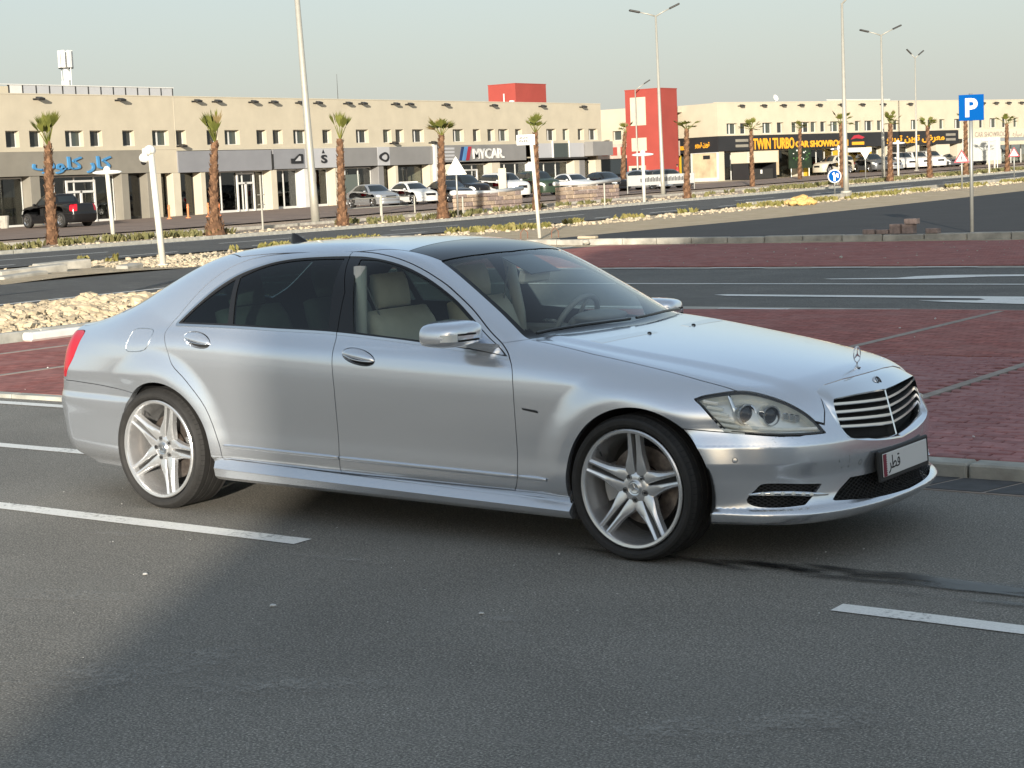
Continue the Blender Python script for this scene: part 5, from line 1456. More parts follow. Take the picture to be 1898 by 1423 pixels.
# ------------------------------------------------------------------ a passer-by, far away
def skin_person(label, loc, rz, shirt, trousers):
    P = thing('person', label, 'person', loc, rz)
    J = {'pel': ((0, 0, .93), .13), 'che': ((0, .01, 1.25), .15), 'nck': ((0, .01, 1.47), .055), 'hd': ((0, .03, 1.60), .095), 'top': ((0, .03, 1.70), .075),
         'hl': ((.09, 0, .88), .095), 'kl': ((.10, .06, .48), .06), 'al': ((.10, -.02, .08), .042), 'tl': ((.11, .12, .04), .04),
         'hr': ((-.09, 0, .88), .095), 'kr': ((-.10, .0, .48), .06), 'ar': ((-.10, -.14, .10), .042), 'tr': ((-.11, -.0, .04), .04),
         'sl': ((.19, .01, 1.40), .06), 'el': ((.24, -.05, 1.12), .042), 'wl': ((.24, .06, .88), .034), 'sr': ((-.19, .01, 1.40), .06), 'er': ((-.24, -.02, 1.12), .042), 'wr': ((-.22, .12, .92), .034)}
    E = [('pel', 'che'), ('che', 'nck'), ('nck', 'hd'), ('hd', 'top'), ('pel', 'hl'), ('hl', 'kl'), ('kl', 'al'), ('al', 'tl'), ('pel', 'hr'), ('hr', 'kr'), ('kr', 'ar'), ('ar', 'tr'), ('che', 'sl'), ('sl', 'el'), ('el', 'wl'), ('che', 'sr'), ('sr', 'er'), ('er', 'wr')]
    ks = list(J); me = bpy.data.meshes.new('body'); me.from_pydata([J[k][0] for k in ks], [(ks.index(a), ks.index(b)) for a, b in E], [])
    o = bpy.data.objects.new('body', me); COL.objects.link(o)
    sk = o.modifiers.new('skin', 'SKIN')
    for i, k in enumerate(ks): me.skin_vertices[0].data[i].radius = (J[k][1], J[k][1])
    me.skin_vertices[0].data[0].use_root = True
    o.modifiers.new('sub', 'SUBSURF').levels = 1
    dg = bpy.context.evaluated_depsgraph_get()
    m2 = bpy.data.meshes.new_from_object(o.evaluated_get(dg)); bpy.data.objects.remove(o)
    m2.materials.clear()
    for mm in (simple('skin_tone', (.32, .19, .12), .6, 0, 0), simple('red_shirt', shirt, .8, 0, 0), simple('pale_trousers', trousers, .8, 0, 0)): m2.materials.append(mm)
    for p in m2.polygons:
        z = p.center.z; ax_ = abs(p.center.x)
        p.material_index = 0 if z > 1.46 or (ax_ > .2 and z < 1.15) or z < .1 else (1 if z > .93 else 2)
        p.use_smooth = True
    put('body', m2, P)
    h = MB(); h.sphere((0, .015, 1.655), (.095, .105, .085), 10, 6); h.build('hair', M['ink'], P, True)
    return P
skin_person('person in a red shirt and pale trousers walking by the yellow shop panel', (-77.8, 132.2, .66), 2.2, (.50, .05, .05), (.62, .55, .45))
# ------------------------------------------------------------------ the silver sedan
CAR = thing('sedan', 'long silver luxury sedan with star ornament on the bonnet parked across the bay lines', 'car')
_V, _N, _T = surface(.0105)
BODY = (_V, _N, _T)
up = half(BODY, lambda V: .20 - V[:, 2])                     # drop the underside
up = clip(up, -(np.minimum(up[0][:, 2] - .168, 1)) )
ARCH = [(.025, .338, .387), (-3.115, .335, .398)]
def arch_d(V):
    return np.maximum(np.max([r - np.hypot(V[:, 0] - x, V[:, 2] - z) for x, z, r in ARCH], 0), -9)
def arch_clip(S):
    V = S[0]
    return clip(S, np.where(V[:, 1] > .35, arch_d(V), -1.))
near_arch = lambda V: (arch_d(V) > -.02) & (V[:, 1] > .4)
DOORS = smooth_poly([(-2.652, .318), (-2.664, .412), (-2.743, .605), (-2.873, .748), (-2.989, .838), (-3.045, .935), (-3.097, 1.036), (-3.045, 1.103), (-2.975, 1.192), (-2.896, 1.282), (-2.79, 1.359), (-2.661, 1.403), (-2.471, 1.425), (-2.197, 1.436), (-1.942, 1.434), (-1.741, 1.424), (-1.553, 1.397), (-1.39, 1.35), (-1.232, 1.283), (-1.112, 1.217), (-.985, 1.138), (-.857, 1.044), (-.759, .977), (-.694, .925), (-.654, .838), (-.651, .574), (-.661, .349), (-.682, .282), (-1.385, .289), (-2.136, .301)], 4, keep=(0, 27))
BGAP = [(-1.95, 1.50), (-1.95, 1.432), (-1.835, 1.237), (-1.812, 1.028), (-1.804, .939), (-1.793, .744), (-1.797, .515), (-1.800, .2)]
REAR_HALF = np.array(BGAP + [(-4, .2), (-4, 1.5)])
FRONT_HALF = np.array(BGAP + [(0, .2), (0, 1.5)])
DLO = smooth_poly([(-3.040, 1.054), (-2.59, 1.050), (-2.25, 1.042), (-1.867, 1.033), (-1.459, 1.007), (-1.197, .985), (-.946, .961), (-.706, .931), (-.842, 1.012), (-.982, 1.113), (-1.129, 1.208), (-1.328, 1.306), (-1.531, 1.371), (-1.752, 1.403), (-1.966, 1.410), (-2.234, 1.405), (-2.42, 1.389), (-2.556, 1.359), (-2.688, 1.314), (-2.811, 1.242), (-2.928, 1.149)], 4, keep=(0, 7))
QG = smooth_poly([(-3.012, 1.064), (-2.905, 1.155), (-2.79, 1.238), (-2.690, 1.298), (-2.632, 1.063)], 4, keep=(0, 3, 4))
RG = smooth_poly([(-2.590, 1.060), (-2.660, 1.308), (-2.545, 1.352), (-2.413, 1.381), (-2.227, 1.397), (-1.963, 1.401), (-1.875, 1.043), (-2.252, 1.052)], 4, keep=(0, 1, 5, 6))
FG = smooth_poly([(-1.700, 1.034), (-1.838, 1.397), (-1.699, 1.392), (-1.525, 1.361), (-1.323, 1.296), (-1.124, 1.199), (-.985, 1.106), (-.957, .972), (-1.199, .995)], 4, keep=(0, 1, 6, 7))
SAIL = np.array([(-.975, 1.102), (-.85, 1.012), (-.73, .938), (-.948, .968)])
WS = np.array([(-.672, .724), (-.888, .655), (-1.088, .604), (-1.345, .538), (-1.322, .40), (-1.296, .243), (-1.278, 0), (-1.278, -.2), (-.478, -.2), (-.478, 0), (-.495, .15), (-.556, .436), (-.615, .62)])
RW = smooth_poly([(-3.06, -.2), (-3.06, 0), (-3.075, .40), (-3.14, .50), (-3.45, .60), (-3.70, .645), (-3.77, .45), (-3.83, 0), (-3.83, -.2)], 3, keep=(0, 1, 3, 5, 7, 8))
HOODP = np.array([(-.655, .738), (-.542, .745), (-.281, .763), (.014, .762), (.301, .761), (.473, .748), (.55, .716), (.661, .672), (.761, .607), (.804, .545), (.790, .51), (.75, .475), (.82, .47), (.95, .3), (.95, -.2), (-.455, -.2), (-.455, 0), (-.47, .15), (-.532, .436), (-.60, .62)])
r2 = math.sqrt(2)
fr = lambda pts: np.array([((x - y) / r2, z) for x, y, z in pts])
LIGHT = smooth_poly(fr([(.312, .85, .764), (.359, .82, .78), (.469, .758, .794), (.55, .715, .786), (.661, .671, .749), (.745, .629, .698), (.794, .596, .647), (.827, .572, .597), (.781, .652, .598), (.674, .756, .605), (.59, .801, .612), (.46, .837, .620), (.404, .856, .684), (.35, .855, .737)]), 4, keep=(0, 7, 11))
BUMPER = np.array([(-.475, .637), (-.366, .628), (-.267, .619), (-.16, .610), (-.082, .602), (.05, .594), (.10, .60), (.12, .70), (.14, .79), (1.2, .79), (1.2, .05), (-.62, .05), (-.62, .637)])
GRIL = np.array([(-.1, .805), (.23, .802), (.385, .792), (.472, .772), (.487, .745), (.482, .675), (.468, .600), (.446, .562), (.40, .545), (.235, .522), (0, .500), (-.1, .5)])
INTAKE = smooth_poly([(-.2, .372), (.29, .374), (.435, .377), (.505, .334), (.56, .288), (.39, .272), (.24, .264), (0, .258), (-.2, .258)], 3, keep=(0, 2, 4, 8))
DRL = smooth_poly(fr([(.545, .815, .312), (.584, .802, .36), (.637, .778, .389), (.811, .593, .37), (.791, .63, .328), (.767, .681, .284), (.67, .764, .279), (.583, .804, .285)]), 4, keep=(3, 5))
FUEL = smooth_poly([(-3.405, .912), (-3.395, .972), (-3.375, 1.018), (-3.25, 1.024), (-3.197, 1.005), (-3.20, .950), (-3.235, .908), (-3.36, .896)], 4)
RBUMP_P = np.array([(-3.30, .655), (-3.50, .676), (-3.71, .690), (-3.95, .697), (-4.6, .697), (-4.6, .0), (-3.30, .0)])
bk = lambda pts: np.array([((-x - y) / r2, z) for x, y, z in pts])
TAILP = smooth_poly(bk([(-3.966, .735, .965), (-3.972, .798, .843), (-4.06, .80, .715), (-4.27, .45, .715), (-4.23, .45, .93), (-4.06, .66, .985)]), 4, keep=(2, 3, 4))
TRUNK = np.array([(-3.845, -.2), (-3.845, 0), (-3.79, .45), (-3.715, .660), (-3.80, .668), (-4.02, .635), (-4.12, .60), (-4.20, .50), (-4.5, .46), (-4.6, -.2)])
ROOFP = np.array([(-1.285, -.2), (-1.285, 0), (-1.303, .243), (-1.329, .40), (-1.353, .530), (-1.60, .537), (-2.2, .548), (-2.8, .535), (-3.045, .40), (-3.03, 0), (-3.03, -.2)])
PANO = np.array([(-1.2, -.2), (-1.2, .6), (-1.56, .6), (-1.575, .45), (-1.60, .2), (-1.61, 0), (-1.61, -.2)])
SILLP = np.array([(-2.80, .0), (-2.80, .316), (-2.13, .297), (-1.385, .284), (-.60, .277), (-.2, .27), (-.2, 0)])
FENDP = np.array([(-.9, .2), (-.9, .96), (-.80, .990), (-.62, 1.012), (-.3, 1.02), (.7, 1.02), (.7, .2)])
def rubz(x): return .3485 + .0205 * (-.477 - x)
def rub_d(V):
    x, z = V[:, 0], V[:, 2]
    return np.maximum(np.abs(z - rubz(x)) - .0115, np.maximum(x + .477, -2.632 - x))
G = .0022                                                   # half a panel gap
hi = half(up, lambda V: .62 - V[:, 2])
top = half(up, lambda V: .86 - V[:, 2])
sides = half(up, lambda V: .30 - V[:, 1])
# greenhouse glass
ws = inside(top, WS, XY); ws = half(ws, lambda V: V[:, 0] + .2)
rw = inside(half(top, lambda V: V[:, 0] + 2.6), RW, XY, .004)
emit('windscreen', panel(ws, -.004, .003), M['wind'], CAR, 0)
band = clip(ws, -(np.maximum(sdpoly(ws[0][:, :2], WS), -9) + .045))
wso = put('windscreen_band', None, CAR) if False else None
M['frit'] = simple('black_border', (.008, .008, .009), .95, 0, 0)
M['frit'].node_tree.nodes['Principled BSDF'].inputs['Specular IOR Level'].default_value = 0
wb = clip(ws, -sdpoly(ws[0][:, :2], WS) - np.where(ws[0][:, 0] > -.74, .065, .028))
emit('windscreen_border', panel(wb, -.0065, 0), M['frit'], CAR, 0)
emit('rear_window', panel(rw, -.003, .003), M['tint'], CAR, 0)
# side doors, trim and glass for both sides
HAND = {'rear': (-2.810, .974), 'front': (-1.628, .912)}
def hand_ring(k=1.0, n=36):
    out = []
    for i in range(n):
        a = 2 * math.pi * i / n
        ex = .114 * math.copysign(abs(math.cos(a)) ** .9, math.cos(a)) * k
        out.append((ex, .041 * math.sin(a) * k - ex * .165))
    return out
dall = inside(sides, DOORS, XZ, G)
paint = {}
for key, cutp in (('rear', REAR_HALF), ('front', FRONT_HALF)):
    d = inside(dall, cutp, XZ, G)
    skin = arch_clip(outside(d, DLO, XZ, 0))
    frame = inside(d, DLO, XZ, 0)
    skin_d = sdpoly(skin[0][:, [0, 2]], DLO)
    bright = clip(skin, skin_d - .013)
    skin = clip(skin, -skin_d + .0135)
    hx, hz = HAND[key]
    skin = outside(skin, [(hx + ex, hz + ez) for ex, ez in hand_ring()], XZ)
    rub = None
    paint[key] = (skin, frame, bright, rub)
for side in (-1, 1):
    for key in ('rear', 'front'):
        skin, frame, bright, rub = paint[key]
        D = emit('door', panel(skin, 0, .014, near_arch), M['silver'], CAR, side)
        tr = frame
        glasses = ((QG, 'quarter_glass', 'tint'), (RG, 'door_glass', 'tint')) if key == 'rear' else ((FG, 'door_glass', 'side'),)
        for gp, nm, mt in glasses:
            g = inside(frame, gp, XZ, 0)
            emit(nm, panel(g, -.006, 0), M[mt], D, side)
            tr = outside(tr, gp, XZ, .0005)
        if key == 'front':
            sl = inside(frame, SAIL, XZ, .0)
            emit('mirror_sail', panel(sl, .001, .008), M['silver'], D, side)
            tr = outside(tr, SAIL, XZ, .0005)
        emit('window_trim', panel(tr, -.002, .012), M['trim'], D, side)
        emit('window_moulding', panel(bright, .0025, .008), M['satin'], D, side)
# bonnet, roof, boot
ng = lambda S: clip(S, np.where(S[0][:, 0] > .6, -sdpoly(S[0][:, [1, 2]], GRIL), -1.) + .0)
hood = inside(half(hi, lambda V: -V[:, 0] - .8), HOODP, XY, G + .001)
hood = ng(outside(hood, LIGHT, 'F', .003))
emit('bonnet', panel(hood, 0, .016), M['silver'], CAR, 0)
rf = inside(top, ROOFP, XY, .004)
emit('roof_panel', panel(outside(rf, PANO, XY, .003), 0, .012), M['silver'], CAR, 0)
emit('glass_roof', panel(inside(rf, PANO, XY, .001), -.001, .012), M['roofglass'], CAR, 0)
lid = inside(half(hi, lambda V: V[:, 0] + 3.5), TRUNK, XY, G)
lid = clip(lid, .70 - lid[0][:, 2])
lid = outside(lid, TAILP, 'B', .002)
emit('boot_lid', panel(lid, 0, .014), M['silver'], CAR, 0)
# lamps
fz = half(up, lambda V: -V[:, 0] - .0)
lt = inside(fz, LIGHT, 'F', .0035)
tl = inside(half(hi, lambda V: V[:, 0] + 3.7), TAILP, 'B', .002)
# bumpers
fb = arch_clip(ng(outside(inside(fz, BUMPER, 'F', G), LIGHT, 'F', .0035)))
fb = outside(fb, HOODP, XY, G) if False else clip(fb, np.where(fb[0][:, 2] > .62, -sdpoly(fb[0][:, :2], HOODP), -1.) + G)
fnt = lambda S: S[0][:, 0] > .5
fb_full = fb
fb = clip(fb, np.where(fb[0][:, 0] > .5, -sdpoly(fb[0][:, [1, 2]], INTAKE), -1.))
fb = outside(fb, DRL, 'F')
emit('front_bumper', panel(fb, 0, .022, None), M['silver'], CAR, 0)
intake = clip(fb_full, np.where(fb_full[0][:, 0] > .5, sdpoly(fb_full[0][:, [1, 2]], INTAKE), 1.))
rb = arch_clip(inside(up, RBUMP_P, XZ, G))
rb = half(rb, lambda V: V[:, 0] + 3.0)
emit('rear_bumper', panel(rb, 0, .016, near_arch), M['silver'], CAR, 0)
# sills, wings, body frame
sill = inside(sides, SILLP, XZ, .0015)
sill = arch_clip(outside(sill, DOORS, XZ, .001))
wing = inside(half(up, lambda V: -V[:, 0] - .95), FENDP, XZ, .001)
for f in (lambda S: outside(S, DOORS, XZ, G), lambda S: outside(S, HOODP, XY, G), lambda S: outside(S, LIGHT, 'F', .0035), lambda S: outside(S, BUMPER, 'F', G), lambda S: outside(S, SILLP, XZ, .0015), arch_clip):
    wing = f(wing)
wing = clip(wing, np.where(wing[0][:, 2] > .86, -sdpoly(wing[0][:, :2], WS), -1.) + .004)
shell = up
for f in (lambda S: clip(S, np.where(S[0][:, 1] > .3, -sdpoly(S[0][:, [0, 2]], DOORS), -1.) + G), lambda S: outside(S, FENDP, XZ, .001) , lambda S: half(S, lambda V: V[:, 0] + .5), arch_clip,
          lambda S: clip(S, np.where(S[0][:, 2] > .86, -sdpoly(S[0][:, :2], WS), -1.) + .006), lambda S: clip(S, np.where((S[0][:, 2] > .86), -sdpoly(S[0][:, :2], RW), -1.) + .001),
          lambda S: clip(S, np.where(S[0][:, 2] > .86, -sdpoly(S[0][:, :2], ROOFP), -1.) + .004), lambda S: outside(S, RBUMP_P, XZ, G), lambda S: clip(S, np.where(S[0][:, 0] < -3.7, -sdpoly(proj(S, 'B'), TAILP), -1.) + .002),
          lambda S: clip(S, np.where((S[0][:, 0] < -3.6) & (S[0][:, 2] > .62), -sdpoly(S[0][:, :2], TRUNK), -1.) + G), lambda S: outside(S, SILLP, XZ, .001)):
    shell = f(shell)
shell = clip(shell, np.where(shell[0][:, 0] < -3.0, .64 - shell[0][:, 2], -1.) * (shell[0][:, 1] < 5) - .0)
fuel = inside(sides, FUEL, XZ, .0025)
shell = clip(shell, np.where(shell[0][:, 1] > .5, -sdpoly(shell[0][:, [0, 2]], FUEL), -1.) + .002)
emit('body_frame', panel(shell, 0, .014, near_arch), M['silver'], CAR, 0)
for side in (-1, 1):
    emit('sill', panel(sill, 0, .014, near_arch), M['silver'], CAR, side)
    Wg = emit('wing', panel(wing, 0, .014, near_arch), M['silver'], CAR, side)
    L = emit('headlight', panel(lt, -.001, .004), M['lens'], CAR, side)
    hw_ = panel(lt, -.004, .052)
    wallT = hw_[2][len(lt[2]):]
    emit('bezel', compact(hw_[0], hw_[1], wallT), M['lamp_in'], L, side)
    emit('housing', panel(lt, -.050, 0), M['lamp_in'], L, side)
    edge = clip(lt, -sdpoly(proj(lt, 'F'), LIGHT) - .0085)
    emit('seal', panel(edge, -.003, .004), M['plastic'], L, side)
    emit('tail_light', panel(tl, .001, .02), M['red_lamp'], CAR, side)
emit('fuel_flap', panel(fuel, .0006, .010), M['silver'], CAR, -1)
# dark liner under the panels, open at the windows
inner = arch_clip(up)
for pl, ax, cond in ((WS, XY, lambda V: V[:, 2] > .86), (RW, XY, lambda V: V[:, 2] > .86), (RG, XZ, lambda V: V[:, 1] > .3), (FG, XZ, lambda V: V[:, 1] > .3), (QG, XZ, lambda V: V[:, 1] > .3), (LIGHT, 'F', lambda V: V[:, 0] > 0)):
    inner = clip(inner, np.where(cond(inner[0]), -sdpoly(proj(inner, ax), pl), -1.) - .004)
inner = clip(inner, np.where(inner[0][:, 0] > .5, -sdpoly(inner[0][:, [1, 2]], INTAKE), -1.))
inner = clip(inner, np.where(inner[0][:, 0] > .6, -sdpoly(inner[0][:, [1, 2]], GRIL), -1.))
inner = outside(inner, DRL, 'F')
liner = emit('inner_shell', panel(inner, -.016, 0), M['gap'], CAR, 0)
MB().box(-3.85, .72, -.70, .70, .20, .23).build('floor_pan', M['gap'], CAR)
for x, z, r in ARCH:
    for s in (-1, 1):
        b = MB()
        Mx = Matrix.Translation((x, 0, z)) @ Matrix.Rotation(math.pi / 2, 4, 'X')
        b.lathe([(r + .004, s * .895), (r + .002, s * .86), (r - .0, s * .45), (.0, s * .45)], 36, Mx, -.35, math.pi + .35)
        b.build('wheel_arch_liner', M['gap'], CAR, True)
# ------------------------------------------------------------------ vehicles in the distance (coarser meshes of the same kind)
M['pane_c'] = simple('car_window', (.020, .026, .030), .07, 0, 0)
_KEEP = {k: globals()[k] for k in ('ROOF', 'GPLAN', 'DECK', 'HOOD', 'NOSE', 'TAIL')}
SUV_ROOF = cs([(.2, .60), (-.05, .76), (-.3, .92), (-.5, 1.03), (-.8, 1.21), (-1.05, 1.355), (-1.25, 1.43), (-1.6, 1.475), (-2.4, 1.488), (-3.2, 1.48), (-3.75, 1.45), (-4.05, 1.36), (-4.2, 1.15), (-4.35, .8)])
SUV_GP = cs([(-.3, -.12), (-.65, -.06), (-1.0, -.022), (-1.5, 0), (-2.8, 0), (-3.5, -.012), (-4.0, -.05), (-4.4, -.12)])
PK_ROOF = cs([(.2, .60), (-.05, .76), (-.3, .92), (-.5, 1.03), (-.8, 1.22), (-1.05, 1.37), (-1.25, 1.44), (-1.6, 1.475), (-2.2, 1.475), (-2.45, 1.43), (-2.58, 1.22), (-2.68, .95), (-2.85, .7), (-4.4, .6)])
PK_DECK = cs([(-4.6, 1.02), (-4.2, 1.03), (-3.4, 1.03), (-3.0, 1.03), (-2.5, 1.02)])
BLUNT = pc([(.1, .84), (.2, .90), (.3, .93), (.5, .94), (.62, .93), (.72, .91), (.80, .87), (.86, .80), (.92, .65), (1.1, .4)])
FLATH = cs([(-1.2, 1.04), (-.6, 1.02), (-.2, 1.0), (.2, .97), (.5, .94), (.7, .91), (.8, .87), (.9, .80), (1.1, .6)])
KINDS = {
 'sedan': (dict(), .90, .97, 1.0, [DLO], 'sedan'),
 'suv': (dict(ROOF=SUV_ROOF, GPLAN=SUV_GP, NOSE=BLUNT, HOOD=FLATH), .88, 1.0, 1.22, [np.array([(-3.95, 1.08), (-.98, .985), (-1.25, 1.27), (-1.5, 1.37), (-3.3, 1.385), (-3.85, 1.34)])], 'off_roader'),
 'mini': (dict(ROOF=SUV_ROOF, GPLAN=SUV_GP, NOSE=BLUNT, HOOD=FLATH), .72, .92, .98, [np.array([(-4.0, 1.08), (-.98, .985), (-1.25, 1.27), (-1.5, 1.37), (-3.3, 1.385), (-3.9, 1.32)])], 'hatchback'),
 'pickup': (dict(ROOF=PK_ROOF, DECK=PK_DECK, NOSE=BLUNT, HOOD=FLATH), 1.04, 1.02, 1.25, [np.array([(-2.38, 1.08), (-.98, .985), (-1.25, 1.27), (-1.5, 1.36), (-2.3, 1.37)])], 'pickup_truck')}
def bg_wheel(r, w):
    t = MB(); t.lathe([(r * .64, w / 2 - .01), (r * .70, w / 2), (r * .95, w / 2 - .01), (r, w / 2 - .04), (r, -w / 2), (r * .6, -w / 2)], 24)
    c = MB(); c.lathe([(r * .65, w / 2 - .005), (r * .60, w / 2 - .04), (r * .2, w / 2 - .035), (0, w / 2 - .02)], 20)
    for k in range(5):
        a = 1.257 * k
        c.add([(.1 * r * -math.sin(a), .1 * r * math.cos(a), w / 2 - .018), (.1 * r * math.sin(a), -.1 * r * math.cos(a), w / 2 - .018), (.62 * r * math.cos(a) + .07 * math.sin(a), .62 * r * math.sin(a) - .07 * math.cos(a), w / 2 - .006), (.62 * r * math.cos(a) - .07 * math.sin(a), .62 * r * math.sin(a) + .07 * math.cos(a), w / 2 - .006)], [(0, 1, 2, 3)])
    return t.mesh('tyre', M['rubber'], True), c.mesh('rim', M['satin'])
def bg_car(kind):
    tabs, sx, sy, sz, wins, nm = KINDS[kind]
    globals().update(tabs)
    V, N, T = surface(.052)
    globals().update(_KEEP)
    S = clip((V, N, T), .19 - V[:, 2])
    ar = np.maximum(.40 - np.hypot(S[0][:, 0] - .0, S[0][:, 2] - .34), .40 - np.hypot(S[0][:, 0] + 3.165, S[0][:, 2] - .34))
    S = clip(S, np.where(S[0][:, 1] > .45, ar, -1.))
    D = sdpoly(S[0][:, [0, 2]], wins[0])
    cond = S[0][:, 1] > .3
    win = clip(S, np.where(cond, D, 1.))
    body = clip(S, np.where(cond, -D, -1.))
    wsd = lambda X: np.where((X[0][:, 2] > .93) & (X[0][:, 0] > -1.8), np.maximum(sdpoly(X[0][:, :2], WS), 0 * X[0][:, 0] - 9), 1.)
    wss = clip(body, wsd(body)); body = clip(body, -wsd(body))
    if kind == 'sedan': rd = lambda X: np.where((X[0][:, 2] > .93) & (X[0][:, 0] < -2.6), sdpoly(X[0][:, :2], RW), 1.)
    elif kind == 'pickup': rd = lambda X: np.where((X[0][:, 0] < -2.3) & (X[0][:, 0] > -2.9) & (X[0][:, 1] < .56), np.maximum(1.12 - X[0][:, 2], X[0][:, 2] - 1.38), 1.)
    else: rd = lambda X: np.where((X[0][:, 0] < -3.8) & (X[0][:, 1] < .60), np.maximum(1.06 - X[0][:, 2], X[0][:, 2] - 1.36), 1.)
    rws = clip(body, rd(body)); body = clip(body, -rd(body))
    lt_ = clip(body, np.where(body[0][:, 0] > .2, sdpoly(proj(body, 'F'), LIGHT), 1.)); body = clip(body, np.where(body[0][:, 0] > .2, -sdpoly(proj(body, 'F'), LIGHT), -1.))
    TP = TAILP if kind == 'sedan' else np.array([(2.20, .70), (2.62, .70), (2.62, 1.0), (2.20, 1.0)])
    tl_ = clip(body, np.where(body[0][:, 0] < -3.85, sdpoly(proj(body, 'B'), TP), 1.)); body = clip(body, np.where(body[0][:, 0] < -3.85, -sdpoly(proj(body, 'B'), TP), -1.))
    sc = np.array([sx, sy, sz])
    def em(name, X, mat, side):
        if not len(X[2]): return None
        Y = (X[0] * sc, (lambda n: n / np.linalg.norm(n, axis=1)[:, None])(X[1] / sc), X[2])
        return emit(name, Y, mat, root, side)
    root = thing(nm, 'x', 'car')
    em('body', body, M['white'], 0)
    em('windscreen', panel(wss, -.006, 0), M['pane_c'], 0)
    em('rear_window', panel(rws, -.006, 0), M['pane_c'], 0)
    for s in (-1, 1):
        em('headlight', lt_, M['lamp_in'], s)
        em('tail_light', tl_, M['red_lamp'], s)
        split = -2.0 if kind != 'pickup' else -1.75
        for a in (0, 1):
            wq = clip(win, (win[0][:, 0] - split + .03) if a else (split + .03 - win[0][:, 0]))
            em('side_window', panel(wq, -.006, 0), M['pane_c'], s)
        pl = clip(win, np.abs(win[0][:, 0] - split) - .03); em('door_pillar', pl, M['trim'], s)
        m_ = MB(); m_.sphere((-.95 * sx, s * 1.0 * sy, 1.02 * sz), (.07, .11, .075), 10, 6); m_.build('door_mirror', M['white'], root, True)
    g = MB(); g.cbox(.80 * sx, .945 * sx, -.36, .36, .56 * sz, .72 * sz, .02); g.build('grille', M['trim'], root)
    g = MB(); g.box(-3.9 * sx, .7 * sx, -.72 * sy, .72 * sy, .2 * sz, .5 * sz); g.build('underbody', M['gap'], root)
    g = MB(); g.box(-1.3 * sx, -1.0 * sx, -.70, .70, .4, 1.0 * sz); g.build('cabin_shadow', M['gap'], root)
    if kind == 'pickup':
        g = MB(); g.box(-4.12 * sx, -2.75 * sx, -.72, .72, 1.0 * sz, 1.036 * sz); g.build('load_bed', M['gap'], root)
    r = {'sedan': .335, 'suv': .40, 'mini': .31, 'pickup': .41}[kind]
    tm, cm = bg_wheel(r, .25)
    for x in (0, -3.165 * sx):
        for s in (-1, 1):
            Mx = Matrix.Translation((x, s * .80 * sy, r)) @ (Matrix(((1, 0, 0, 0), (0, 0, 1, 0), (0, -1, 0, 0), (0, 0, 0, 1))) if s > 0 else Matrix(((1, 0, 0, 0), (0, 0, -1, 0), (0, 1, 0, 0), (0, 0, 0, 1))))
            w0 = bpy.data.objects.new('wheel', None); COL.objects.link(w0); w0.parent = root; w0.matrix_local = Mx
            put('tyre', tm, w0); put('rim', cm, w0)
    return root
M['c_white'] = simple('white_car_paint', (.68, .67, .64), .25, 0, 0)
M['c_beige'] = simple('beige_car_paint', (.55, .50, .40), .3, .1, 0)
M['c_black'] = simple('black_car_paint', (.012, .012, .013), .2, 0, 0)
M['c_grey'] = simple('grey_car_paint', (.12, .125, .13), .25, .4, 0)
M['c_silver'] = simple('silver_car_paint', (.42, .43, .44), .28, .6, 0)
M['c_green'] = simple('dark_green_car_paint', (.03, .05, .03), .35, 0, 0)
PROTO = {}
def park(kind, label, cat, x, y, head, col, group=None):
    if kind not in PROTO:
        o = PROTO[kind] = bg_car(kind)
    else:
        o = copy_tree(PROTO[kind])
    o.location = (x, y, zt(y) + (.05 if x > -80 else .05)); o.rotation_euler = (0, 0, R_(head))
    o['label'], o['category'] = label, cat
    if group: o['group'] = group
    elif 'group' in o: del o['group']
    for c in o.children:
        if c.name.split('.')[0] in ('body', 'door_mirror'):
            c.material_slots[0].link = 'OBJECT'; c.material_slots[0].material = M[col]
    return o
park('pickup', 'black pickup truck with a red tail light by the shop with blue lettering', 'pickup', -75.2, 56.8, 174, 'c_black')
park('mini', 'dark hatchback with a pale roof parked in front of the red tower', 'car', -62.3, 106.6, 58, 'c_grey')
GL = 'cars parked in front of the left showroom'
park('sedan', 'silver sedan behind the third palm in front of the left showroom', 'car', -67.6, 78.0, -20, 'c_silver', GL)
park('sedan', 'white sedan left of the ring logo shop column', 'car', -67.5, 81.9, -18, 'c_white', GL)
park('sedan', 'black sedan left of the white pillar board with red print', 'car', -66.8, 84.9, -22, 'c_black', GL)
park('suv', 'black off roader left of the fourth palm below the grey fascia', 'car', -67.5, 87.6, -15, 'c_black', GL)
park('suv', 'white off roader behind the fourth palm trunk', 'car', -66.0, 90.2, -20, 'c_white', GL)
park('suv', 'dark green open off roader below the white showroom lettering', 'car', -66.6, 94.8, -25, 'c_green', GL)
park('sedan', 'white sedan under the last letters of the white showroom lettering', 'car', -65.5, 98.0, -20, 'c_white', GL)
park('sedan', 'black sedan left of the white street name post', 'car', -65.0, 101.6, -20, 'c_black', GL)
park('sedan', 'silver sedan behind the street name post in front of the printed column', 'car', -63.0, 104.4, -10, 'c_silver', GL)
GR = 'cars parked in front of the right showroom'
park('suv', 'beige off roader seen side on behind the round blue sign', 'car', -70.6, 147.6, 252, 'c_beige', GR)
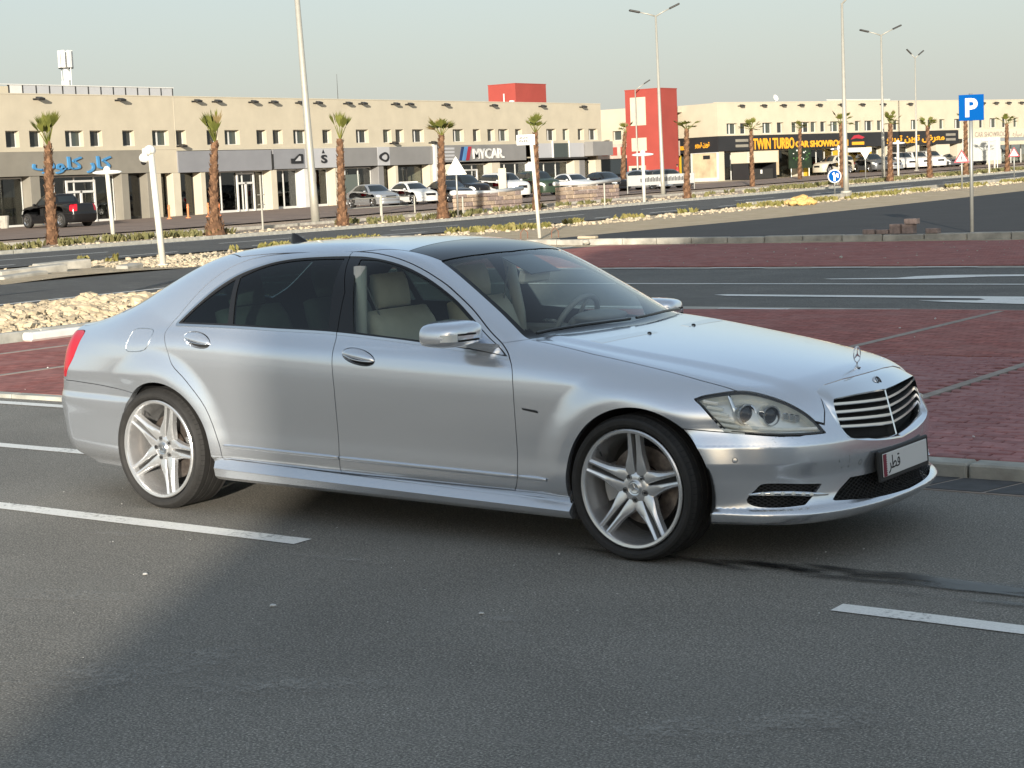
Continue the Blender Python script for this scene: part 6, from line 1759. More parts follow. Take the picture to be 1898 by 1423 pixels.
labs = [('suv', 'grey off roader just right of the beige off roader', 'c_grey'), ('sedan', 'silver sedan between the near lamp pole and the white off roaders', 'c_silver'), ('suv', 'white off roader left of the second lamp pole in the right row', 'c_white'), ('suv', 'white off roader between the second lamp pole and the drooping palm', 'c_white'), ('suv', 'white off roader directly right of the drooping palm in the right row', 'c_white'),
        ('sedan', 'grey sedan next after the white off roader right of the drooping palm', 'c_grey'), ('suv', 'silver off roader behind the distant lamp in the right row', 'c_silver'), ('suv', 'black off roader left of the palm with few fronds', 'c_black'), ('sedan', 'white sedan right of the palm with few fronds', 'c_white'), ('suv', 'white off roader behind the left warning triangle', 'c_white'), ('sedan', 'white sedan left of the bare palm trunk, last in the row', 'c_white')]
for i, (k, lab, c) in enumerate(labs):
    park(k, lab, 'car', -66.6 + i * .15, 151.5 + i * 3.35, -38, c, GR)
park('suv', 'grey off roader at the right picture edge under the canopy', 'car', -58.5, 186.0, -38, 'c_grey', GR)
GI_ = 'cars shown inside the left showroom'
park('sedan', 'white car behind the shop glass right of the white camera pole', 'car', -84.5, 74.4, 255, 'c_white', GI_)
park('suv', 'dark off roader behind the shop glass right of the palm with the swollen base', 'car', -84.6, 79.6, 262, 'c_grey', GI_)
M['c_red'] = simple('red_car_paint', (.35, .015, .02), .25, 0, 0)
park('sedan', 'red car behind the maroon shop window', 'car', -84.0, 70.4, 262, 'c_red', GI_)
park('sedan', 'red car behind the shop glass left of the tall near lamp pole', 'car', -84.0, 84.2, 262, 'c_red', GI_)
park('sedan', 'dark car behind the glass at the left picture edge', 'car', -84.0, 60.0, 262, 'c_grey', GI_)
# ------------------------------------------------------------------ wheels
def spoke_half(b, sg):                                     # one of the two blades of an arm, along +x of the wheel plane
    st = [(.055, .004, .052, -.040), (.080, .0045, .060, -.035), (.105, .0065, .055, -.030), (.135, .009, .046, -.026), (.165, .0105, .039, -.022), (.20, .0115, .036, -.017), (.235, .0125, .0345, -.011), (.258, .0130, .0345, -.006), (.268, .0132, .035, -.003)]
    V, Fs = [], []
    for r, a, c, d in st:
        e = min(.006, (c - a) * .22)
        ring = [(a, d - .030), (a, d - .004), (a + e * .6, d), ((a + c) / 2, d + .0035), (c - e, d - .001), (c, d - .007), (c + .004, d - .034)]
        V += [(r, sg * t, h) for t, h in ring]
    n = 7
    for i in range(len(st) - 1):
        for k in range(n - 1):
            q = (i * n + k, i * n + k + 1, (i + 1) * n + k + 1, (i + 1) * n + k)
            Fs.append(q if sg < 0 else q[::-1])
    b.add(V, Fs)
def make_wheel(name, tyre_r, tyre_w, parent, x, y, side, steer=0, spin=0):
    # local frame: wheel axis = local z pointing outwards
    w = tyre_w / 2
    A = Matrix(((1, 0, 0, 0), (0, 0, side, 0), (0, -side, 0, 0), (0, 0, 0, 1))) if side > 0 else Matrix(((1, 0, 0, 0), (0, 0, -1, 0), (0, 1, 0, 0), (0, 0, 0, 1)))
    W0 = bpy.data.objects.new('wheel', None); COL.objects.link(W0); W0.parent = parent
    W0.matrix_local = Matrix.Translation((x, y, tyre_r - .004)) @ Matrix.Rotation(steer, 4, 'Z') @ A @ Matrix.Rotation(spin, 4, 'Z')
    R = .2785
    t = MB()
    hw = w
    prof = [(R - .012, -hw + .03), (R + .006, hw - .022), (R + .012, hw - .008), (R + .025, hw + .003), (R + .042, hw + .004), (R + .052, hw - .004), (tyre_r - .012, hw - .016), (tyre_r - .004, hw - .028)]
    xs = [hw - .034, hw - .07, hw - .078, hw - .118, hw - .126, hw - .16, hw - .168, hw - .21]
    for i, q in enumerate(xs):
        if q < -hw + .035: break
        prof.append((tyre_r - (.0085 if i in (1, 2) and False else 0), q))
        if i % 2 == 1: prof += [(tyre_r - .008, q - .001), (tyre_r - .008, q - .007)]
    prof += [(tyre_r, -hw + .034), (tyre_r - .012, -hw + .016), (R + .04, -hw), (R, -hw + .02)]
    t.lathe(prof, 72)
    o = t.build('tyre', M['rubber'], W0, True); autosmooth(o.data, 32)
    g = MB()                                               # shoulder blocks of the tread
    for k in range(72):
        a = 2 * math.pi * k / 72
        g.add([(tyre_r + .0012, -.0016, hw - .036), (tyre_r + .0012, .0016, hw - .036), (tyre_r - .010, .0016, hw - .0135), (tyre_r - .010, -.0016, hw - .0135)], [(0, 1, 2, 3)], Matrix.Rotation(a, 4, 'Z'))
    tag(g.build('tread_groove', M['gap'], W0), kind='stuff')
    rm = MB()
    rm.lathe([(R + .002, hw - .020), (R + .003, hw - .008), (R - .003, hw - .003), (R - .014, hw - .005), (R - .018, hw - .012), (R - .020, hw - .03), (R - .030, hw - .075), (R - .038, hw - .12), (R - .040, hw - .20), (.12, hw - .205)], 72)
    o = rm.build('rim', M['rim'], W0, True); autosmooth(o.data, 35)
    sp, gf = MB(), MB()
    for k in range(5):
        Mx = Matrix.Rotation(2 * math.pi * k / 5, 4, 'Z') @ Matrix.Translation((0, 0, hw - .012))
        for sg in (-1, 1):
            s2 = MB(); spoke_half(s2, sg); sp.add(s2.v, s2.f, Mx)
        s2 = MB()                                          # groove floor
        V = [(.06, -.02, -.062), (.06, .02, -.062), (.272, .016, -.036), (.272, -.016, -.036)]
        gf.add(V, [(0, 1, 2, 3)], Mx)
    o = sp.build('spokes', M['rim'], W0, True); autosmooth(o.data, 28)
    gf.build('spoke_slot', M['plastic'], W0)
    hb = MB()
    hb.lathe([(.074, hw - .085), (.072, hw - .054), (.060, hw - .047), (.045, hw - .046), (.0, hw - .046)], 40)
    o = hb.build('hub', M['rim'], W0, True); autosmooth(o.data, 30)
    cap = MB()
    cap.lathe([(.0365, hw - .048), (.0365, hw - .040), (.034, hw - .0375), (.031, hw - .039), (.0, hw - .0385)], 32)
    cp = cap.build('hub_cap', M['satin'], W0, True); autosmooth(cp.data, 30)
    st = MB()
    for k in range(3):
        a = math.pi / 2 + 2 * math.pi * k / 3
        p = [(.0245 * math.cos(a), .0245 * math.sin(a)), (.0042 * math.cos(a + 1.047), .0042 * math.sin(a + 1.047)), (0, 0), (.0042 * math.cos(a - 1.047), .0042 * math.sin(a - 1.047))]
        st.prism(p, hw - .039, hw - .036)
    st.tube([(.026 * math.cos(q), .026 * math.sin(q), hw - .037) for q in np.linspace(0, 2 * math.pi, 29)], .0018, 6, False)
    st.build('star_emblem', M['chrome'], cp)
    for k in range(5):
        a = 2 * math.pi * (k + .5) / 5
        hl = MB(); Mx = Matrix.Translation((.056 * math.cos(a), .056 * math.sin(a), hw - .049))
        hl.lathe([(.0135, .004), (.0130, .0055), (.0115, .0052), (.0108, -.004), (.008, -.004), (.0078, .003), (0, .004)], 14, Mx)
        hl.build('wheel_bolt', M['plastic'] if k < 9 else M['satin'], W0)
    dk = MB(); dk.lathe([(.10, hw - .13), (.185, hw - .13), (.185, hw - .16), (.10, hw - .16)], 48)
    dk.lathe([(0, hw - .10), (.095, hw - .10), (.095, hw - .13)], 32)
    dk.build('brake_disc', M['disc'], W0)
    bk_ = MB(); bk_.lathe([(.02, hw - .20), (R - .038, hw - .20)], 40)
    bk_.build('back_plate', M['gap'], W0)
    v = MB(); a = 2.2
    v.tube([(math.cos(a) * (R - .03), math.sin(a) * (R - .03), hw - .05), (math.cos(a) * (R - .055), math.sin(a) * (R - .055), hw - .035)], .004, 8)
    v.build('valve', M['plastic'], W0)
    return W0
for side in (-1, 1):
    yf, yr = side * .797, side * .785
    Wf = make_wheel('wheel', .3445, .255, CAR, 0, yf, side, -.03, R_(15) if side < 0 else .3)
    Wr = make_wheel('wheel', .3485, .275, CAR, -3.165, yr, side, 0, R_(-3) if side < 0 else .8)
    for Wx, xx in ((Wf, 0), (Wr, -3.165)):
        c = MB(); sgn = 1 if xx == 0 else -1
        ang = np.linspace(-.45, .45, 9) + (math.pi if xx == 0 else 0)
        hw = .255 / 2
        for a0, a1 in zip(ang[:-1], ang[1:]):
            p = [(r * math.cos(a), r * math.sin(a)) for r, a in ((.125, a0), (.205, a0), (.205, a1), (.125, a1))]
            c.prism(p, hw - .175, hw - .105)
        cal = c.build('brake_caliper', M['caliper'], CAR)
        cal.matrix_local = Matrix.Translation((xx, (yf if xx == 0 else yr), .345)) @ (Matrix(((1, 0, 0, 0), (0, 0, 1, 0), (0, -1, 0, 0), (0, 0, 0, 1))) if side > 0 else Matrix(((1, 0, 0, 0), (0, 0, -1, 0), (0, 1, 0, 0), (0, 0, 0, 1))))
# ------------------------------------------------------------------ grille, plate, lamps in detail
def xg(Y, z): return .852 + .258 * (.723 - z) - .28 * Y * Y
GI = [(0, .722), (.28, .731), (.458, .728), (.463, .70), (.462, .674), (.455, .625), (.440, .576), (.42, .562), (.235, .538), (0, .516)]
GO = [(0, .806), (.23, .803), (.385, .793), (.474, .772), (.486, .742), (.482, .675), (.469, .600), (.446, .560), (.25, .521), (0, .499)]
def dense(P, n=4):
    P = np.array(P, float); t = np.arange(len(P)); q = np.linspace(0, len(P) - 1, (len(P) - 1) * n + 1)
    out = np.stack([pc(list(zip(t.tolist(), P[:, k].tolist())))(q) for k in (0, 1)], 1)
    return [tuple(v) for v in out]
GI, GO = dense(GI), dense(GO)
def surf_x(Y, z):                                          # nose surface
    xs = np.linspace(.3, 1.1, 400)
    f = field(np.stack([xs, np.full(400, Y), np.full(400, z)], 1))
    i = np.argmax(f > 0)
    return float(xs[i])
gr = put('grille', None, CAR) if False else None
fm = MB()
ring = []
for (yi, zi), (yo, zo) in zip(GI, GO):
    xo = surf_x(yo, zo) - .004
    xi = xg(yi, zi)
    xm_ = max(xi + .012, (xo * .35 + xi * .65) + .010)
    ring.append([(xo - .02, yo, zo), (xo + .005, yo * .997, zo + (zi - zo) * .06), ((xo * .6 + xi * .4) + .016, yo + (yi - yo) * .4, zo + (zi - zo) * .4), (xi + .016, yi + (yo - yi) * .12, zi + (zo - zi) * .12), (xi + .006, yi, zi), (xi - .04, yi, zi)])
for sg in (1, -1):
    V, Fs = [], []
    for q in ring: V += [(x, sg * y, z) for x, y, z in q]
    for i in range(len(ring) - 1):
        for k in range(5):
            f = (i * 6 + k, i * 6 + k + 1, (i + 1) * 6 + k + 1, (i + 1) * 6 + k)
            Fs.append(f if sg > 0 else f[::-1])
    fm.add(V, Fs)
GRO = fm.build('grille', M['chrome'], CAR, True); autosmooth(GRO.data, 30)
bm_ = MB()
for sg in (1, -1):
    bm_.add([(xg(y, z) - .038, sg * y, z) for y, z in GI], [tuple(range(len(GI)))[::sg]])
bm_.build('grille_backing', M['gap'], GRO)
def wid(z): return float(np.interp(z, [.516, .562, .576, .625, .674, .728], [.30, .418, .440, .455, .462, .458]))
for zc, zs in ((.684, .711), (.647, .675), (.609, .642), (.572, .609)):
    for sg in (1, -1):
        V, Fs = [], []
        n = 12
        for i in range(n + 1):
            y = .004 + (wid(zs) - .004) * i / n
            z = zc + (zs - zc) * (i / n) ** 1.15
            x = xg(y, z)
            for dx, dz in ((-.030, -.008), (.000, -.0085), (.005, -.004), (.003, .0065), (-.030, .009)): V.append((x + dx, sg * y, z + dz))
        for i in range(n):
            for k in range(5):
                f = (i * 5 + k, i * 5 + (k + 1) % 5, (i + 1) * 5 + (k + 1) % 5, (i + 1) * 5 + k)
                Fs.append(f[::-1] if sg > 0 else f)
        mbx = MB(); mbx.add(V, Fs)
        mbx.build('grille_slat', M['satin'], GRO)
sp_ = MB()
for i in range(9):
    z0, z1 = .724 - i * .0231, .724 - (i + 1) * .0231
    sp_.add([(xg(0, z) + dx, dy, z) for z in (z0, z1) for dx, dy in ((-.03, -.0055), (.004, -.0055), (.0085, 0), (.004, .0055), (-.03, .0055))], [(k, k + 1, k + 6, k + 5) for k in range(4)])
sp_.build('grille_spine', M['chrome'], GRO)
def star(b, R, t, M_=None):
    for k in range(3):
        a = math.pi / 2 + 2 * math.pi * k / 3
        p = [(R * .97 * math.cos(a), R * .97 * math.sin(a)), (R * .16 * math.cos(a + 1.047), R * .16 * math.sin(a + 1.047)), (0, 0), (R * .16 * math.cos(a - 1.047), R * .16 * math.sin(a - 1.047))]
        b.prism(p, -t, t, M_)
    V = [(R * math.cos(q), R * math.sin(q), 0) for q in np.linspace(0, 2 * math.pi, 41)]
    b.tube(V, t * 1.15, 8, False, M_)
FX = FACE_X
em = MB(); MBD = Matrix.Translation((surf_x(0, .764) + .006, 0, .764)) @ Matrix.Rotation(R_(-32), 4, 'Y') @ FX
em.lathe([(.0, .004), (.024, .004), (.0285, .002), (.0285, -.01)], 32, MBD)
EMB = em.build('grille_badge', M['satin'], GRO, True)
em2 = MB(); star(em2, .021, .0016, MBD @ Matrix.Translation((0, 0, .005))); em2.build('badge_star', M['plastic'], GRO)
# standing star
so_ = MB()
zb = float(top_z(.72)) if 'top_z' in globals() else None
zz = np.linspace(.7, 1.0, 400); ff_ = field(np.stack([np.full(400, .715), np.zeros(400), zz], 1)); zb = float(zz[np.argmax(ff_ > 0)])
star(so_, .0375, .0024, Matrix.Translation((.717, 0, zb + .060)) @ FX)
so_.lathe([(.0, .010), (.006, .010), (.010, .004), (.019, .0), (.019, -.004)], 20, Matrix.Translation((.715, 0, zb)))
so_.tube([(.715, 0, zb + .006), (.717, 0, zb + .026)], .0036, 8)
so_.build('bonnet_star', M['chrome'], CAR)
# number plate
PL = MB().cbox(-.012, .006, -.285, .285, -.075, .072, .006).build('number_plate_holder', M['plastic'], CAR, loc=(.945, -.0, .402), rot=(0, R_(-3), 0))
pp = MB().cbox(0, .004, -.255, .255, -.054, .054, .002).build('number_plate', M['plate'], PL, loc=(.0065, 0, .002))
sv = []
for i in range(10): sv += [(-.222, -.052 + i * .0104), (-.212, -.052 + i * .0104 + .0052)]
sv.append((-.222, .052))
MB().prism([(-.253, .052), (-.253, -.052)] + sv, .0, .0012, Matrix.Translation((.0108, 0, .002)) @ FX).build('plate_band', M['maroon'], PL)
tq = text_mesh('\ufec4\ufed7'[::-1] if False else '\uFEAE\uFEC4\uFED7', .085, .0006, M['ink'], 0, 'LEFT')
put('plate_lettering', tq, PL, M=Matrix.Translation((.0114, -.195, -.022)) @ FX)
# lower grille meshes
def mesh_fill(S, off, parent, name, pitch=.026, rod=.0032):
    V = S[0]
    base = emit(name + '_backing', panel(S, -.055, 0), M['gap'], parent, 0)
FBO = bpy.data.objects['front_bumper']
ib = emit('intake_backing', panel(intake, -.06, 0), M['gap'], FBO, 0)
dr = inside(fb_full, DRL, 'F')
for side in (-1, 1): emit('lamp_recess', panel(dr, -.05, 0), M['gap'], FBO, side)
def snap(P, d):                                            # move points along direction d onto the body surface
    t = np.linspace(-.35, .35, 700)
    Q = P[:, None, :] + t[None, :, None] * d
    f = field(Q)
    i = np.argmax(f > 0, 1)
    return P + t[i][:, None] * d
def lattice(poly, to3, d, pitch, rod, off, parent):
    poly = np.asarray(poly, float)
    lo, hi_ = poly.min(0), poly.max(0)
    for fam in (1, -1):
        k = np.array([.52, fam * 1.0]); k /= np.linalg.norm(k)
        tdir = np.array([-k[1], k[0]])
        ps = poly @ k
        for c in np.arange(ps.min() + pitch / 2, ps.max(), pitch):
            s_ = np.arange(-1.2, 1.2, .008)
            P2 = k * c + tdir * s_[:, None]
            ins = sdpoly(P2, poly) < .004
            run = []
            for q, ok in list(zip(P2, ins)) + [(None, False)]:
                if ok: run.append(q)
                elif len(run) > 2:
                    P3 = snap(np.array([to3(*q) for q in run]), d) - off * d
                    yield P3
                    run = []
                else: run = []
for poly, to3, d, pitch, only in ((INTAKE, lambda y, z: (.85, y, z), np.array([1., 0, 0]), .0165, None), (DRL, lambda u, z: (.70 + (u - .0) / r2 * 1.0 - .0, .70 - u / r2, z), np.array([1 / r2, 1 / r2, 0]), .0135, None)):
    b = MB()
    for P3 in lattice(poly, to3, d, pitch, .002, .020, FBO):
        for sg in ((1, -1)):
            pts = [(x, sg * y, z) for x, y, z in P3 if (y > -.001 or poly is DRL)]
            if len(pts) > 2: b.tube(pts[::2] + ([pts[-1]] if len(pts) % 2 == 0 else []), .0026, 4, False)
    tag(b.build('grille_mesh', M['plastic'], FBO), kind='stuff')
# day lamps
led_pts = [(.556, .815, .337), (.60, .797, .343), (.66, .768, .344), (.72, .722, .341), (.77, .665, .332), (.80, .625, .326), (.832, .580, .320)]
for side in (-1, 1):
    b = MB(); b.tube([(x, side * y, z) for x, y, z in led_pts], [.004, .009, .0125, .013, .0125, .009, .004], 10)
    lb = b.build('day_lamp', M['chrome'], FBO, True)
    for k in range(6):
        t = .20 + k * .105
        i = t * (len(led_pts) - 1); j = int(i); u = i - j
        p = [led_pts[j][q] * (1 - u) + led_pts[j + 1][q] * u for q in range(3)]
        n_ = Vector((.75, side * .66, .05)).normalized()
        p = Vector((p[0], side * p[1], p[2])) + n_ * .008
        bb = MB(); bb.sphere((0, 0, 0), (.012, .012, .009), 8, 6, Matrix.Translation(p)); bb.build('led', M['lamp_bar'], lb, True)
    # headlight internals
    L = [o for o in bpy.data.objects if o.parent == CAR and o.name.startswith('headlight')][0 if side < 0 else 1]
    for (x, y, z, r) in ((.505, .748, .692, .047), (.598, .693, .683, .045)):
        ax = Vector((.86, side * .42, .0)).normalized()
        Q = ax.to_track_quat('Z', 'Y').to_matrix().to_4x4()
        Mx = Matrix.Translation((x, side * y, z)) @ Q
        b = MB(); b.lathe([(r * .8, -.05), (r, -.02), (r * 1.06, .018), (r * 1.04, .030), (r * .90, .030), (r * .88, .012)], 28, Mx); o = b.build('projector_ring', M['chrome'], L, True); autosmooth(o.data, 35)
        b = MB(); b.lathe([(r * .88, .010), (r * .80, .018), (r * .55, .027), (r * .28, .031), (0, .032)], 24, Mx); b.build('projector_lens', M['roofglass'], L, True)
    for k in range(3):
        b = MB(); b.cbox(-.006, .006, -.012, .012, -.016, .016, .003, Matrix.Translation((.666 + k * .020, side * (.655 - k * .016), .676 - k * .006)) @ Matrix.Rotation(side * .6, 4, 'Z'))
        b.build('lamp_led', M['chrome'], L)
    for k in range(6):
        z = .754 - k * .0255
        x0 = .352 + k * .0165
        ln = .070 + .008 * k
        b = MB(); b.cbox(-ln / 2, ln / 2, -.008, .008, -.0075, .0075, .003, Matrix.Translation((x0 + ln * .48, side * (.833 - k * .003), z - .004)) @ Matrix.Rotation(-side * .30, 4, 'Z') @ Matrix.Rotation(.16, 4, 'Y'))
        b.build('turn_signal_bar', M['lamp_bar'], L)
    b = MB(); b.tube([(.455, side * .800, .640), (.60, side * .755, .630), (.70, side * .69, .622), (.79, side * .595, .618)], .009, 8); b.build('light_guide', M['lamp_bar'], L)
    b = MB(); b.tube([(.44, side * .765, .775), (.47, side * .775, .72), (.50, side * .78, .66)], [.008, .010, .008], 8); b.build('lamp_divider', M['chrome'], L)
    # parking sensors
    for (x, y, z) in ((.509, .848, .497), (.790, .662, .484), (.905, .375, .436)):
        p = np.array([[x, y, z]]); g_ = grad(p)[0]; g_ /= np.linalg.norm(g_)
        p = p[0] - g_ * float(field(p)[0])
        Q = Vector((g_[0], side * g_[1], g_[2])).to_track_quat('Z', 'Y').to_matrix().to_4x4()
        b = MB(); b.lathe([(.0125, -.002), (.0125, .0008), (.0105, .0012), (.0100, -.0006)], 20, Matrix.Translation((p[0], side * p[1], p[2])) @ Q)
        b.build('sensor_ring', M['plastic'], FBO)
        b = MB(); b.lathe([(.0098, -.001), (.0098, .0012), (.0, .0018)], 20, Matrix.Translation((p[0], side * p[1], p[2])) @ Q)
        b.build('parking_sensor', M['silver'], FBO)
# tow-eye cover and washer cover as fine grooves
TOW = smooth_poly(fr([(.863, .512, .494), (.882, .462, .490), (.873, .452, .428), (.858, .503, .436)]), 5)
WASH = smooth_poly(fr([(.655, .765, .592), (.727, .703, .588), (.75, .699, .540), (.715, .736, .531)]), 4)
for pl in (TOW, WASH):
    s_ = clip(fb_full, np.abs(sdpoly(proj(fb_full, 'F'), pl)) - .0011)
    emit('cover_seam', panel(s_, .0006, 0), M['gap'], FBO, -1)
# ------------------------------------------------------------------ handles, mirrors, small parts
def on_side(x, z):                                         # Y of the flank at x, z
    ys = np.linspace(1.0, .4, 600)
    f = field(np.stack([np.full(600, x), ys, np.full(600, z)], 1))
    return float(ys[np.argmax(f < 0)])
doors = [o for o in bpy.data.objects if o.parent == CAR and o.name.split('.')[0] == 'door']
def sweep(rings, flip):                                    # loft open sections along the car
    m = len(rings[0]); V = [p for r in rings for p in r]; Fs = []
    for i in range(len(rings) - 1):
        for k in range(m - 1):
            f = (i * m + k, (i + 1) * m + k, (i + 1) * m + k + 1, i * m + k + 1)
            Fs.append(f if flip else f[::-1])
    return V, Fs
for side in (-1, 1):
    mine = doors[(0 if side < 0 else 2):][:2]
    for key, D in (('rear', mine[0]), ('front', mine[1])):
        xc, zc = HAND[key]
        y = on_side(xc, zc)
        out = lambda ex, ez, o: (xc + ex, side * (on_side(xc + ex, zc + ez) + o), zc + ez)
        R0, R1, R2, R3 = hand_ring(1.0), hand_ring(.95), hand_ring(.80), hand_ring(.45)
        n = len(R0)
        V = [out(ex, ez, .0008) for ex, ez in R0] + [out(ex, ez, -.006) for ex, ez in R1] + [out(ex, ez, -.024) for ex, ez in R2] + [out(ex, ez, -.034) for ex, ez in R3]
        Fs = [(j * n + k, j * n + (k + 1) % n, (j + 1) * n + (k + 1) % n, (j + 1) * n + k) for j in range(3) for k in range(n)] + [tuple(3 * n + k for k in range(n))]
        if side < 0: pass
        else: Fs = [f[::-1] for f in Fs]
        c = MB(); c.add(V, Fs); c.build('handle_cup', M['silver'], D, True)
        hb_ = MB(); rings = []
        for i in range(19):
            t = i / 18; ex = -.110 + .220 * t
            e = max(.0, math.sin(math.pi * t)) ** .5
            zt_, zb_ = .0385 * e + .002, -.006 - .010 * e * 0
            zt_, zb_ = max(zt_, .004), -.004 - .006 * e
            bow = .002 + .026 * e
            ring = []
            for k in range(9):
                a = math.pi * k / 8
                ez = (zt_ + zb_) / 2 + (zt_ - zb_) / 2 * math.cos(a)
                ring.append(out(ex, ez - ex * .165, bow * (.30 + .70 * math.sin(a) ** .7) - .002))
            ring.append(out(ex, zb_ + .003 - ex * .165, -.008))
            rings.append(ring)
        V, Fs = sweep(rings, side < 0)
        hb_.add(V, Fs); hb_.build('handle', M['silver'], D, True)
        st = MB(); st.tube([out(ex, -.0055 - .006 * math.sin(math.pi * (ex + .1) / .2) - ex * .165, .006 + .020 * math.sin(math.pi * (ex + .1) / .2)) for ex in np.linspace(-.098, .098, 11)], .0032, 6)
        st.build('handle_strip', M['chrome'], D, True)
    # rub strips, one per panel
    wing_o = [o for o in bpy.data.objects if o.parent == CAR and o.name.split('.')[0] == 'wing'][0 if side < 0 else 1]
    for xa, xb, par in ((-2.632, -1.803, mine[0]), (-1.792, -.660, mine[1]), (-.647, -.478, wing_o)):
        rings = []
        xs_ = np.linspace(xa, xb, max(4, int((xb - xa) / .06)))
        for q, x in enumerate(xs_):
            e = 1 if 0 < q < len(xs_) - 1 else .55
            z = rubz(x)
            rings.append([(x, side * (on_side(x, z + dz) + o * e), z + dz * (.6 + .4 * e)) for o, dz in ((-.004, -.0125), (.006, -.0118), (.0095, -.0075), (.0105, .0035), (.0075, .0095), (.003, .0118), (-.004, .0125))])
        V, Fs = sweep(rings, side > 0)
        b = MB(); b.add(V, Fs); o = b.build('rub_strip', M['silver'], par, True); autosmooth(o.data, 38)
        b = MB(); b.tube([(x, side * (on_side(x, rubz(x)) + .0098), rubz(x) + .0045) for x in xs_], .0026, 6); b.build('strip_inlay', M['chrome'], o, True)
    # flared sill skirt with a crisp shelf
    rings = []
    for x in np.linspace(-2.715, -.338, 40):
        u = -x - 1.53
        zt_, zh, zb_ = .2775 + .0305 * u, .240 + .023 * u, .1935 + .0125 * u
        e = ss(-2.72, -2.62, x)
        o = .936 - .010 * (1 - e)
        rings.append([(x, side * y, z) for y, z in ((.872, zt_ + .006), (.9035, zt_ + .005), (.909, zt_ + .001), (o - .003, zh + .004), (o, zh), (o - .002, zh - .006), (o - .010, zb_ + .012), (o - .030, zb_ - .006), (.86, zb_ - .016), (.78, zb_ - .018))])
    V, Fs = sweep(rings, side > 0)
    m = len(rings[0]); L_ = len(rings) - 1
    Fs += [tuple(range(m)) if side > 0 else tuple(range(m))[::-1], tuple(L_ * m + k for k in range(m))[::-1] if side > 0 else tuple(L_ * m + k for k in range(m))]
    b = MB(); b.add(V, Fs); o = b.build('side_skirt', M['silver'], CAR, True); autosmooth(o.data, 24)
for side in (-1, 1):
    # door mirror
    D = doors[(0 if side < 0 else 2) + 1]
    sec = [(-.98, .012), (-.975, .060), (-.955, .084), (-.92, .096), (-.86, .097), (-.81, .090), (-.775, .076), (-.755, .056), (-.745, .02)]
    V, Fs = [], []
    yc0, zc0 = .995, (1.048 if side < 0 else 1.002)
    st_ = [(-1.035, .80), (-1.030, .92), (-1.01, .98), (-.98, 1.0), (-.94, .99), (-.90, .95), (-.87, .87), (-.852, .74), (-.842, .50), (-.838, .2)]
    n = 28
    for x, s_ in st_:
        for k in range(n):
            a = 2 * math.pi * k / n
            ca, sa = math.cos(a), math.sin(a)
            p = .62
            yy = .130 * math.copysign(abs(ca) ** p, ca) * s_
            zz_ = (.068 if sa > 0 else .056) * math.copysign(abs(sa) ** p, sa) * (s_ ** .8)
            zz_ += -.06 * yy
            xx = x - .20 * yy
            V.append((xx, side * (yc0 + yy), zc0 + zz_ + (x + 1.0) * -.02))
    for i in range(len(st_) - 1):
        for k in range(n):
            f = (i * n + k, (i + 1) * n + k, (i + 1) * n + (k + 1) % n, i * n + (k + 1) % n)
            Fs.append(f if side < 0 else f[::-1])
    Fs.append(tuple((len(st_) - 1) * n + k for k in range(n)) if side < 0 else tuple((len(st_) - 1) * n + k for k in range(n))[::-1])
    b = MB(); b.add(V, Fs); mir = b.build('door_mirror', M['silver'], D, True); autosmooth(mir.data, 40)
    b = MB(); b.add([V[k] for k in range(n)], [tuple(range(n))]); b.build('mirror_glass', M['chrome'], mir)
    b = MB(); b.add([(-.88, side * .82, .972), (-.78, side * .82, .962), (-.78, side * .84, .990), (-.89, side * .84, .995), (-.97, side * .96, .985), (-.89, side * .96, .982), (-.88, side * .96, 1.008), (-.96, side * .96, 1.012)],
                    [(0, 1, 5, 4), (1, 2, 6, 5), (2, 3, 7, 6), (3, 0, 4, 7), (0, 3, 2, 1), (4, 5, 6, 7)]); b.build('mirror_foot', M['silver'], mir)
    # indicator lens and two dark slots on the front of the mirror shell
    def mpt(y, z):
        pts = np.array([v for v in V]); pts[:, 1] *= side
        d = (pts[:, 1] - y) ** 2 + (pts[:, 2] - z) ** 2 + np.where(pts[:, 0] > -.95, 0, 1)
        return float(pts[d.argmin(), 0])
    for j, (y0, y1, z0, z1, nm, mt) in enumerate(((1.118, 1.068, zc0 - .026, zc0 + .008, 'indicator_lens', 'lamp_in'), (1.064, .955, zc0 + .002, zc0 + .011, 'mirror_slot', 'gap'), (1.064, .930, zc0 - .028, zc0 - .019, 'mirror_slot', 'gap'))):
        b = MB(); N_ = 10; vv = []
        for i in range(N_ + 1):
            y = y0 + (y1 - y0) * i / N_
            for z in (z0, z1):
                xs_ = []
                # shell front x at this y: interpolate between rings
                best = None
                for a_, c_ in zip(st_[:-1], st_[1:]):
                    for u in np.linspace(0, 1, 12):
                        x_, s_ = a_[0] + (c_[0] - a_[0]) * u, a_[1] + (c_[1] - a_[1]) * u
                        yy = y - yc0; zq = z - zc0 + .06 * yy - (x_ + 1.0) * -.02
                        e = abs(yy / (.130 * s_)) ** (1 / .62) if s_ > 0 else 9
                        e2 = abs(zq / ((.068 if zq > 0 else .056) * s_ ** .8)) ** (1 / .62)
                        if e ** 2 + e2 ** 2 <= 1.0: best = x_ - .20 * yy
                vv.append(((best if best is not None else -.95) + .0035, side * y, z))
        for i in range(N_):
            f = (2 * i, 2 * i + 1, 2 * i + 3, 2 * i + 2)
            b.add([vv[q] for q in f], [(0, 1, 2, 3) if side > 0 else (3, 2, 1, 0)])
        b.build(nm, M[mt], mir)
bd = MB(); bd.tube([(x, -on_side(x, z) - .0004, z) for x, z in FUEL[::2]] + [(FUEL[0][0], -on_side(*FUEL[0]) - .0004, FUEL[0][1])], .0028, 6, False)
bd.build('flap_bead', M['satin'], bpy.data.objects['fuel_flap'], True)
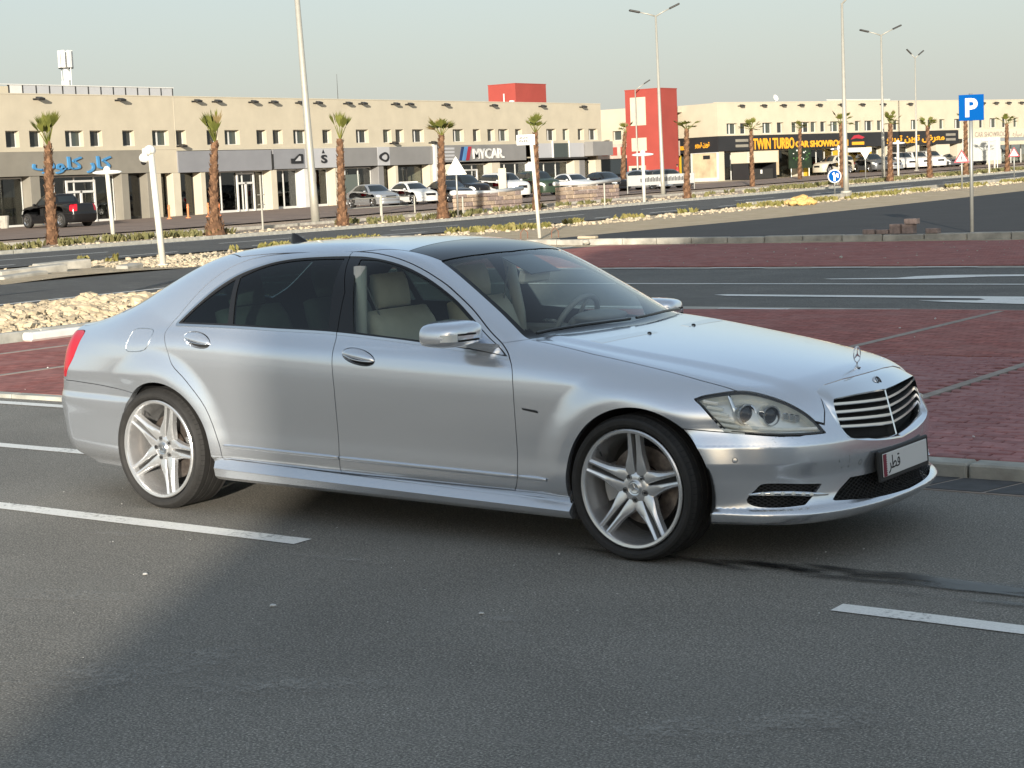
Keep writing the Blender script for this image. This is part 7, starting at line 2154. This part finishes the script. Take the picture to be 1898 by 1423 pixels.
# badge on the wing, antenna, vents, wipers
y = on_side(-.56, .683)
b = MB(); b.prism([(-.606, .694), (-.600, .684), (-.515, .672), (-.512, .677), (-.522, .684)], 0, .004, Matrix.Translation((0, -y + .001, 0)) @ Matrix.Rotation(math.pi / 2, 4, 'X'))
b.build('wing_badge', M['plastic'], CAR)
def on_top(x, y):
    zz = np.linspace(1.6, .6, 800)
    f = field(np.stack([np.full(800, x), np.full(800, abs(y)), zz], 1))
    return float(zz[np.argmax(f < 0)])
ax_, az_ = -2.83, on_top(-2.83, 0)
b = MB(); n = 12; V, Fs = [], []
for i, (t, w, l, sh) in enumerate(((0, .028, .075, 0), (.018, .024, .060, -.010), (.036, .016, .042, -.026), (.052, .009, .024, -.040), (.062, .004, .010, -.050))):
    V += [(ax_ + sh + l * math.cos(2 * math.pi * k / n), w * math.sin(2 * math.pi * k / n), az_ - .004 + t) for k in range(n)]
for i in range(4): Fs += [(i * n + k, i * n + (k + 1) % n, (i + 1) * n + (k + 1) % n, (i + 1) * n + k) for k in range(n)]
Fs.append(tuple(4 * n + k for k in range(n)))
b.add(V, Fs); b.build('antenna_fin', M['trim'], CAR, True)
HO = bpy.data.objects['bonnet']
hs = half(hood, lambda V: V[:, 0] + .1)
for poly in (np.array([(-.405, .60), (-.335, .145), (-.285, .16), (-.335, .60)]),):
    v = inside(hs, poly, XY)
    for side in (-1, 1): emit('bonnet_vent', panel(v, .0012, .003), M['satin'], HO, side)
for s in (-1, 1):
    b = MB()
    pts = [(-.53 - .13 * abs(t) ** 1.6, s * (.03 + .66 * abs(t)), on_top(-.55 - .12 * abs(t) ** 1.6, .03 + .62 * abs(t)) + .012) for t in np.linspace(0, 1, 10)]
    b.tube(pts, .0075, 6)
    b.build('wiper', M['trim'], CAR)
for (x, yy) in ((-.30, .22), (-.30, -.22)):
    b = MB(); b.sphere((x, yy, on_top(x, yy) + .002), (.013, .010, .008), 8, 5); b.build('washer_jet', M['plastic'], HO, True)
# ------------------------------------------------------------------ cabin
cab = MB().box(-3.3, -.62, -.74, .74, .30, .34).build('cabin_floor', M['dash'], CAR)
def cushion(b, pts, w, yc, r=.05):                         # padded slab along a profile line of (x, z)
    n = len(pts); V, Fs = [], []
    ys = [-w / 2, -w / 2 + r * .35, -w / 2 + r, 0, w / 2 - r, w / 2 - r * .35, w / 2]
    prof = []
    for i, (x, z, t) in enumerate(pts):
        x0, z0, _ = pts[max(i - 1, 0)]; x1, z1, _ = pts[min(i + 1, n - 1)]
        d = Vector((x1 - x0, z1 - z0)).normalized(); nn_ = Vector((-d.y, d.x))
        prof.append((x, z, nn_, t))
    m = len(ys) * 2
    for x, z, nn_, t in prof:
        ring = []
        for j, yv in enumerate(ys):
            e = (.25, .75, .97, 1, .97, .75, .25)[j]
            ring.append((x + nn_.x * t * e, yc + yv, z + nn_.y * t * e))
        for j, yv in reversed(list(enumerate(ys))):
            e = (.25, .75, .97, 1, .97, .75, .25)[j]
            ring.append((x - nn_.x * t * e, yc + yv, z - nn_.y * t * e))
        V += ring
    for i in range(n - 1): Fs += [(i * m + k, i * m + (k + 1) % m, (i + 1) * m + (k + 1) % m, (i + 1) * m + k) for k in range(m)]
    Fs += [tuple(range(m))[::-1], tuple((n - 1) * m + k for k in range(m))]
    b.add(V, Fs)
for (x0, name) in ((-1.62, 'front_seat'), (-2.72, 'rear_seat')):
    for yc in (-.37, .37):
        b = MB()
        cushion(b, [(x0 + .52, .50, .03), (x0 + .50, .56, .075), (x0 + .30, .585, .09), (x0 + .05, .565, .09), (x0 - .02, .55, .06)], .54, yc)
        cushion(b, [(x0 - .02, .56, .05), (x0 - .05, .66, .085), (x0 - .10, .85, .085), (x0 - .17, 1.03, .07), (x0 - .205, 1.105, .04)], .52, yc)
        S0 = b.build(name, M['beige'], CAR, True)
        b = MB(); cushion(b, [(x0 - .205, 1.125, .03), (x0 - .215, 1.17, .05), (x0 - .235, 1.25, .055), (x0 - .245, 1.305, .03)], .27, yc, .06)
        b.build('headrest', M['beige'], S0, True)
b = MB(); V, Fs = [], []
for i, (x, z) in enumerate(((-.52, .99), (-.66, 1.00), (-.80, 1.005), (-.93, .985), (-1.00, .93), (-1.03, .84), (-.98, .70), (-.98, .45))):
    for j in range(9):
        yv = -.72 + .18 * j
        V.append((x - .05 * (1 - (yv / .72) ** 2) * (i > 2), yv, z + .012 * (j in (5, 6, 7)) * (2 <= i <= 4) - .03 * abs(yv / .72) ** 3))
for i in range(7): Fs += [(i * 9 + j, i * 9 + j + 1, (i + 1) * 9 + j + 1, (i + 1) * 9 + j) for j in range(8)]
b.add(V, Fs); b.build('dashboard', M['dash'], CAR, True)
b = MB(); b.sphere((-.97, .37, 1.02), (.13, .19, .035), 14, 8); b.build('instrument_hood', M['dash'], CAR, True)
b = MB()
Mx = Matrix.Translation((-1.14, .37, .965)) @ Matrix.Rotation(R_(-62), 4, 'Y')
b.tube([(.185 * math.cos(a), .185 * math.sin(a), 0) for a in np.linspace(0, 2 * math.pi, 33)], .016, 8, False, Mx)
b.lathe([(0, -.03), (.06, -.03), (.055, .02), (0, .03)], 16, Mx)
for a in (0, math.pi, -math.pi / 2): b.tube([(.05 * math.cos(a), .05 * math.sin(a), 0), (.18 * math.cos(a), .18 * math.sin(a), 0)], .012, 6, True, Mx)
b.build('steering_wheel', M['dash'], CAR, True)
rfi = inside(top, np.array([(-1.33, -.2), (-1.33, .56), (-3.0, .56), (-3.0, -.2)]), XY)
emit('headliner', panel(rfi, -.045, 0), M['headliner'], CAR, 0)
b = MB(); b.cbox(-.02, .02, -.13, .13, -.035, .035, .014, Matrix.Translation((-1.145, 0, 1.265)) @ Matrix.Rotation(.15, 4, 'Y')); b.build('interior_mirror', M['headliner'], CAR)
wsn = half(ws, lambda V: .13 + (V[:, 0] + 1.19) * .9 - .0 + V[:, 1] * .0 if False else np.maximum(V[:, 1] - .14 - .10 * (-1.05 - V[:, 0] < .0), V[:, 0] + 1.06))
emit('sensor_shroud', panel(wsn, -.010, .004), M['trim'], CAR, 0)
for s in (-1, 1):
    b = MB(); b.tube([(-1.80, s * .66, 1.36), (-1.77, s * .72, 1.0), (-1.76, s * .74, .5)], .035, 8); b.build('door_pillar', M['headliner'], CAR, True)
    b = MB(); b.tube([(-1.79, s * .655, 1.30), (-1.75, s * .50, .95), (-1.6, s * .28, .62)], [.004, .004, .004], 6); b.build('seat_belt', M['dash'], CAR)
    b = MB(); b.cbox(-2.9, -.75, -.03, .03, -.33, 0, .02, Matrix.Translation((0, s * .80, .93))); b.build('door_card', M['dash'], CAR)
    b = MB(); b.cbox(-1.3, -.98, -.012, .012, -.06, .06, .01, Matrix.Translation((.06, s * .36, 1.345)) @ Matrix.Rotation(.45, 4, 'Y') @ Matrix.Translation((.3, 0, -.42)) if False else Matrix.Translation((0, 0, -9)));
